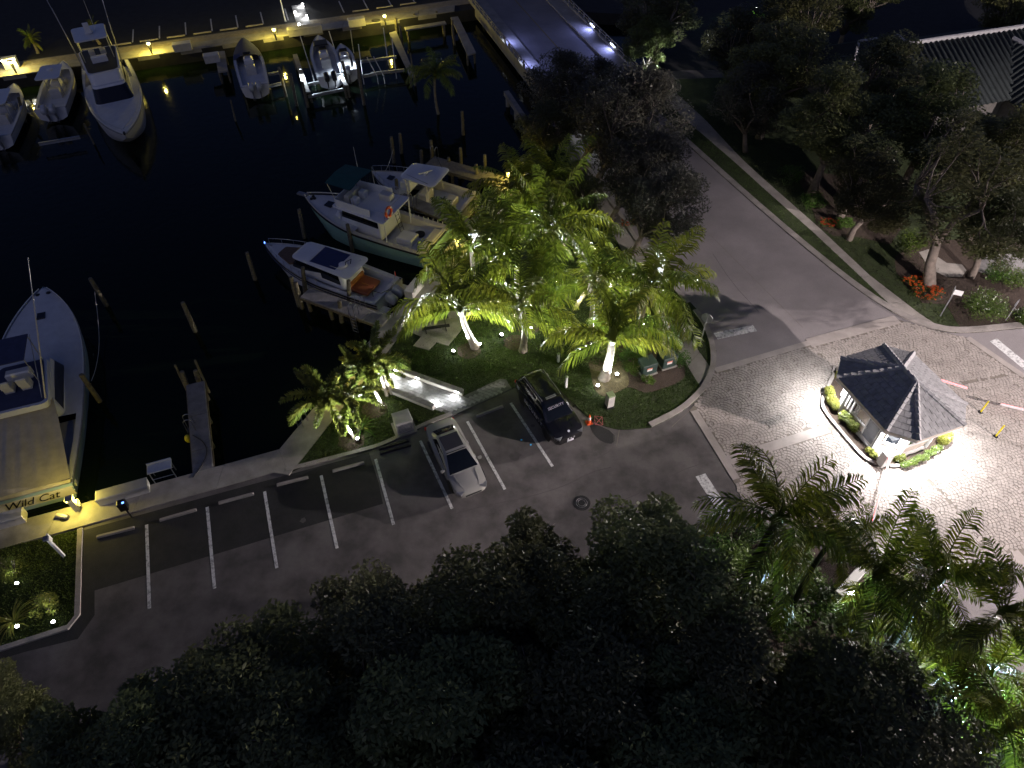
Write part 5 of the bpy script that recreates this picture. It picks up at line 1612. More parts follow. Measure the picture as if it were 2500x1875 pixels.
# white post with bracket in the left garden
p = G(157, 1358, .05)
o = thing('sign_post', 'white timber sign post leaning out of the left garden', 'sign post', p, SITE)
MB().box((0, 0, .9), (.12, .12, 1.8)).build('post', M['white'], o)
MB().box((0, .1, 1.55), (.08, .34, .5)).build('sign_panel', M['white'], o)
MB().box((0, -.05, 1.84), (.22, .24, .12)).build('cap_light', M['canvasblue'], o)
# white fender and coiled hose beside the pedestal
p = G(152, 1263, .08)
mb = MB().lathe([(0.03, -.32), (.11, -.27), (.12, 0), (.11, .27), (.03, .32)], (p.x, p.y, .2), 10, Matrix.Rotation(math.pi / 2, 3, 'Y') @ Matrix.Rotation(.2, 3, 'X'))
mb.solo('fender', M['boxwhite'], 'white boat fender lying by the glowing pedestal', 'fender', None, True)
mb = MB()
for k in range(4):
    mb.tube([(p.x + .15 + (.24 - .03 * k) * math.cos(TAU * q / 18), p.y - .05 + (.2 - .03 * k) * math.sin(TAU * q / 18), .1 + .02 * k) for q in range(19)], .016, 5)
mb.solo('coiled_hose', M['black'], 'coil of black hose under the white fender', 'hose')
mb = MB(); q0 = G(560 + 350, 60, .1); q0 = G(918, 50, .1)
for k in range(4):
    mb.tube([(q0.x + (.5 - .05 * k) * math.cos(TAU * q / 18), q0.y + (.4 - .05 * k) * math.sin(TAU * q / 18), .1 + .02 * k) for q in range(19)], .02, 5)
mb.solo('coiled_hose', M['black'], 'coil of dark hose beside the far dock lamp near the bridge', 'hose')

# bright stand at the far left
p = G(32, 165, .08)
o = thing('lit_stand', 'bright white lit stand on the far quay at the left edge', 'stand', p, FQA)
MB().bbox((0, 0, .45), (1.3, .7, .9), .04).build('cabinet', M['white'], o)
for x in (-.55, .55):
    MB().box((x, -.36, .95), (.16, .06, .1)).build('lamp', M['lampwhite'], o)
    w = p + Vector((x, -.5, 1.0)); lamp('POINT', 'lit_stand_lamp', w, 60, COOL, .05)
MB().box((0, 0, 1.0), (1.4, .8, .06)).build('top', M['white'], o)

# lit ramp on the far bank
RP = GL([(711, 14), (741, 10), (760, 64), (728, 69)], .12)
o = structure('lit_ramp', MB().prism([tuple(q[:2]) for q in RP], 0.0, .12), M['paver'])
for t, s in ((.12, 1), (.42, 0), (.66, 1), (.95, 0)):
    a = RP[0].lerp(RP[3], t); b = RP[1].lerp(RP[2], t)
    q = b.lerp(a, .12) if s else a.lerp(b, .12)
    MB().box((q.x, q.y, .3), (.16, .16, .36)).build('ramp_light', M['lampwhite'], o)
    c = a.lerp(b, .5)
    qq = q.lerp(c, .3)
    lamp('POINT', 'ramp_light_lamp', (qq.x, qq.y, .42), 60, COOL, .06)
p = G(697, 52, 0.03)
o = thing('flagpole', 'white pole standing left of the lit ramp', 'pole', p)
MB().tube([(0, 0, 0), (0, 0, 4.5)], [.09, .05], 8).build('pole', M['white'], o); MB().lathe([(.16, 0), (.12, .12)], (0, 0, 0), 10).build('base', M['galv'], o)

# far parking stops
for k, t in enumerate((-40, -37, -34.2, -31.4, -28.6, -25.8, -23.0, -11.0, -8.2, -5.4)):
    q = Vector((-6.15, fq(-6.15))) + FX * (t + 1.4) + FY * 4.1
    MB().bbox((q.x, q.y, .06), (1.9, .16, .13), .03, FQA).solo('wheel_stop', M['kerb'], ['first', 'second', 'third', 'fourth', 'fifth', 'sixth', 'seventh', 'eighth', 'ninth', 'tenth'][k] + ' wheel stop from the left behind the far brick walk', 'wheel stop', 'wheel stops of the far parking row')

# wheel stops of the near lot
WS = [((235, 1310), (327, 1287), 'wheel stop nearest the left garden'), ((389, 1269), (479, 1243), 'wheel stop below the black charging post'), ((533, 1227), (619, 1204), 'wheel stop below the short pier root'),
      ((675, 1183), (752, 1164), 'wheel stop at the corner where the quay turns'), ((811, 1149), (889, 1128), 'wheel stop left of the doubled pair'), ((925, 1095), (998, 1074), 'dark wheel stop behind the doubled pale one'),
      ((927, 1106), (1002, 1085), 'pale wheel stop in front of its dark twin'), ((1048, 1066), (1118, 1036), 'wheel stop under the rear of the silver sedan'), ((1163, 1015), (1228, 990), 'wheel stop beside the paver path end')]
for a, b, lab in WS:
    a, b = G(*a, .1), G(*b, .1); d = b - a; c = (a + b) / 2
    mb = MB(); L = d.length
    rings = []
    m4 = Matrix.Translation((c.x, c.y, 0.008)) @ Matrix.Rotation(math.atan2(d.y, d.x), 4, 'Z')
    for x in (-L / 2, -L / 2 + .06, L / 2 - .06, L / 2):
        e = .03 if abs(x) == L / 2 else 0
        rings.append([m4 @ Vector(p_) for p_ in ((x, -.08, 0), (x, .08, 0), (x, .06, .12 - e), (x, -.06, .12 - e))])
    mb.loft(rings).solo('wheel_stop', M['kerb'] if 'dark' not in lab else M['asphalt'], lab, 'wheel stop', 'wheel stops of the near parking bays')

# manholes
for lab, u, v in (('manhole cover on the road beside the palms', 1719, 671), ('manhole cover in the lot above the dark trees', 1420, 1228)):
    p = G(u, v, 0)
    o = thing('manhole_cover', lab, 'manhole', p)
    MB().lathe([(.46, .004), (.46, .014), (.40, .016)], (0, 0, 0), 28).build('rim', M['iron'], o)
    MB().lathe([(.385, .006), (.385, .019), (.3, .019)], (0, 0, 0), 28).build('lid', M['iron'], o)
    for r in (.29, .19):
        mb = MB(); mb.tube([(r * math.cos(TAU * k / 28), r * math.sin(TAU * k / 28), .021) for k in range(29)], .012, 4); mb.build('tread_ring', M['galv'], o)

# ================================================================ SMALL THINGS ON THE LAWN
def meter(label, u, v, h, slim=.12):
    p = G(u, v, .05)
    o = thing('meter_post', label, 'post', p, .5, 'white posts on the lawn by the security car')
    MB().box((0, 0, h / 2), (slim, slim, h)).build('post', M['white'], o)
    MB().box((0, 0, h + .04), (slim * 1.5, slim * 1.5, .08), top=.4).build('cap', M['greenlid'], o)
    MB().box((-slim * .8, 0, h * .6), (.06, .08, .14)).build('outlet', M['galv'], o)
meter('white post on the lawn beside the security car', 1382, 946, .95)
meter('shorter white post farther up the lawn', 1363, 883, .7)
p = G(1487, 992, .05)
o = thing('utility_pedestal', 'square utility pedestal with green lid at the dry bed edge', 'utility box', p, .35)
MB().box((0, 0, .07), (.46, .46, .16)).build('base', M['black'], o)
MB().box((0, 0, .58), (.4, .4, .9)).build('body', M['boxwhite'], o)
MB().bbox((0, 0, 1.05), (.44, .44, .08), .03).build('lid', M['greenlid'], o)
def transformer(label, u, v, rz):
    p = G(u, v, .06)
    o = thing('transformer_box', label, 'transformer', p, rz, 'green transformer boxes in the mulch bed')
    MB().box((0, 0, .04), (1.05, .95, .08)).build('pad', M['concrete'], o)
    MB().bbox((0, 0, .45), (.92, .8, .76), .05).build('body', M['trans_green'], o)
    MB().bbox((0, 0, .86), (.98, .86, .07), .03).build('lid', M['trans_green'], o)
    MB().box((-.05, -.405, .5), (.34, .012, .24)).build('warning_label', M['white'], o)
    MB().box((-.05, -.413, .585), (.34, .012, .06)).build('warning_stripe', M['orange'], o)
transformer('green transformer box nearer the dry bed', 1578, 905, .35)
transformer('green transformer box nearer the sidewalk', 1626, 888, .35)
# traffic cone
p = G(1438, 1032, 0.006)
o = thing('traffic_cone', 'orange traffic cone with pale collar at the lawn corner', 'traffic cone', p, .3)
MB().bbox((0, 0, .025), (.36, .36, .05), .015).build('base', M['orange'], o)
MB().lathe([(.14, .05), (.10, .28)], (0, 0, 0), 14).build('cone', M['orange'], o, True)
MB().lathe([(.101, .285), (.065, .48)], (0, 0, 0), 14).build('collar', M['white'], o, True)
MB().lathe([(.064, .485), (.03, .7), (.02, .71)], (0, 0, 0), 14).build('tip', M['orange'], o, True)
# pink wire marker
p = G(1461, 1030, .05)
mb = MB()
for a, b in (((-.22, -.25), (.22, -.3)), ((.22, -.3), (.24, .3)), ((.24, .3), (-.2, .38)), ((-.2, .38), (-.22, -.25)), ((-.22, -.25), (.24, .3)), ((.22, -.3), (-.2, .38))):
    mb.box((p.x + (a[0] + b[0]) / 2, p.y + (a[1] + b[1]) / 2, .13), (math.hypot(b[0] - a[0], b[1] - a[1]), .022, .02), math.atan2(b[1] - a[1], b[0] - a[0]))
mb.solo('marking', M['pink'], 'pink crossed square marker frame on the lawn by the cone', 'marker')
# white irrigation / air unit in the triangular lawn
p = G(987, 1045, .05)
o = thing('utility_unit', 'white ventilated utility unit on a pad beside the small palms', 'utility unit', p, math.radians(22))
MB().box((0, 0, .04), (1.25, 1.15, .09)).build('pad', M['concrete'], o)
MB().bbox((0, .05, .5), (.95, .85, .84), .04).build('body', M['boxwhite'], o)
MB().bbox((0, .05, .95), (1.0, .92, .07), .03).build('lid', M['boxwhite'], o)
for k in range(6):
    MB().box((0, -.385, .2 + k * .11), (.78, .03, .04)).build('louvre', M['galv'], o)
# picnic table
p = G(1062, 792, .09)
o = thing('picnic_table', 'dark metal picnic table on the pale pad under the palm', 'picnic table', p, math.radians(10))
for k in range(5):
    MB().box((0, -.3 + k * .15, .75), (1.8, .135, .035)).build('top_slat', M['black'], o)
for s in (-1, 1):
    for k in range(2):
        MB().box((0, s * (.68 + k * .14), .45), (1.8, .125, .035)).build('bench_slat', M['black'], o)
for x in (-.65, .65):
    MB().tube([(x, -.75, .43), (x, -.8, .03), (x, -.3, .03), (x, -.2, .72)], .03, 6).build('leg_frame', M['black'], o)
    MB().tube([(x, .75, .43), (x, .8, .03), (x, .3, .03), (x, .2, .72)], .03, 6).build('leg_frame', M['black'], o)
    MB().tube([(x, -.75, .42), (x, .75, .42)], .03, 6).build('cross_bar', M['black'], o)
# stop sign seen from behind
p = G(1708, 845, .05)
o = thing('stop_sign', 'octagonal stop sign seen from behind on the grass verge', 'traffic sign', p, math.radians(-35))
MB().box((0, 0, 1.35), (.06, .06, 2.7)).build('post', M['galv'], o)
oc = [(.38 * math.cos(TAU * (k + .5) / 8), .38 * math.sin(TAU * (k + .5) / 8)) for k in range(8)]
MB().loft([[(x, .04, 2.35 + z) for x, z in oc], [(x, .055, 2.35 + z) for x, z in oc]]).build('plate', M['alu'], o)
MB().loft([[(x * .98, .056, 2.35 + z * .98) for x, z in oc], [(x * .98, .059, 2.35 + z * .98) for x, z in oc]]).build('red_face', M['red'], o)
# street name sign in the right garden
p = G(2295, 772, .05)
o = thing('street_name_sign', 'white street name sign with two crossed blades in the right garden', 'street sign', p, math.radians(30))
MB().tube([(0, 0, 0), (0, 0, 2.25)], .04, 8).build('post', M['alu'], o)
MB().box((0, .06, 2.1), (.62, .02, .42), M=Matrix.Rotation(.5, 3, 'Z')).build('blade', M['white'], o)
MB().box((.08, -.22, 2.12), (.5, .02, .38), M=Matrix.Rotation(-.9, 3, 'Z')).build('blade', M['white'], o)
# grey post at the right edge
p = G(2455, 782, .05)
o = thing('sign_post', 'thin grey sign post between the shrubs at the right edge', 'sign post', p)
MB().tube([(0, 0, 0), (0, 0, 1.7)], .035, 8).build('post', M['galv'], o); MB().box((0, .04, 1.5), (.3, .02, .4), .6).build('plate', M['alu'], o)
# driveway wall behind the bottom right palms, brightly lit
p = G(2072, 1432, 0)
o = thing('lit_wall', 'white entrance wall glowing behind the curved palm trunk', 'wall', p, math.radians(40))
MB().box((0, 0, .8), (3.4, .3, 1.6)).build('wall', M['white'], o); MB().bbox((0, 0, 1.64), (3.6, .42, .1), .03).build('coping', M['trim'], o)
uplight('bright wall lamp at the foot of the entrance wall', 2074, 1452, over(2074, 1425, .9), 5000, 175, .2)
uplight('green lamp in the foliage at the top edge', 1845, 22, over(1840, 0, 3), 120, 140, .08, col=(.3, 1, .05))
# pale walk behind trees at the right
structure('house_driveway', MB().prism([tuple(q[:2]) for q in GL([(2370, 660), (2430, 600), (2500, 560), (2600, 560), (2600, 680), (2480, 690)])], 0, .07), M['paver'])
# ================================================================ BOATS
class Hull:
    """local frame: x from stern (-L/2) to bow (+L/2), z = 0 at the waterline"""
    def __init__(s, L, B, fs, fb, sq=0.9, full=2.3, start=0.42, rake=0.07):
        s.L, s.B, s.fs, s.fb, s.sq, s.full, s.start, s.rake = L, B, fs, fb, sq, full, start, rake
    def x(s, t): return -s.L / 2 + s.L * t
    def b(s, t):
        if t < s.start:
            return s.B / 2 * (s.sq + (1 - s.sq) * math.sin(math.pi / 2 * t / s.start))
        u = (t - s.start) / (1 - s.start)
        return s.B / 2 * max(0.0, 1 - u ** s.full) ** 0.92 + 0.02
    def z(s, t): return s.fs + (s.fb - s.fs) * t ** 1.8
    def shell(s, keel=-0.45, n=26):
        rings = []
        for i in range(n + 1):
            t = i / n
            b, zs, x = s.b(t), s.z(t), s.x(t)
            k = max(0.0, (t - 0.72) / 0.28)
            zk = keel + (zs - 0.25 - keel) * k ** 2.2
            zc = -0.08 + (zs * 0.72 + 0.08) * k ** 1.8
            xr = -s.rake * s.L * k ** 1.2
            bc = b * (0.86 - 0.34 * k)
            half = [(x + xr, 0, zk), (x + xr * .8, bc * .55, zk * .6 + zc * .4 - 0.02), (x + xr * .5, bc, zc), (x + xr * .2, b * (.95 - .08 * k), (zc + zs) / 2), (x, b, zs)]
            ring = [(p[0], p[1], p[2]) for p in half[::-1]] + [(p[0], -p[1], p[2]) for p in half[1:]]
            rings.append(ring)
        mb = MB().loft(rings, False, False)
        m = len(rings[0])
        mb.f.append(tuple(range(m)))
        return mb
    def deck(s, t0, t1, drop=0.04, camber=0.06, n=18, inset=0.05):
        rings = []
        for i in range(n + 1):
            t = t0 + (t1 - t0) * i / n
            b = max(0.012, s.b(t) - inset); z = s.z(t) - drop; x = s.x(t)
            rings.append([(x, -b, z), (x, -b * .5, z + camber * .75), (x, 0, z + camber), (x, b * .5, z + camber * .75), (x, b, z)])
        return MB().loft(rings, False, False)
    def coaming(s, t0, t1, w, sole, n=12):
        """side decks with an inner wall down to the cockpit sole, and a transom cap"""
        mb = MB()
        for sd in (-1, 1):
            rings = []
            for i in range(n + 1):
                t = t0 + (t1 - t0) * i / n
                b, z, x = s.b(t), s.z(t), s.x(t)
                rings.append([(x, sd * (b - .02), z - .01), (x, sd * (b - w), z - .01), (x, sd * (b - w - .02), sole)])
            mb.loft(rings, False, False)
        b0, z0, x0 = s.b(t0), s.z(t0), s.x(t0)
        mb.box((x0 + .14, 0, (z0 + sole) / 2 - .01), (.28, 2 * b0 - .1, z0 - sole))
        return mb
    def sole(s, t0, t1, w, z, n=10):
        rings = []
        for i in range(n + 1):
            t = t0 + (t1 - t0) * i / n
            b = s.b(t) - w
            rings.append([(s.x(t), -b, z), (s.x(t), b, z)])
        return MB().loft(rings, False, False)
    def rail(s, t0, t1, lift, inset=0.03, r=0.02, n=20, both=True, sd=0, foot=True):
        out = []
        for q in ((-1, 1) if both else (sd,)):
            out.append(MB().tube([(s.x(t), q * max(0.0, s.b(t) - inset), s.z(t) + lift) for t in [t0 + (t1 - t0) * i / n for i in range(n + 1)]], r, 6))
        return out
    def stripe(s, lift, h, mat, root, name='rub_rail', t0=0.0, t1=0.985):
        for q in (-1, 1):
            rings = []
            for i in range(25):
                t = t0 + (t1 - t0) * i / 24
                b, z, x = s.b(t), s.z(t) + lift, s.x(t)
                rings.append([(x, q * (b + .035), z - h / 2), (x, q * (b + .035), z + h / 2), (x, q * (b - .03), z + h / 2), (x, q * (b - .03), z - h / 2)])
            MB().loft(rings).build(name, M[mat], root)

def rring(x0, x1, w0, w1, z, r=.25, k=5, rake=0.0):
    """a rounded outline from stern x0 (half width w0) to bow x1 (half width w1) at height z"""
    pts = []
    def corner(cx, cy, a0, rx):
        return [(cx + rx * math.cos(a0 + math.pi / 2 * i / k), cy + r * math.sin(a0 + math.pi / 2 * i / k), z) for i in range(k + 1)]
    pts += corner(x1 - r, w1 - r, 0, r)
    pts += corner(x0 + r, w0 - r, math.pi / 2, r)
    pts += corner(x0 + r, -w0 + r, math.pi, r)
    pts += corner(x1 - r, -w1 + r, 3 * math.pi / 2, r)
    return pts
def rblock(secs, r=.25, k=5):
    return MB().loft([rring(x0, x1, w0, w1, z, r, k) for x0, x1, w0, w1, z in secs], True, True)
def lerp_sec(a, b, f, grow=0.0):
    q = [a[i] + (b[i] - a[i]) * f for i in range(5)]
    return (q[0] - grow, q[1] + grow, q[2] + grow, q[3] + grow, q[4])
def house(root, a, b, name='cabin', mat='gel', band=(.45, .85), r=.25, glass='glass', top=True, wname='window', skip_back=True):
    h = rblock([a, b], r).build(name, M[mat], root, 35)
    if band:
        s0, s1 = lerp_sec(a, b, band[0], .012), lerp_sec(a, b, band[1], .012)
        R0_, R1_ = rring(*s0[:4], s0[4], r), rring(*s1[:4], s1[4], r)
        n = len(R0_); k = n // 4
        # front with its two rounded corners, then the two sides
        for idx in (list(range(n - k, n)) + list(range(0, k)), list(range(k - 1, k + 1)), list(range(3 * k - 1, 3 * k + 1))):
            mb = MB()
            mb.loft([[R0_[i] for i in idx], [R1_[i] for i in idx]], False, False)
            mb.build(wname, M[glass], h)
    return h
def outboard(root, x, y, z, mat='outboard', s=1.0, tilt=0.0):
    o = bpy.data.objects.new('outboard_motor', None); COL.objects.link(o); o.parent = root
    o.location = (x, y, z); o.rotation_euler = (0, tilt, 0)
    cw = MB()
    cw.loft([rring(-.42 * s, .36 * s, .22 * s, .24 * s, 0, .12 * s, 4), rring(-.50 * s, .40 * s, .25 * s, .27 * s, .3 * s, .12 * s, 4), rring(-.42 * s, .38 * s, .22 * s, .25 * s, .55 * s, .12 * s, 4), rring(-.25 * s, .30 * s, .15 * s, .18 * s, .66 * s, .1 * s, 4)])
    cw.build('cowling', M[mat], o, 50)
    MB().loft([rring(-.18 * s, .16 * s, .1 * s, .1 * s, 0, .05, 3), rring(-.2 * s, .1 * s, .06 * s, .06 * s, -.7 * s, .04, 3), rring(-.28 * s, .05 * s, .05 * s, .05 * s, -1.05 * s, .03, 3)]).build('leg', M['galv' if mat != 'black' else 'black'], o)
    MB().lathe([(.02, -.12), (.07, -.1), (.08, .2), (.02, .32)], (-.32 * s, 0, -.95 * s), 8, Matrix.Rotation(math.pi / 2, 3, 'Y')).build('gearcase', M['galv'], o)
    for k in range(3):
        MB().box((-.48 * s, .1 * s * math.cos(TAU * k / 3), -.95 * s + .1 * s * math.sin(TAU * k / 3)), (.02, .09, .2), M=Matrix.Rotation(TAU * k / 3, 3, 'X')).build('propeller_blade', M['steel'], o)
    return o
def boat(label, bow, bz, stern, sz, lift=0.0, name='boat', group='boats moored at the marina', L=None):
    b, s = G(*bow, bz), G(*stern, sz)
    d = Vector((b.x - s.x, b.y - s.y)); LL = d.length
    c = Vector(((b.x + s.x) / 2, (b.y + s.y) / 2))
    return thing(name, label, 'boat', (c.x, c.y, WATER + lift), math.atan2(d.y, d.x), group), LL
def rails(H, root, t0, t1, h, posts, mat='steel', r=.018):
    for mb in H.rail(t0, t1, h, .06, r): mb.build('guard_rail', M[mat], root, True)
    for i in range(posts + 1):
        t = t0 + (t1 - t0) * i / posts
        for q in (-1, 1):
            b = max(0, H.b(t) - .06)
            MB().tube([(H.x(t), q * b, H.z(t) - .03), (H.x(t), q * b, H.z(t) + h)], r, 5).build('stanchion', M[mat], root)
def antenna(root, p, q, mat='white', r=.018, name='antenna'):
    MB().tube([p, q], [r, r * .5], 6).build(name, M[mat], root)

# ---- white express yacht
root, L = boat('white express yacht with rust leather sunpad and twin outboards', (645, 592), .35, (952, 716), -.45, name='express_yacht')
H = Hull(L, 3.5, .95, 1.55, .92, 2.2, .40, .09)
H.shell().build('hull', M['gel'], root, 40)
H.stripe(-.1, .1, 'black', root); H.stripe(-.34, .05, 'canvasblue', root, 'hull_stripe')
H.deck(.60, .985).build('foredeck', M['geldeck'], root, True)
H.coaming(.02, .62, .34, .38).build('side_deck', M['geldeck'], root)
H.sole(.02, .62, .36, .38).build('cockpit_sole', M['geldeck'], root)
MB().loft([rring(H.x(.70), H.x(.86), 1.02, .55, H.z(.78) + .03, .2), rring(H.x(.705), H.x(.855), .98, .52, H.z(.78) + .10, .2)]).build('lounge_pad', M['teak'], root)
a = (H.x(.26), H.x(.735), 1.22, 1.0, .9); b = (H.x(.28), H.x(.66), 1.12, .85, 2.05)
house(root, a, b, 'cabin', 'gel', (.30, .93), .3)
rt = rblock([(H.x(.22), H.x(.685), 1.26, 1.02, 2.06), (H.x(.21), H.x(.69), 1.32, 1.06, 2.14), (H.x(.23), H.x(.67), 1.2, .95, 2.24)], .42).build('hardtop', M['gel'], root, 40)
MB().box((H.x(.435), 0, 2.252), (L * .21, 1.85, .02)).build('sunroof', pm('dark_blue_mesh_shade', (.03, .04, .12), .6), rt)
for dx in (-.105, .105):
    MB().box((H.x(.435 + dx), 0, 2.275), (.09, 1.95, .03)).build('sunroof_bar', M['gel'], rt)
MB().lathe([(.28, 0), (.31, .06), (.29, .2), (.15, .26)], (H.x(.31), .35, 2.26), 16).build('radar_dome', M['gel'], rt, 50)
MB().tube([(H.x(.285), -.1, 2.25), (H.x(.27), -.1, 2.7), (H.x(.285), .35, 2.7), (H.x(.29), .35, 2.25)], .03, 6).build('light_arch', M['black'], rt)
antenna(rt, (H.x(.29), .7, 2.25), (H.x(.31), 1.6, 3.2)); antenna(rt, (H.x(.25), -.7, 2.25), (H.x(.24), -.75, 2.32), 'gel', .05, 'vent')
MB().loft([rring(H.x(.125), H.x(.255), .82, .86, .62, .12), rring(H.x(.12), H.x(.26), .85, .9, .80, .12), rring(H.x(.125), H.x(.255), .8, .84, .86, .12)]).build('sunpad', M['leather'], root, 40)
MB().box((H.x(.265), 0, 1.0), (.24, 1.75, .32)).build('backrest', M['leather2'], root)
MB().box((H.x(.19), 0, .875), (.6, .1, .03)).build('pad_tab', M['leather2'], root)
for q in (-1, 1):
    MB().box((H.x(-.02), q * 1.28, .32), (.75, .75, .1)).build('swim_step', M['gel'], root)
    outboard(root, H.x(-.025), q * .42, .55, 'outboard', 1.0, -.35)
rails(H, root, .45, .97, .42, 7)
MB().tube([(H.x(.07), .9, .9), (H.x(.07), .9, 1.45), (H.x(.0), .9, 1.5), (H.x(-.02), .3, 1.45)], .025, 6).build('tow_frame', M['black'], root)
MB().lathe([(.06, 0), (.03, .12)], (H.x(.995), 0, H.z(1) + .02), 8).build('bow_light', M['lampblue'], root)
MB().box((H.x(.96), 0, H.z(.96) + .05), (.5, .1, .08)).build('anchor_roller', M['steel'], root)
antenna(root, (H.x(.04), -1.3, .95), (H.x(.03), -1.3, 1.7), 'boxwhite', .02, 'flag_staff')
MB().box((H.x(.028), -1.3, 1.45), (.03, .05, .4)).build('flag', M['red'], root)

# ---- green trawler
root, L = boat('pale green trawler with green canopy and orange life ring', (742, 474), 1.0, (1072, 594), -.1, name='trawler')
H = Hull(L, 4.3, 1.35, 2.2, .93, 2.1, .45, .08)
H.shell(-.6).build('hull', M['hullgreen'], root, 40)
H.stripe(-.04, .12, 'black', root)
H.deck(.52, .985, .03, .08).build('foredeck', M['geldeck'], root, True)
H.coaming(.02, .54, .42, .72).build('side_deck', M['geltan'], root)
H.sole(.02, .54, .44, .72).build('cockpit_sole', M['geldeck'], root)
for t0, t1, q in ((.02, .985, 1),):
    for mb in H.rail(.55, .985, .16, .02, .05): mb.build('bulwark_cap', M['geltan'], root, True)
MB().box((H.x(.80), .05, H.z(.8) + .08), (.62, .62, .12)).build('deck_hatch', M['glass'], root)
for q in ((.93, .2), (.935, -.12), (.915, .05)):
    MB().lathe([(.12, 0), (.12, .1), (.07, .14)], (H.x(q[0]), q[1], H.z(.93) + .03), 10).build('windlass', M['black'], root)
MB().box((H.x(1.01), 0, H.z(1) + .03), (.9, .35, .12)).build('bow_pulpit', M['galv'], root)
house(root, (H.x(.34), H.x(.665), 1.42, 1.15, 1.15), (H.x(.345), H.x(.63), 1.36, 1.1, 3.0), 'wheelhouse', 'gel', (.52, .86), .16)
MB().loft([rring(H.x(.66), H.x(.72), 1.05, .9, H.z(.7), .15), rring(H.x(.655), H.x(.69), 1.05, .85, H.z(.7) + .5, .15)]).build('trunk_cabin', M['gel'], root, 35)
fd = rblock([(H.x(.28), H.x(.68), 1.85, 1.45, 3.0), (H.x(.278), H.x(.682), 1.88, 1.48, 3.08), (H.x(.28), H.x(.68), 1.85, 1.45, 3.12)], .2).build('flybridge_deck', M['gel'], root)
for q in (-1, 1):
    MB().add([(H.x(.39), q * 1.6, 3.12), (H.x(.645), q * 1.42, 3.12), (H.x(.645), q * 1.42, 3.75), (H.x(.39), q * 1.6, 3.75), (H.x(.39), q * 1.54, 3.12), (H.x(.645), q * 1.36, 3.12), (H.x(.645), q * 1.36, 3.75), (H.x(.39), q * 1.54, 3.75)],
             [(0, 1, 2, 3), (4, 5, 6, 7), (3, 2, 6, 7), (0, 3, 7, 4), (1, 2, 6, 5)]).build('flybridge_side', M['gel'], fd)
    MB().tube([(H.x(.29), q * 1.7, .9), (H.x(.285), q * 1.72, 3.0)], .05, 8).build('roof_post', M['gel'], root)
MB().box((H.x(.652), 0, 3.45), (.06, 2.7, .65)).build('flybridge_front', M['gel'], fd)
for dx, q in ((.55, .5), (.55, -.5)):
    MB().bbox((H.x(dx), q, 3.4), (.5, .5, .55), .05).build('helm_seat', M['gel'], fd)
MB().bbox((H.x(.60), 0, 3.45), (.45, 1.5, .65), .05).build('helm_console', M['geltan'], fd)
MB().bbox((H.x(.40), -.95, 3.38), (.95, .6, .5), .04).build('locker', M['boxwhite'], fd)
cp = MB().loft([[(H.x(.51), -1.45, 4.95), (H.x(.51), 0, 5.1), (H.x(.51), 1.45, 4.95)], [(H.x(.70), -1.35, 4.95), (H.x(.70), 0, 5.1), (H.x(.70), 1.35, 4.95)]], False, False)
cp.loft([[(H.x(.51), -1.45, 4.90), (H.x(.51), 0, 5.05), (H.x(.51), 1.45, 4.90)], [(H.x(.70), -1.35, 4.90), (H.x(.70), 0, 5.05), (H.x(.70), 1.35, 4.90)]], False, False)
cp.build('canopy', M['canvasgreen'], root)
for x_, q in ((.51, -1.42), (.51, 1.42), (.69, -1.3), (.69, 1.3)):
    MB().tube([(H.x(x_ * .8 + .1), q, 3.7), (H.x(x_), q, 4.93)], .025, 6).build('canopy_pole', M['steel'], root)
# life ring on the flybridge rail
rg = MB(); cx, cy, cz = H.x(.285), .95, 3.55
rings = []
for k in range(20):
    a_ = TAU * k / 20
    c_ = Vector((cx, cy + .36 * math.cos(a_), cz + .36 * math.sin(a_))); d_ = Vector((0, math.cos(a_), math.sin(a_)))
    rings.append([c_ + d_ * (.1 * math.cos(TAU * j / 8)) + Vector((1, 0, 0)) * (.1 * math.sin(TAU * j / 8)) for j in range(8)])
rings.append(rings[0]); rg.loft(rings, True, False)
lr = rg.build('life_ring', M['orange'], root, True)
for k in range(4):
    a_ = TAU * (k + .5) / 4
    MB().box((cx, cy + .36 * math.cos(a_), cz + .36 * math.sin(a_)), (.23, .1, .23), M=Matrix.Rotation(a_, 3, 'X')).build('white_band', M['white'], lr)
for q in (-1.62, 1.62):
    MB().tube([(H.x(.28), q, 3.12), (H.x(.28), q, 3.9), (H.x(.39), q, 3.9)], .022, 6).build('flybridge_rail', M['steel'], fd)
MB().tube([(H.x(.28), -1.62, 3.88), (H.x(.28), 1.62, 3.88)], .022, 6).build('flybridge_rail', M['steel'], fd)
def rungs(root, p, q, w, n, mat='black', side=Vector((0, 1, 0))):
    p, q = Vector(p), Vector(q)
    mb = MB()
    for s in (-1, 1): mb.tube([p + side * (s * w), q + side * (s * w)], .022, 5)
    for k in range(n):
        c = p.lerp(q, (k + .5) / n); mb.tube([c - side * w, c + side * w], .018, 5)
    return mb.build('boarding_steps', M[mat], root)
rungs(root, (H.x(.29), -.5, .75), (H.x(.33), -.5, 3.1), .2, 7)
rungs(root, (H.x(.57), -1.58, 3.1), (H.x(.56), -1.52, 4.3), .2, 6, side=Vector((1, 0, 0)))
antenna(root, (H.x(.62), -1.5, 3.7), (H.x(.65), -1.9, 6.2)); 
MB().bbox((H.x(.22), 0.2, .98), (1.3, 1.1, .5), .05).build('engine_box', M['gel'], root)
MB().lathe([(.38, 0), (.4, .12), (.3, .14)], (H.x(.18), -.8, .73), 16).build('bait_tub', M['black'], root)
MB().bbox((H.x(.06), .0, 1.05), (.7, 2.6, .66), .05).build('stern_locker', M['geltan'], root)
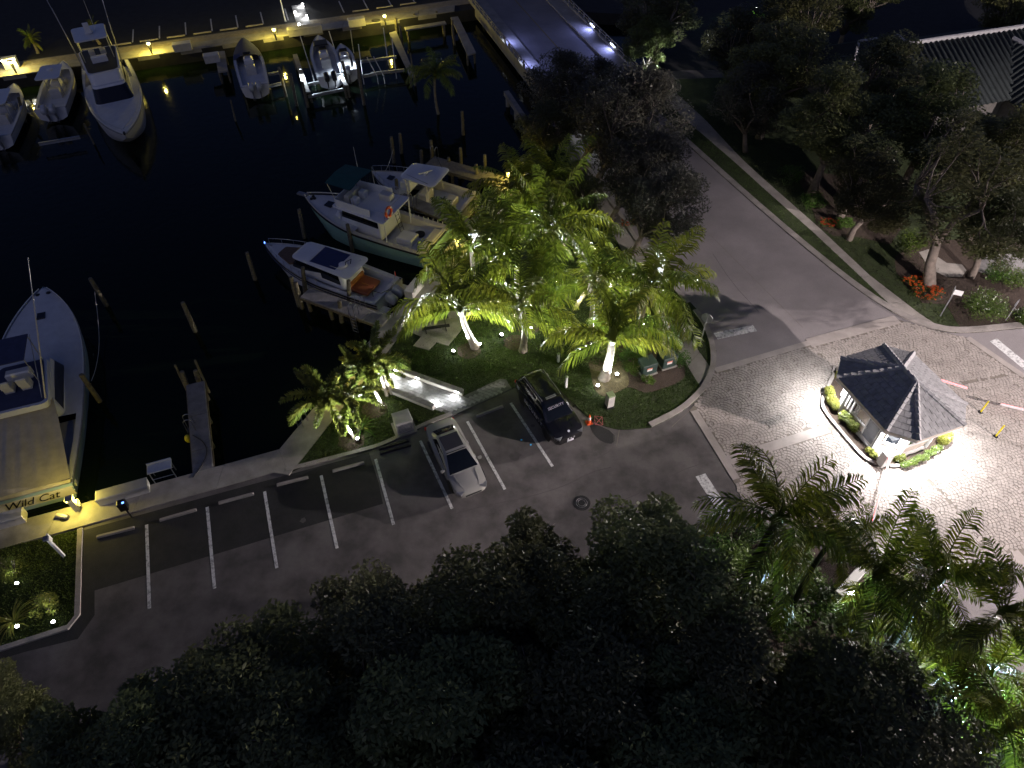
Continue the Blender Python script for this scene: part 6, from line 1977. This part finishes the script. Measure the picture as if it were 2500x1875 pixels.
for k in range(9):
    for q in (-1, 1):
        MB().tube([(H.x(.06 + k * .035), q * (H.b(.2) - .2), H.z(.2)), (H.x(.06 + k * .035), q * (H.b(.2) - .16), H.z(.2) + .22)], .03, 5).build('rod_holder', M['boxwhite'], root)
MB().loft([[(H.x(.45) + .12 * math.cos(a_), -1.9 + .12 * math.sin(a_), z_) for a_ in (0, 1.57, 3.14, 4.71)] for z_ in (1.3, 1.9)]).build('ventilator', M['gel'], root)
text_obj('lettering', 'EMERALD', .34, M['letter'], root, frame3((H.x(.12), -H.b(.12) - .03, H.z(.12) - .30), (1, .03, 0), (0, 0, 1)), .1, .004)
for t_ in (.16, .27):
    MB().bbox((H.x(t_), -H.b(t_) - .02, .75), (.5, .06, .1), .01).build('rub_plate', M['geltan'], root)

# ---- hardtop boat beyond the trawler
root, L = boat('white cabin boat with long hardtop beside the planked pier', (907, 418), .5, (1150, 498), -.3, name='hardtop_boat')
H = Hull(L, 3.5, 1.05, 1.75, .92, 2.1, .44, .08)
H.shell().build('hull', M['gel'], root, 40); H.stripe(-.08, .08, 'black', root)
H.deck(.55, .985).build('foredeck', M['geldeck'], root, True)
H.coaming(.02, .57, .3, .42).build('side_deck', M['geltan'], root); H.sole(.02, .57, .32, .42).build('cockpit_sole', M['geldeck'], root)
rails(H, root, .62, .985, .5, 6)
MB().box((H.x(.80), 0, H.z(.8) + .06), (.5, .5, .1)).build('deck_hatch', M['glass'], root)
MB().bbox((H.x(.60), 0, 1.75), (.9, 1.7, .8), .15).build('windshield_console', M['gel'], root)
for sx in (.34, .55):
    for q in (-1, 1):
        MB().tube([(H.x(sx), q * 1.1, .9), (H.x(sx + .02), q * 1.15, 2.6)], .04, 6).build('top_post', M['geltan'], root)
tp = rblock([(H.x(.27), H.x(.62), 1.42, 1.15, 2.6), (H.x(.265), H.x(.625), 1.46, 1.2, 2.68), (H.x(.28), H.x(.60), 1.36, 1.08, 2.76)], .4).build('hardtop', M['gel'], root, 40)
MB().bbox((H.x(.42), .15, 2.86), (.3, .3, .16), .04).build('radar_base', M['gel'], tp); MB().box((H.x(.42), .15, 3.0), (1.15, .12, .1), .9).build('radar_bar', M['gel'], tp)
antenna(tp, (H.x(.33), -1.2, 2.7), (H.x(.55), -2.6, 4.0), 'black'); antenna(tp, (H.x(.33), 1.2, 2.7), (H.x(.45), 2.4, 4.0), 'black')
MB().bbox((H.x(.45), 0, .8), (.7, 1.3, .8), .08).build('helm_seat', M['boxwhite'], root); MB().bbox((H.x(.2), 0, .7), (.8, 1.1, .6), .06).build('fish_box', M['boxwhite'], root)
for k in range(6):
    MB().box((H.x(.1 + .06 * k), H.b(.2) - .15, H.z(.2) + .0), (.16, .06, .012)).build('rod_slot', M['black'], root)

# ---- sport fishing boats: one near the left edge, one at the far quay
def sportfisher(label, bow, bz, stern, sz, B, near):
    root, L = boat(label, bow, bz, stern, sz, name='sport_fishing_boat')
    H = Hull(L, B, 1.25, 2.15, .86, 3.1 if near else 2.5, .38, .06)
    H.shell(-.6, 30).build('hull', M['hullblue' if near else 'gel'], root, 40)
    H.stripe(-.05, .09, 'alu', root)
    H.deck(.30, .985, .03, .10, 24).build('foredeck', M['geldeck'], root, True)
    H.coaming(.02, .32, .34, .55).build('side_deck', M['geldeck'], root); H.sole(.02, .32, .36, .55).build('cockpit_sole', M['geldeck'], root)
    for mb in H.rail(.45, .985, .1, .03, .035): mb.build('toe_rail', M['gel'], root, True)
    zz = H.z(.5) - .1
    if near:
        # deckhouse with dark wraparound side window
        house(root, (H.x(.30), H.x(.56), 1.75, 1.55, zz), (H.x(.31), H.x(.53), 1.55, 1.3, zz + 1.35), 'deckhouse', 'gel', (.12, .72), .35)
        br_ = rblock([(H.x(.27), H.x(.51), 1.62, 1.3, zz + 1.36), (H.x(.27), H.x(.50), 1.66, 1.34, zz + 1.75)], .3).build('flybridge', M['gel'], root, 35)
        MB().loft([rring(H.x(.28), H.x(.49), 1.5, 1.18, zz + 1.77, .28), rring(H.x(.28), H.x(.49), 1.52, 1.2, zz + 1.79, .28)]).build('flybridge_floor', M['canvasblue'], br_)
        for q in (-.55, .35):
            MB().bbox((H.x(.365), q, zz + 2.1), (.55, .5, .55), .1).build('helm_seat', M['boxwhite'], br_)
            MB().bbox((H.x(.347), q, zz + 2.5), (.14, .5, .5), .05).build('seat_back', M['boxwhite'], br_)
        MB().bbox((H.x(.42), -.1, zz + 2.05), (.5, 1.3, .6), .08).build('helm_console', M['gel'], br_)
        ht = MB().box((H.x(.44), .1, zz + 3.6), (L * .13, 2.5, .06)).build('hardtop', M['canvasblue'], root)
        for x_, q in ((.385, -1.1), (.385, 1.3), (.5, -1.1), (.5, 1.3)):
            MB().tube([(H.x(x_ - .01), q, zz + 1.75), (H.x(x_), q, zz + 3.6)], .03, 6).build('top_post', M['alu'], ht)
        for q in (-1, 1):
            MB().tube([(H.x(.29), q * 1.5, zz + 1.7), (H.x(.41), q * 2.3, zz + 4.6), (H.x(.55), q * 3.2, zz + 8.0)], [.05, .04, .025], 6).build('outrigger', M['geltan'], root, True)
            MB().tube([(H.x(.29), q * 1.4, zz + 1.9), (H.x(.50), q * 1.25, zz + 3.6)], .025, 6).build('top_brace', M['alu'], root)
        MB().bbox((H.x(.83), 0, H.z(.83) + .08), (.62, .5, .1), .02).build('deck_hatch', M['glass'], root)
        for q in (-.35, .3):
            MB().lathe([(.14, 0), (.14, .08), (.08, .12)], (H.x(.955), q, H.z(.95)), 10).build('mooring_cleat', M['black'], root)
        # cream cockpit cover sloping aft with folds
        n1, n2 = 12, 8
        rings = []
        for i in range(n1 + 1):
            t = .335 - (.335 - .012) * i / n1
            row_ = []
            for j in range(n2 * 2 + 1):
                s_ = (j / n2 - 1)
                hw = (1.55 + (H.b(.03) - .1 - 1.55) * (i / n1) ** .8)
                zt = zz + 1.5 + (H.z(.02) + .12 - zz - 1.5) * (i / n1) ** .85
                fold = .085 * math.sin(j * 2.3 + i * .15) * math.sin(math.pi * i / n1)
                row_.append((H.x(t), s_ * hw, zt - .28 * abs(s_) ** 3 * (1 - .7 * i / n1) + fold))
            rings.append(row_)
        MB().loft(rings, False, False).build('cockpit_cover', M['canvas'], root, True)
        mb = MB(); 
        mb.add([(H.x(.012), -H.b(.02) + .1, H.z(.02) + .11), (H.x(.012), H.b(.02) - .1, H.z(.02) + .11), (H.x(-.002), H.b(.02) - .1, H.z(.02) - .3), (H.x(-.002), -H.b(.02) + .1, H.z(.02) - .3)], [(0, 1, 2, 3)])
        mb.build('cover_skirt', M['canvas'], root)
        tr = MB().box((H.x(0) - .02, 0, .65), (.05, 2 * H.b(0) - .25, .62)).build('transom', M['geltan'], root)
        text_obj('lettering', 'Wild Cat', .78, M['letter'], root, frame3((H.x(0) - .05, 0, .68), (0, -1, 0), (0, 0, 1)), .5, .012, .95)
    else:
        house(root, (H.x(.24), H.x(.60), 1.85, 1.75, zz), (H.x(.25), H.x(.535), 1.6, 1.45, zz + 1.45), 'deckhouse', 'gel', (.18, .9), .5)
        br_ = rblock([(H.x(.18), H.x(.52), 1.66, 1.45, zz + 1.46), (H.x(.18), H.x(.50), 1.74, 1.5, zz + 2.3)], .55).build('flybridge', M['gel'], root, 35)
        MB().loft([rring(H.x(.19), H.x(.48), 1.6, 1.32, zz + 2.31, .45), rring(H.x(.19), H.x(.48), 1.62, 1.34, zz + 2.33, .45)]).build('flybridge_floor', M['black'], br_)
        for q in (-.5, .5):
            MB().bbox((H.x(.27), q, zz + 2.6), (.55, .5, .55), .1).build('helm_seat', M['boxwhite'], br_)
        MB().bbox((H.x(.36), 0, zz + 2.6), (.5, 1.4, .55), .08).build('helm_console', M['gel'], br_)
        ht = rblock([(H.x(.17), H.x(.35), 1.55, 1.45, zz + 4.2), (H.x(.17), H.x(.35), 1.5, 1.4, zz + 4.32)], .35).build('hardtop', M['gel'], root, 35)
        MB().lathe([(.35, 0), (.4, .12), (.2, .4)], (H.x(.27), 0, zz + 4.33), 14).build('radar_dome', M['gel'], ht, 50)
        MB().box((H.x(.29), 0, zz + 4.95), (.14, .5, .9)).build('antenna_fin', M['gel'], ht)
        for x_, q in ((.19, -1.4), (.19, 1.4), (.34, -1.3), (.34, 1.3)):
            MB().tube([(H.x(x_), q, zz + 2.3), (H.x(x_), q, zz + 4.2)], .035, 6).build('top_post', M['alu'], ht)
        for q in (-1, 1):
            MB().tube([(H.x(.30), q * 1.75, zz + 1.4), (H.x(.24), q * 2.0, zz + 4.6), (H.x(.10), q * 2.6, zz + 9.0)], [.05, .04, .02], 6).build('outrigger', M['alu'], root, True)
            MB().tube([(H.x(.27), q * 1.75, zz + 1.4), (H.x(.18), q * 2.2, zz + 6.4)], [.03, .015], 6).build('outrigger_brace', M['alu'], root)
        antenna(root, (H.x(.25), .6, zz + 4.3), (H.x(.2), .7, zz + 7.4))
        for mb in H.rail(.52, .99, .45, .08, .022): mb.build('guard_rail', M['steel'], root, True)
        MB().box((H.x(.99), 0, H.z(1) + .04), (.5, .16, .1)).build('bow_roller', M['black'], root)
    return root
sportfisher('large sport fishing boat with cream cockpit cover at the left edge', (104, 697), 1.0, (66, 1214), -.2, 5.4, True)
sportfisher('white sport fishing boat with flybridge, bow towards the open water', (305, 330), .85, (255, 150), -.2, 5.0, False)

# ---- centre console boats on the far side
def console_boat(label, bow, bz, stern, sz, B, lift, motors, top='ttop', cover=None, name='centre_console_boat', Lfix=None, small=False):
    root, L = boat(label, bow, bz, stern, sz, lift, name)
    H = Hull(L, B, .85, 1.25, .92, 2.2, .45, .07)
    H.shell().build('hull', M['gel'], root, 40); H.stripe(-.06, .08, 'alu', root)
    H.deck(.80, .985).build('foredeck', M['geldeck'], root, True)
    H.coaming(.02, .82, .24, .3).build('gunwale', M['geldeck'], root); H.sole(.02, .82, .26, .3).build('cockpit_sole', M['geldeck'], root)
    MB().bbox((H.x(.50), 0, .85), (.95, .9, 1.1), .15).build('console', M['gel'], root)
    MB().add([(H.x(.50) + .4, -.42, 1.4), (H.x(.50) + .4, .42, 1.4), (H.x(.50) + .15, .36, 1.85), (H.x(.50) + .15, -.36, 1.85)], [(0, 1, 2, 3)]).build('windscreen', M['glass'], root)
    MB().bbox((H.x(.36), 0, .75), (.55, .95, .9), .08).build('leaning_post', M['boxwhite'], root)
    MB().bbox((H.x(.66), 0, .55), (.8, 1.0, .45), .08).build('bow_seat', M['boxwhite'], root)
    if top == 'ttop':
        tp = rblock([(H.x(.30), H.x(.62), B * .36, B * .33, 2.3), (H.x(.30), H.x(.62), B * .37, B * .34, 2.38)], .25).build('t_top', M['gel'], root, 35)
        for sx in (.40, .56):
            for q in (-1, 1):
                MB().tube([(H.x(sx), q * .55, .3), (H.x(sx), q * .6, 2.3)], .03, 6).build('top_post', M['alu'], tp)
        MB().lathe([(.25, 0), (.27, .08), (.15, .16)], (H.x(.5), 0, 2.39), 12).build('radar_dome', M['gel'], tp)
    if cover == 'bow':
        rings = []
        for i in range(9):
            t = .56 + .42 * i / 8
            bb = max(.03, H.b(t) - .01); z = H.z(t) + .03
            rings.append([(H.x(t), -bb, z), (H.x(t), -bb * .5, z + .28 * (1 - i / 9)), (H.x(t), 0, z + .36 * (1 - i / 9)), (H.x(t), bb * .5, z + .28 * (1 - i / 9)), (H.x(t), bb, z)])
        MB().loft(rings, False, False).build('bow_cover', M['canvasblue'], root, True)
    if cover == 'dark':
        MB().bbox((H.x(.80), 0, 1.15), (1.3, 1.4, .12), .05).build('bow_cushion', M['black'], root)
    for i in range(motors):
        outboard(root, H.x(-.035), (i - (motors - 1) / 2) * .72, .75, 'black' if cover == 'dark' else 'outboard', .95, -.3)
    if small:
        pass
    return root, H
console_boat('white centre console boat with twin outboards left of the sport fishing boat', (150, 140), .9, (122, 268), .1, 3.0, .6, 2)
console_boat('boat with blue bow cover and twin pale outboards on the far quay', (590, 84), 1.0, (623, 212), .2, 2.9, .7, 2, None, 'bow')
console_boat('centre console boat with black outboards on the lit lift', (775, 80), 1.0, (806, 186), .4, 2.7, .8, 2, None, 'dark')
console_boat('white boat hull cut by the left edge on the far quay', (30, 195), .8, (-15, 335), .1, 3.0, .5, 2)
root, H = console_boat('small white skiff glowing in the cool work light', (832, 108), .5, (850, 172), .2, 1.9, .6, 1, None, None, 'skiff')
text_obj('lettering', 'A 22', .3, M['canvasblue'], root, frame3((H.x(0) - .03, 0, .5), (0, -1, 0), (0, 0, 1)), 0, .004)

# ---- lifts, catwalks and work lamps of the far slips
def catwalk(label, q, z=.1, mat='concrete'):
    P_ = GL(q, z); c = sum(P_, Vector()) / 4
    o = thing('catwalk', label, 'catwalk', (c.x, c.y, z), 0, 'narrow catwalks between the far boat slips')
    MB().prism([(p.x - c.x, p.y - c.y) for p in P_], -.14, 0).build('deck', M[mat], o)
    for i in range(4):
        p = P_[i].lerp(c, .12) - c
        MB().lathe([(.11, -2.4), (.11, -.14)], (p.x, p.y, 0), 8).build('pile', M['piling'], o)
catwalk('narrow catwalk lit white beside the outboard boat', [(714, 133), (725, 131), (757, 224), (745, 226)])
catwalk('catwalk running from yellow lamp light into the dark', [(950, 80), (967, 75), (1014, 184), (1003, 188)])
catwalk('yellow-lit catwalk towards the bridge', [(987, 66), (1086, 51), (1090, 57), (990, 73)])
catwalk('short lit catwalk under the skiff', [(824, 172), (832, 170), (849, 207), (840, 209)])
catwalk('dim catwalk left of the blue-covered boat', [(524, 126), (548, 124), (556, 172), (532, 175)])
catwalk('dim catwalk beside the sport fishing boat', [(208, 178), (236, 172), (238, 228), (208, 228)])
catwalk('grey walkway beside the bridge bank', [(1100, 42), (1118, 40), (1162, 128), (1142, 134)])
LFT = [((681, 165), (699, 236), 'dark lift piling right of the blue-covered boat'), ((709, 180), (725, 258), 'thick dark lift piling under the small yellow lamp'), ((738, 200), (752, 262), 'dark lift piling at the lit catwalk end'),
       ((836, 150), (852, 226), 'dark lift piling left of the skiff'), ((871, 148), (889, 256), 'tallest dark lift piling right of the skiff'), ((1002, 130), (1012, 196), 'thin lift piling at the dark catwalk'), ((941, 48), (945, 76), 'piling at the far lamp near the bridge'),
       ((965, 44), (968, 78), 'piling beside the yellow-lit catwalk'), ((1011, 34), (1014, 66), 'piling in the middle of the yellow-lit catwalk'), ((1066, 28), (1068, 60), 'piling near the bridge end of the far quay'), ((1104, 50), (1106, 88), 'piling at the grey walkway by the bridge bank'), ((976, 64), (984, 120), 'dark piling at the empty lift'),
       ((45, 238), (62, 298), 'dark piling between the two left boats'), ((205, 302), (230, 352), 'thin leaning piling left of the sport fishing bow'), ((563, 245), (575, 296), 'pale thin piling below the blue-covered boat'), ((1104, 66), (1110, 110), 'piling at the bank below the bridge rail')]
for a, b, lab in LFT:
    piling(lab, a, b, .14 if 'thin' not in lab else .08, 'pilings of the far boat slips', 'slip_piling', False)
def lift_beam(label, a, b, z=-.5, h=.24):
    p, q = G(*a, z), G(*b, z); d = q - p; c = (p + q) / 2
    o = thing('lift_beam', label, 'lift beam', (c.x, c.y, z), math.atan2(d.y, d.x), 'beams of the boat lifts')
    MB().box((0, 0, 0), (d.length, .05, h)).build('web', M['alu'], o)
    for s in (-1, 1): MB().box((0, 0, s * h / 2), (d.length, .18, .03)).build('flange', M['alu'], o)
for lab, a, b in (('lift beam right of the blue-covered boat, upper', (655, 182), (685, 176)), ('lift beam right of the blue-covered boat, lower', (657, 211), (690, 203)), ('lift beam under the outboard boat', (745, 208), (830, 190)), ('dark lift beam in front of the outboard boat', (752, 236), (845, 217)),
                  ('bright lift beam right of the skiff', (883, 187), (918, 180)), ('long lift beam of the empty slip', (905, 180), (988, 171)), ('far lift beam of the empty slip', (880, 151), (968, 139)), ('lift beam under the left centre console boat', (95, 352), (195, 335))):
    lift_beam(lab, a, b)
for lab, a, b in (('white guide pole left of the outboard boat', (733, 88), (765, 190)), ('white guide pole right of the outboard boat', (803, 76), (830, 160)), ('white guide pole right of the skiff', (875, 108), (886, 188)), ('guide pole of the empty slip, left', (896, 140), (921, 187)), ('guide pole of the empty slip, right', (912, 138), (937, 186)), ('tall guide pole at the dark catwalk', (936, 68), (946, 142)), ('guide pole inside the dark catwalk', (957, 95), (966, 174)), ('guide pole over the skiff', (856, 74), (861, 113))):
    p, q = G(*a, 1.6), G(*b, -.5)
    o = thing('guide_pole', lab, 'pole', (q.x, q.y, -1.3), 0, 'white guide poles of the boat lifts')
    MB().tube([(0, 0, 0), (0, 0, .8), (p.x - q.x, p.y - q.y, 2.9)], .045, 7).build('pole', M['white'], o)
    MB().lathe([(.06, 0), (.06, .2)], (0, 0, .7), 8).build('bracket', M['galv'], o)
def work_lamp(label, u, v, z, watts, col, mat, aim=(0, 0, -1), ang=150):
    p = G(u, v, z)
    o = thing('work_lamp', label, 'lamp', p, 0, 'small lamps on the boat lifts')
    MB().bbox((0, 0, .05), (.2, .14, .1), .02).build('housing', M['black'], o)
    MB().box((0, 0, -.012), (.17, .11, .02)).build('lens', M[mat], o)
    MB().tube([(0, 0, .1), (0, 0, .3), (.0, .2, .35)], .02, 5).build('bracket', M['galv'], o)
    w = p + Vector((0, 0, -.06)); lamp('SPOT', 'work_lamp_light', w, watts, col, .06, w + Vector(aim), ang, .5)
work_lamp('cool work lamp over the white catwalk', 733, 168, 1.0, 700, (.75, .86, 1.0), 'led', (.1, -.4, -1))
work_lamp('cool work lamp over the skiff', 842, 135, 1.3, 600, (.75, .86, 1.0), 'led', (.15, -.5, -1))
work_lamp('cool work lamp low under the outboard boat', 835, 178, .6, 250, (.75, .86, 1.0), 'led', (.1, -.7, -1))
work_lamp('small yellow lamp on the thick lift piling', 699, 186, .9, 40, DOCKY, 'lampyellow')
# ================================================================ VEHICLES
def car(label, name, center, ang, spec, paint, group=None):
    root = thing(name, label, 'car', (center[0], center[1], 0.012), ang, group)
    L, W = spec['L'], spec['W']
    # lower body: stations from rear (-L/2) to front (L/2): x, half width, bottom z, waist z, shoulder z, crown z
    rings = []
    for x, hw, zb_, zw, zs, zc in spec['st']:
        rings.append([(x, -hw * .90, zb_), (x, -hw * .985, zb_ + .10), (x, -hw, zw), (x, -hw * .955, zs), (x, -hw * .70, zc - .012), (x, 0, zc), (x, hw * .70, zc - .012), (x, hw * .955, zs), (x, hw, zw), (x, hw * .985, zb_ + .10), (x, hw * .90, zb_)])
    body = MB().loft(rings, True, True).build('body', M[paint], root, 38)
    # greenhouse
    gb, gt = spec['gbase'], spec['groof']      # (x0, x1, half width rear, half width front, z)
    def gr(s, r, grow=0): return rring(s[0] - grow, s[1] + grow, s[2] + grow, s[3] + grow, s[4], r, 5)
    mid = tuple(gb[i] + (gt[i] - gb[i]) * .55 + (.0 if i == 4 else 0) + ((-.0) if i in (0, 1) else 0) for i in range(5))
    cab = MB().loft([gr(gb, .22), gr((mid[0] - .0, mid[1] + .03, mid[2] + .025, mid[3] + .025, mid[4]), .24), gr(gt, .26)], True, True).build('cabin', M[paint], root, 45)
    top = (gt[0] + .10, gt[1] - .12, gt[2] - .12, gt[3] - .12, gt[4] + .035)
    rfm = MB().loft([gr((gt[0], gt[1], gt[2], gt[3], gt[4] + .002), .26), gr((gt[0] + .04, gt[1] - .05, gt[2] - .04, gt[3] - .04, gt[4] + .025), .26), gr((gt[0] + .2, gt[1] - .25, gt[2] - .2, gt[3] - .2, gt[4] + .05), .26)], True, True)
    rfm.build('roof', M[spec.get('roofmat', paint)], root, 45)
    def pane(name, P, bulge, mat='glass', off=.016, n=8):
        P = [Vector(p) for p in P]
        nrm = (P[1] - P[0]).cross(P[3] - P[0]).normalized()
        cc = sum(P, Vector()) / 4
        if nrm.dot(cc - Vector((cc.x * .2, 0, .6))) < 0: nrm = -nrm
        rows = []
        for i in range(n + 1):
            v = i / n
            rows.append([(P[0].lerp(P[1], u / n)).lerp(P[3].lerp(P[2], u / n), v) + nrm * (off + bulge * math.sin(math.pi * u / n) * (.4 + .6 * math.sin(math.pi * v))) for u in range(n + 1)])
        return MB().loft(rows, False, False).build(name, M[mat], root, True)
    def on(side, f, x):   # point on the greenhouse side at height fraction f, along x
        z = gb[4] + (gt[4] - gb[4]) * f
        x0 = gb[0] + (gt[0] - gb[0]) * f; x1 = gb[1] + (gt[1] - gb[1]) * f
        w0 = gb[2] + (gt[2] - gb[2]) * f; w1 = gb[3] + (gt[3] - gb[3]) * f
        bul = .025 * min(1, f / .55) if f < .55 else .025 * (1 - f) / .45
        t = (x - x0) / (x1 - x0)
        return (x, side * (w0 + (w1 - w0) * t + bul), z)
    def end(front, f, y):
        z = gb[4] + (gt[4] - gb[4]) * f
        i = 1 if front else 0
        return (gb[i] + (gt[i] - gb[i]) * f + (.03 * (1 - abs(2 * f - 1)) if front else 0), y, z)
    wf, wr = gb[3] - .10, gb[2] - .12
    wft, wrt = gt[3] - .09, gt[2] - .10
    ws = pane('windshield', [end(1, .06, -wf), end(1, .06, wf), end(1, .97, wft), end(1, .97, -wft)], .03)
    rw = pane('rear_window', [end(0, .12, -wr), end(0, .12, wr), end(0, .94, wrt), end(0, .94, -wrt)], .03)
    for s in (-1, 1):
        for (xa, xb, xc, xd) in spec['sidewin']:
            pane('side_window', [on(s, .10, xa), on(s, .10, xb), on(s, .88, xc), on(s, .88, xd)], .0, off=.012)
        # door handles, mirrors, lights
        for hx in spec['handles']:
            MB().box((hx, s * (W / 2 - .005), spec['hz']), (.2, .03, .035)).build('door_handle', M['steel' if paint == 'silver' else 'black'], root)
        mx = spec['mirror']
        MB().loft([rring(mx - .07, mx + .07, .1, .1, 0, .05, 3), rring(mx - .06, mx + .09, .11, .11, .12, .05, 3)]).xf(Matrix.Translation((0, s * (W / 2 + .1), gb[4] + .03))).build('mirror', M[paint], root, 40)
        MB().box((L / 2 - .22, s * (W / 2 - .33), spec['lz']), (.34, .34, .1), s * -.55).build('headlight', M['alu'], root)
        MB().box((-L / 2 + .10, s * (W / 2 - .28), spec['lz'] + .1), (.12, .4, .14), s * .3).build('tail_light', M['red'], root)
        for wx in spec['wheels']:
            w = bpy.data.objects.new('wheel', None); COL.objects.link(w); w.parent = root
            w.location = (wx, s * (W / 2 - .13), spec['wr'])
            q = Matrix.Rotation(-math.pi / 2 * s, 3, 'X')
            r_ = spec['wr']
            MB().lathe([(r_ * .66, -.11), (r_ * .94, -.11), (r_, -.06), (r_, .06), (r_ * .94, .115), (r_ * .66, .115)], (0, 0, 0), 24, q).build('tyre', M['rubber'], w, 40)
            MB().lathe([(r_ * .65, -.08), (r_ * .65, .06), (r_ * .60, .10), (r_ * .55, .05)], (0, 0, 0), 24, q).build('rim', M['black'], w)
            for k in range(5):
                a = TAU * k / 5
                MB().box((math.cos(a) * r_ * .33, s * .098, math.sin(a) * r_ * .33), (r_ * .56, .03, .075), M=Matrix.Rotation(-a, 3, 'Y')).build('spoke', M['alu'], w)
        # dark wheel wells
        for wx in spec['wheels']:
            MB().lathe([(spec['wr'] * 1.16, -.02), (spec['wr'] * 1.16, .012)], (wx, s * (W / 2 - .018), spec['wr'] + .01), 24, Matrix.Rotation(-math.pi / 2 * s, 3, 'X')).build('wheel_arch', M['black'], root)
    return root

# silver sedan
SD = dict(L=4.97, W=1.94, wr=.34, wheels=(-1.45, 1.5), lz=.66, hz=.74, mirror=.86, handles=(-.55, .45),
          st=[(-2.46, .70, .42, .58, .72, .78), (-2.40, .80, .30, .62, .92, 1.02), (-2.15, .89, .24, .66, .96, 1.08), (-1.5, .955, .22, .68, .92, 1.02), (-.5, .965, .20, .66, .88, .96), (.6, .965, .20, .64, .86, .94), (1.1, .96, .22, .63, .84, .93), (1.6, .945, .22, .62, .80, .87), (2.0, .91, .22, .60, .75, .81), (2.25, .84, .24, .56, .68, .74), (2.40, .72, .28, .52, .61, .66), (2.48, .54, .34, .46, .54, .57)],
          gbase=(-2.05, 1.28, .74, .90, .92), groof=(-1.15, .22, .60, .66, 1.40), sidewin=[(-1.45, -.35, -.42, -1.02), (-.27, .92, .20, -.34)])
sc_ = (G(1112, 1112, .75))
sang_ = math.atan2(-4.6, 2.08)
sd_ = car('silver sedan parked nose out between two white lines', 'sedan', (sc_.x, sc_.y), sang_, SD, 'silver')
MB().box((.2 + .0, 0, 1.452), (.05, 1.1, .012)).build('roof_seam', M['black'], sd_)
MB().box((-.49, 0, 1.455), (1.0, 1.04, .012)).build('glass_roof', pm('smoked_glass_roof', (.05, .05, .055), .12, var=.1, spec=.6), sd_)
MB().box((2.42, 0, .44), (.14, .9, .12)).build('front_intake', M['black'], sd_)
MB().box((-2.465, 0, .66), (.02, .5, .12)).build('licence_plate', M['white'], sd_)
mb = MB()
for s in (-1, 1): mb.tube([(1.25, s * .62, .935), (1.8, s * .55, .855), (2.25, s * .4, .735)], .012, 4)
mb.build('bonnet_crease', M['silver'], sd_)

# black security SUV
SV = dict(L=5.0, W=2.0, wr=.38, wheels=(-1.42, 1.46), lz=.86, hz=1.0, mirror=.95, handles=(-.75, .3),
          st=[(-2.48, .80, .45, .75, .98, 1.02), (-2.42, .92, .34, .80, 1.08, 1.12), (-2.1, .98, .30, .84, 1.10, 1.14), (-1.4, 1.0, .28, .84, 1.08, 1.14), (0, 1.0, .28, .82, 1.06, 1.12), (1.0, 1.0, .28, .82, 1.06, 1.13), (1.5, .99, .28, .82, 1.03, 1.10), (2.0, .96, .28, .80, .97, 1.04), (2.32, .88, .30, .74, .90, .95), (2.46, .74, .36, .64, .80, .82)],
          gbase=(-2.40, 1.30, .90, .88, 1.10), groof=(-2.02, .42, .68, .66, 1.72), sidewin=[(-2.1, -1.35, -1.38, -1.82), (-1.27, -.2, -.24, -1.28), (-.10, .98, .42, -.14)])
vc = G(1340, 990, .85)
vang = math.atan2(-4.62, 2.3)
sv = car('black security patrol car with white lettering beside the lawn', 'patrol_car', (vc.x, vc.y), vang, SV, 'blackpaint')
for s in (-1, 1):
    MB().tube([(-1.85, s * .62, 1.78), (-1.8, s * .63, 1.83), (.15, s * .61, 1.83), (.25, s * .6, 1.78)], .022, 6).build('roof_rail', M['galv'], sv)
for x in (.12, .22):
    MB().box((x, 0, 1.79), (.05, .62, .03)).build('roof_bar', M['galv'], sv)
# windshield text, laid on the glass
g0, g1 = Vector((1.30, 0, 1.10)), Vector((.42, 0, 1.72))
upv = (g1 - g0).normalized()
nv = Vector((0, 1, 0)).cross(upv)
if nv.x < 0: nv = -nv
text_obj('windshield_lettering', 'SECURITY', .215, M['lettergrey'], sv, frame3(g0.lerp(g1, .66) + nv * .075, (0, 1, 0), upv), 0, .004, 1.08)
for s in (-1, 1):
    text_obj('side_lettering', 'SECURITY', .40, M['lettergrey'], sv, frame3((-.05, s * 1.006, .74), (-s * 1, 0, 0), (0, 0, 1)), 0, .004, 1.25)
chk = MB()
for i in range(16):
    for j in range(3):
        if (i + j) % 2: continue
        y = -.72 + i * .096
        xx = 2.45 - .25 * (abs(y) / .75) ** 2.2
        chk.box((xx + .02 - j * .025, y, .62 + j * .085), (.03, .09, .08), -y * .45)
chk.build('checker_band', M['lettergrey'], sv)
MB().box((2.47, 0, .45), (.03, .4, .14)).build('licence_plate', M['lettergrey'], sv)
MB().lathe([(.07, 0), (.07, .02)], (2.22, 0, .985), 14, Matrix.Rotation(.5, 3, 'Y')).build('bonnet_badge', M['lettergrey'], sv)
for s in (-1, 1):
    MB().tube([(1.25, s * .42, 1.135), (2.1, s * .36, 1.03)], .014, 4).build('bonnet_ridge', M['blackpaint'], sv)
    for k in range(3):
        MB().box((-2.0 + k * .09, s * .985, 1.02), (.03, .04, .22)).build('corner_stripe', M['lettergrey'], sv)
# blue glass chips on the lot, their gleam put in as faint emission
for lab, u, v in (('blue reflective chip left of the security car, upper', 1273, 1074), ('blue reflective chip left of the security car, lower', 1296, 1086)):
    p = G(u, v, .012)
    MB().bbox((p.x, p.y, .02), (.1, .08, .02), .005, .4).solo('reflector', emis('blue_reflector_gleam', (.05, .35, .7), .25), lab, 'reflector')
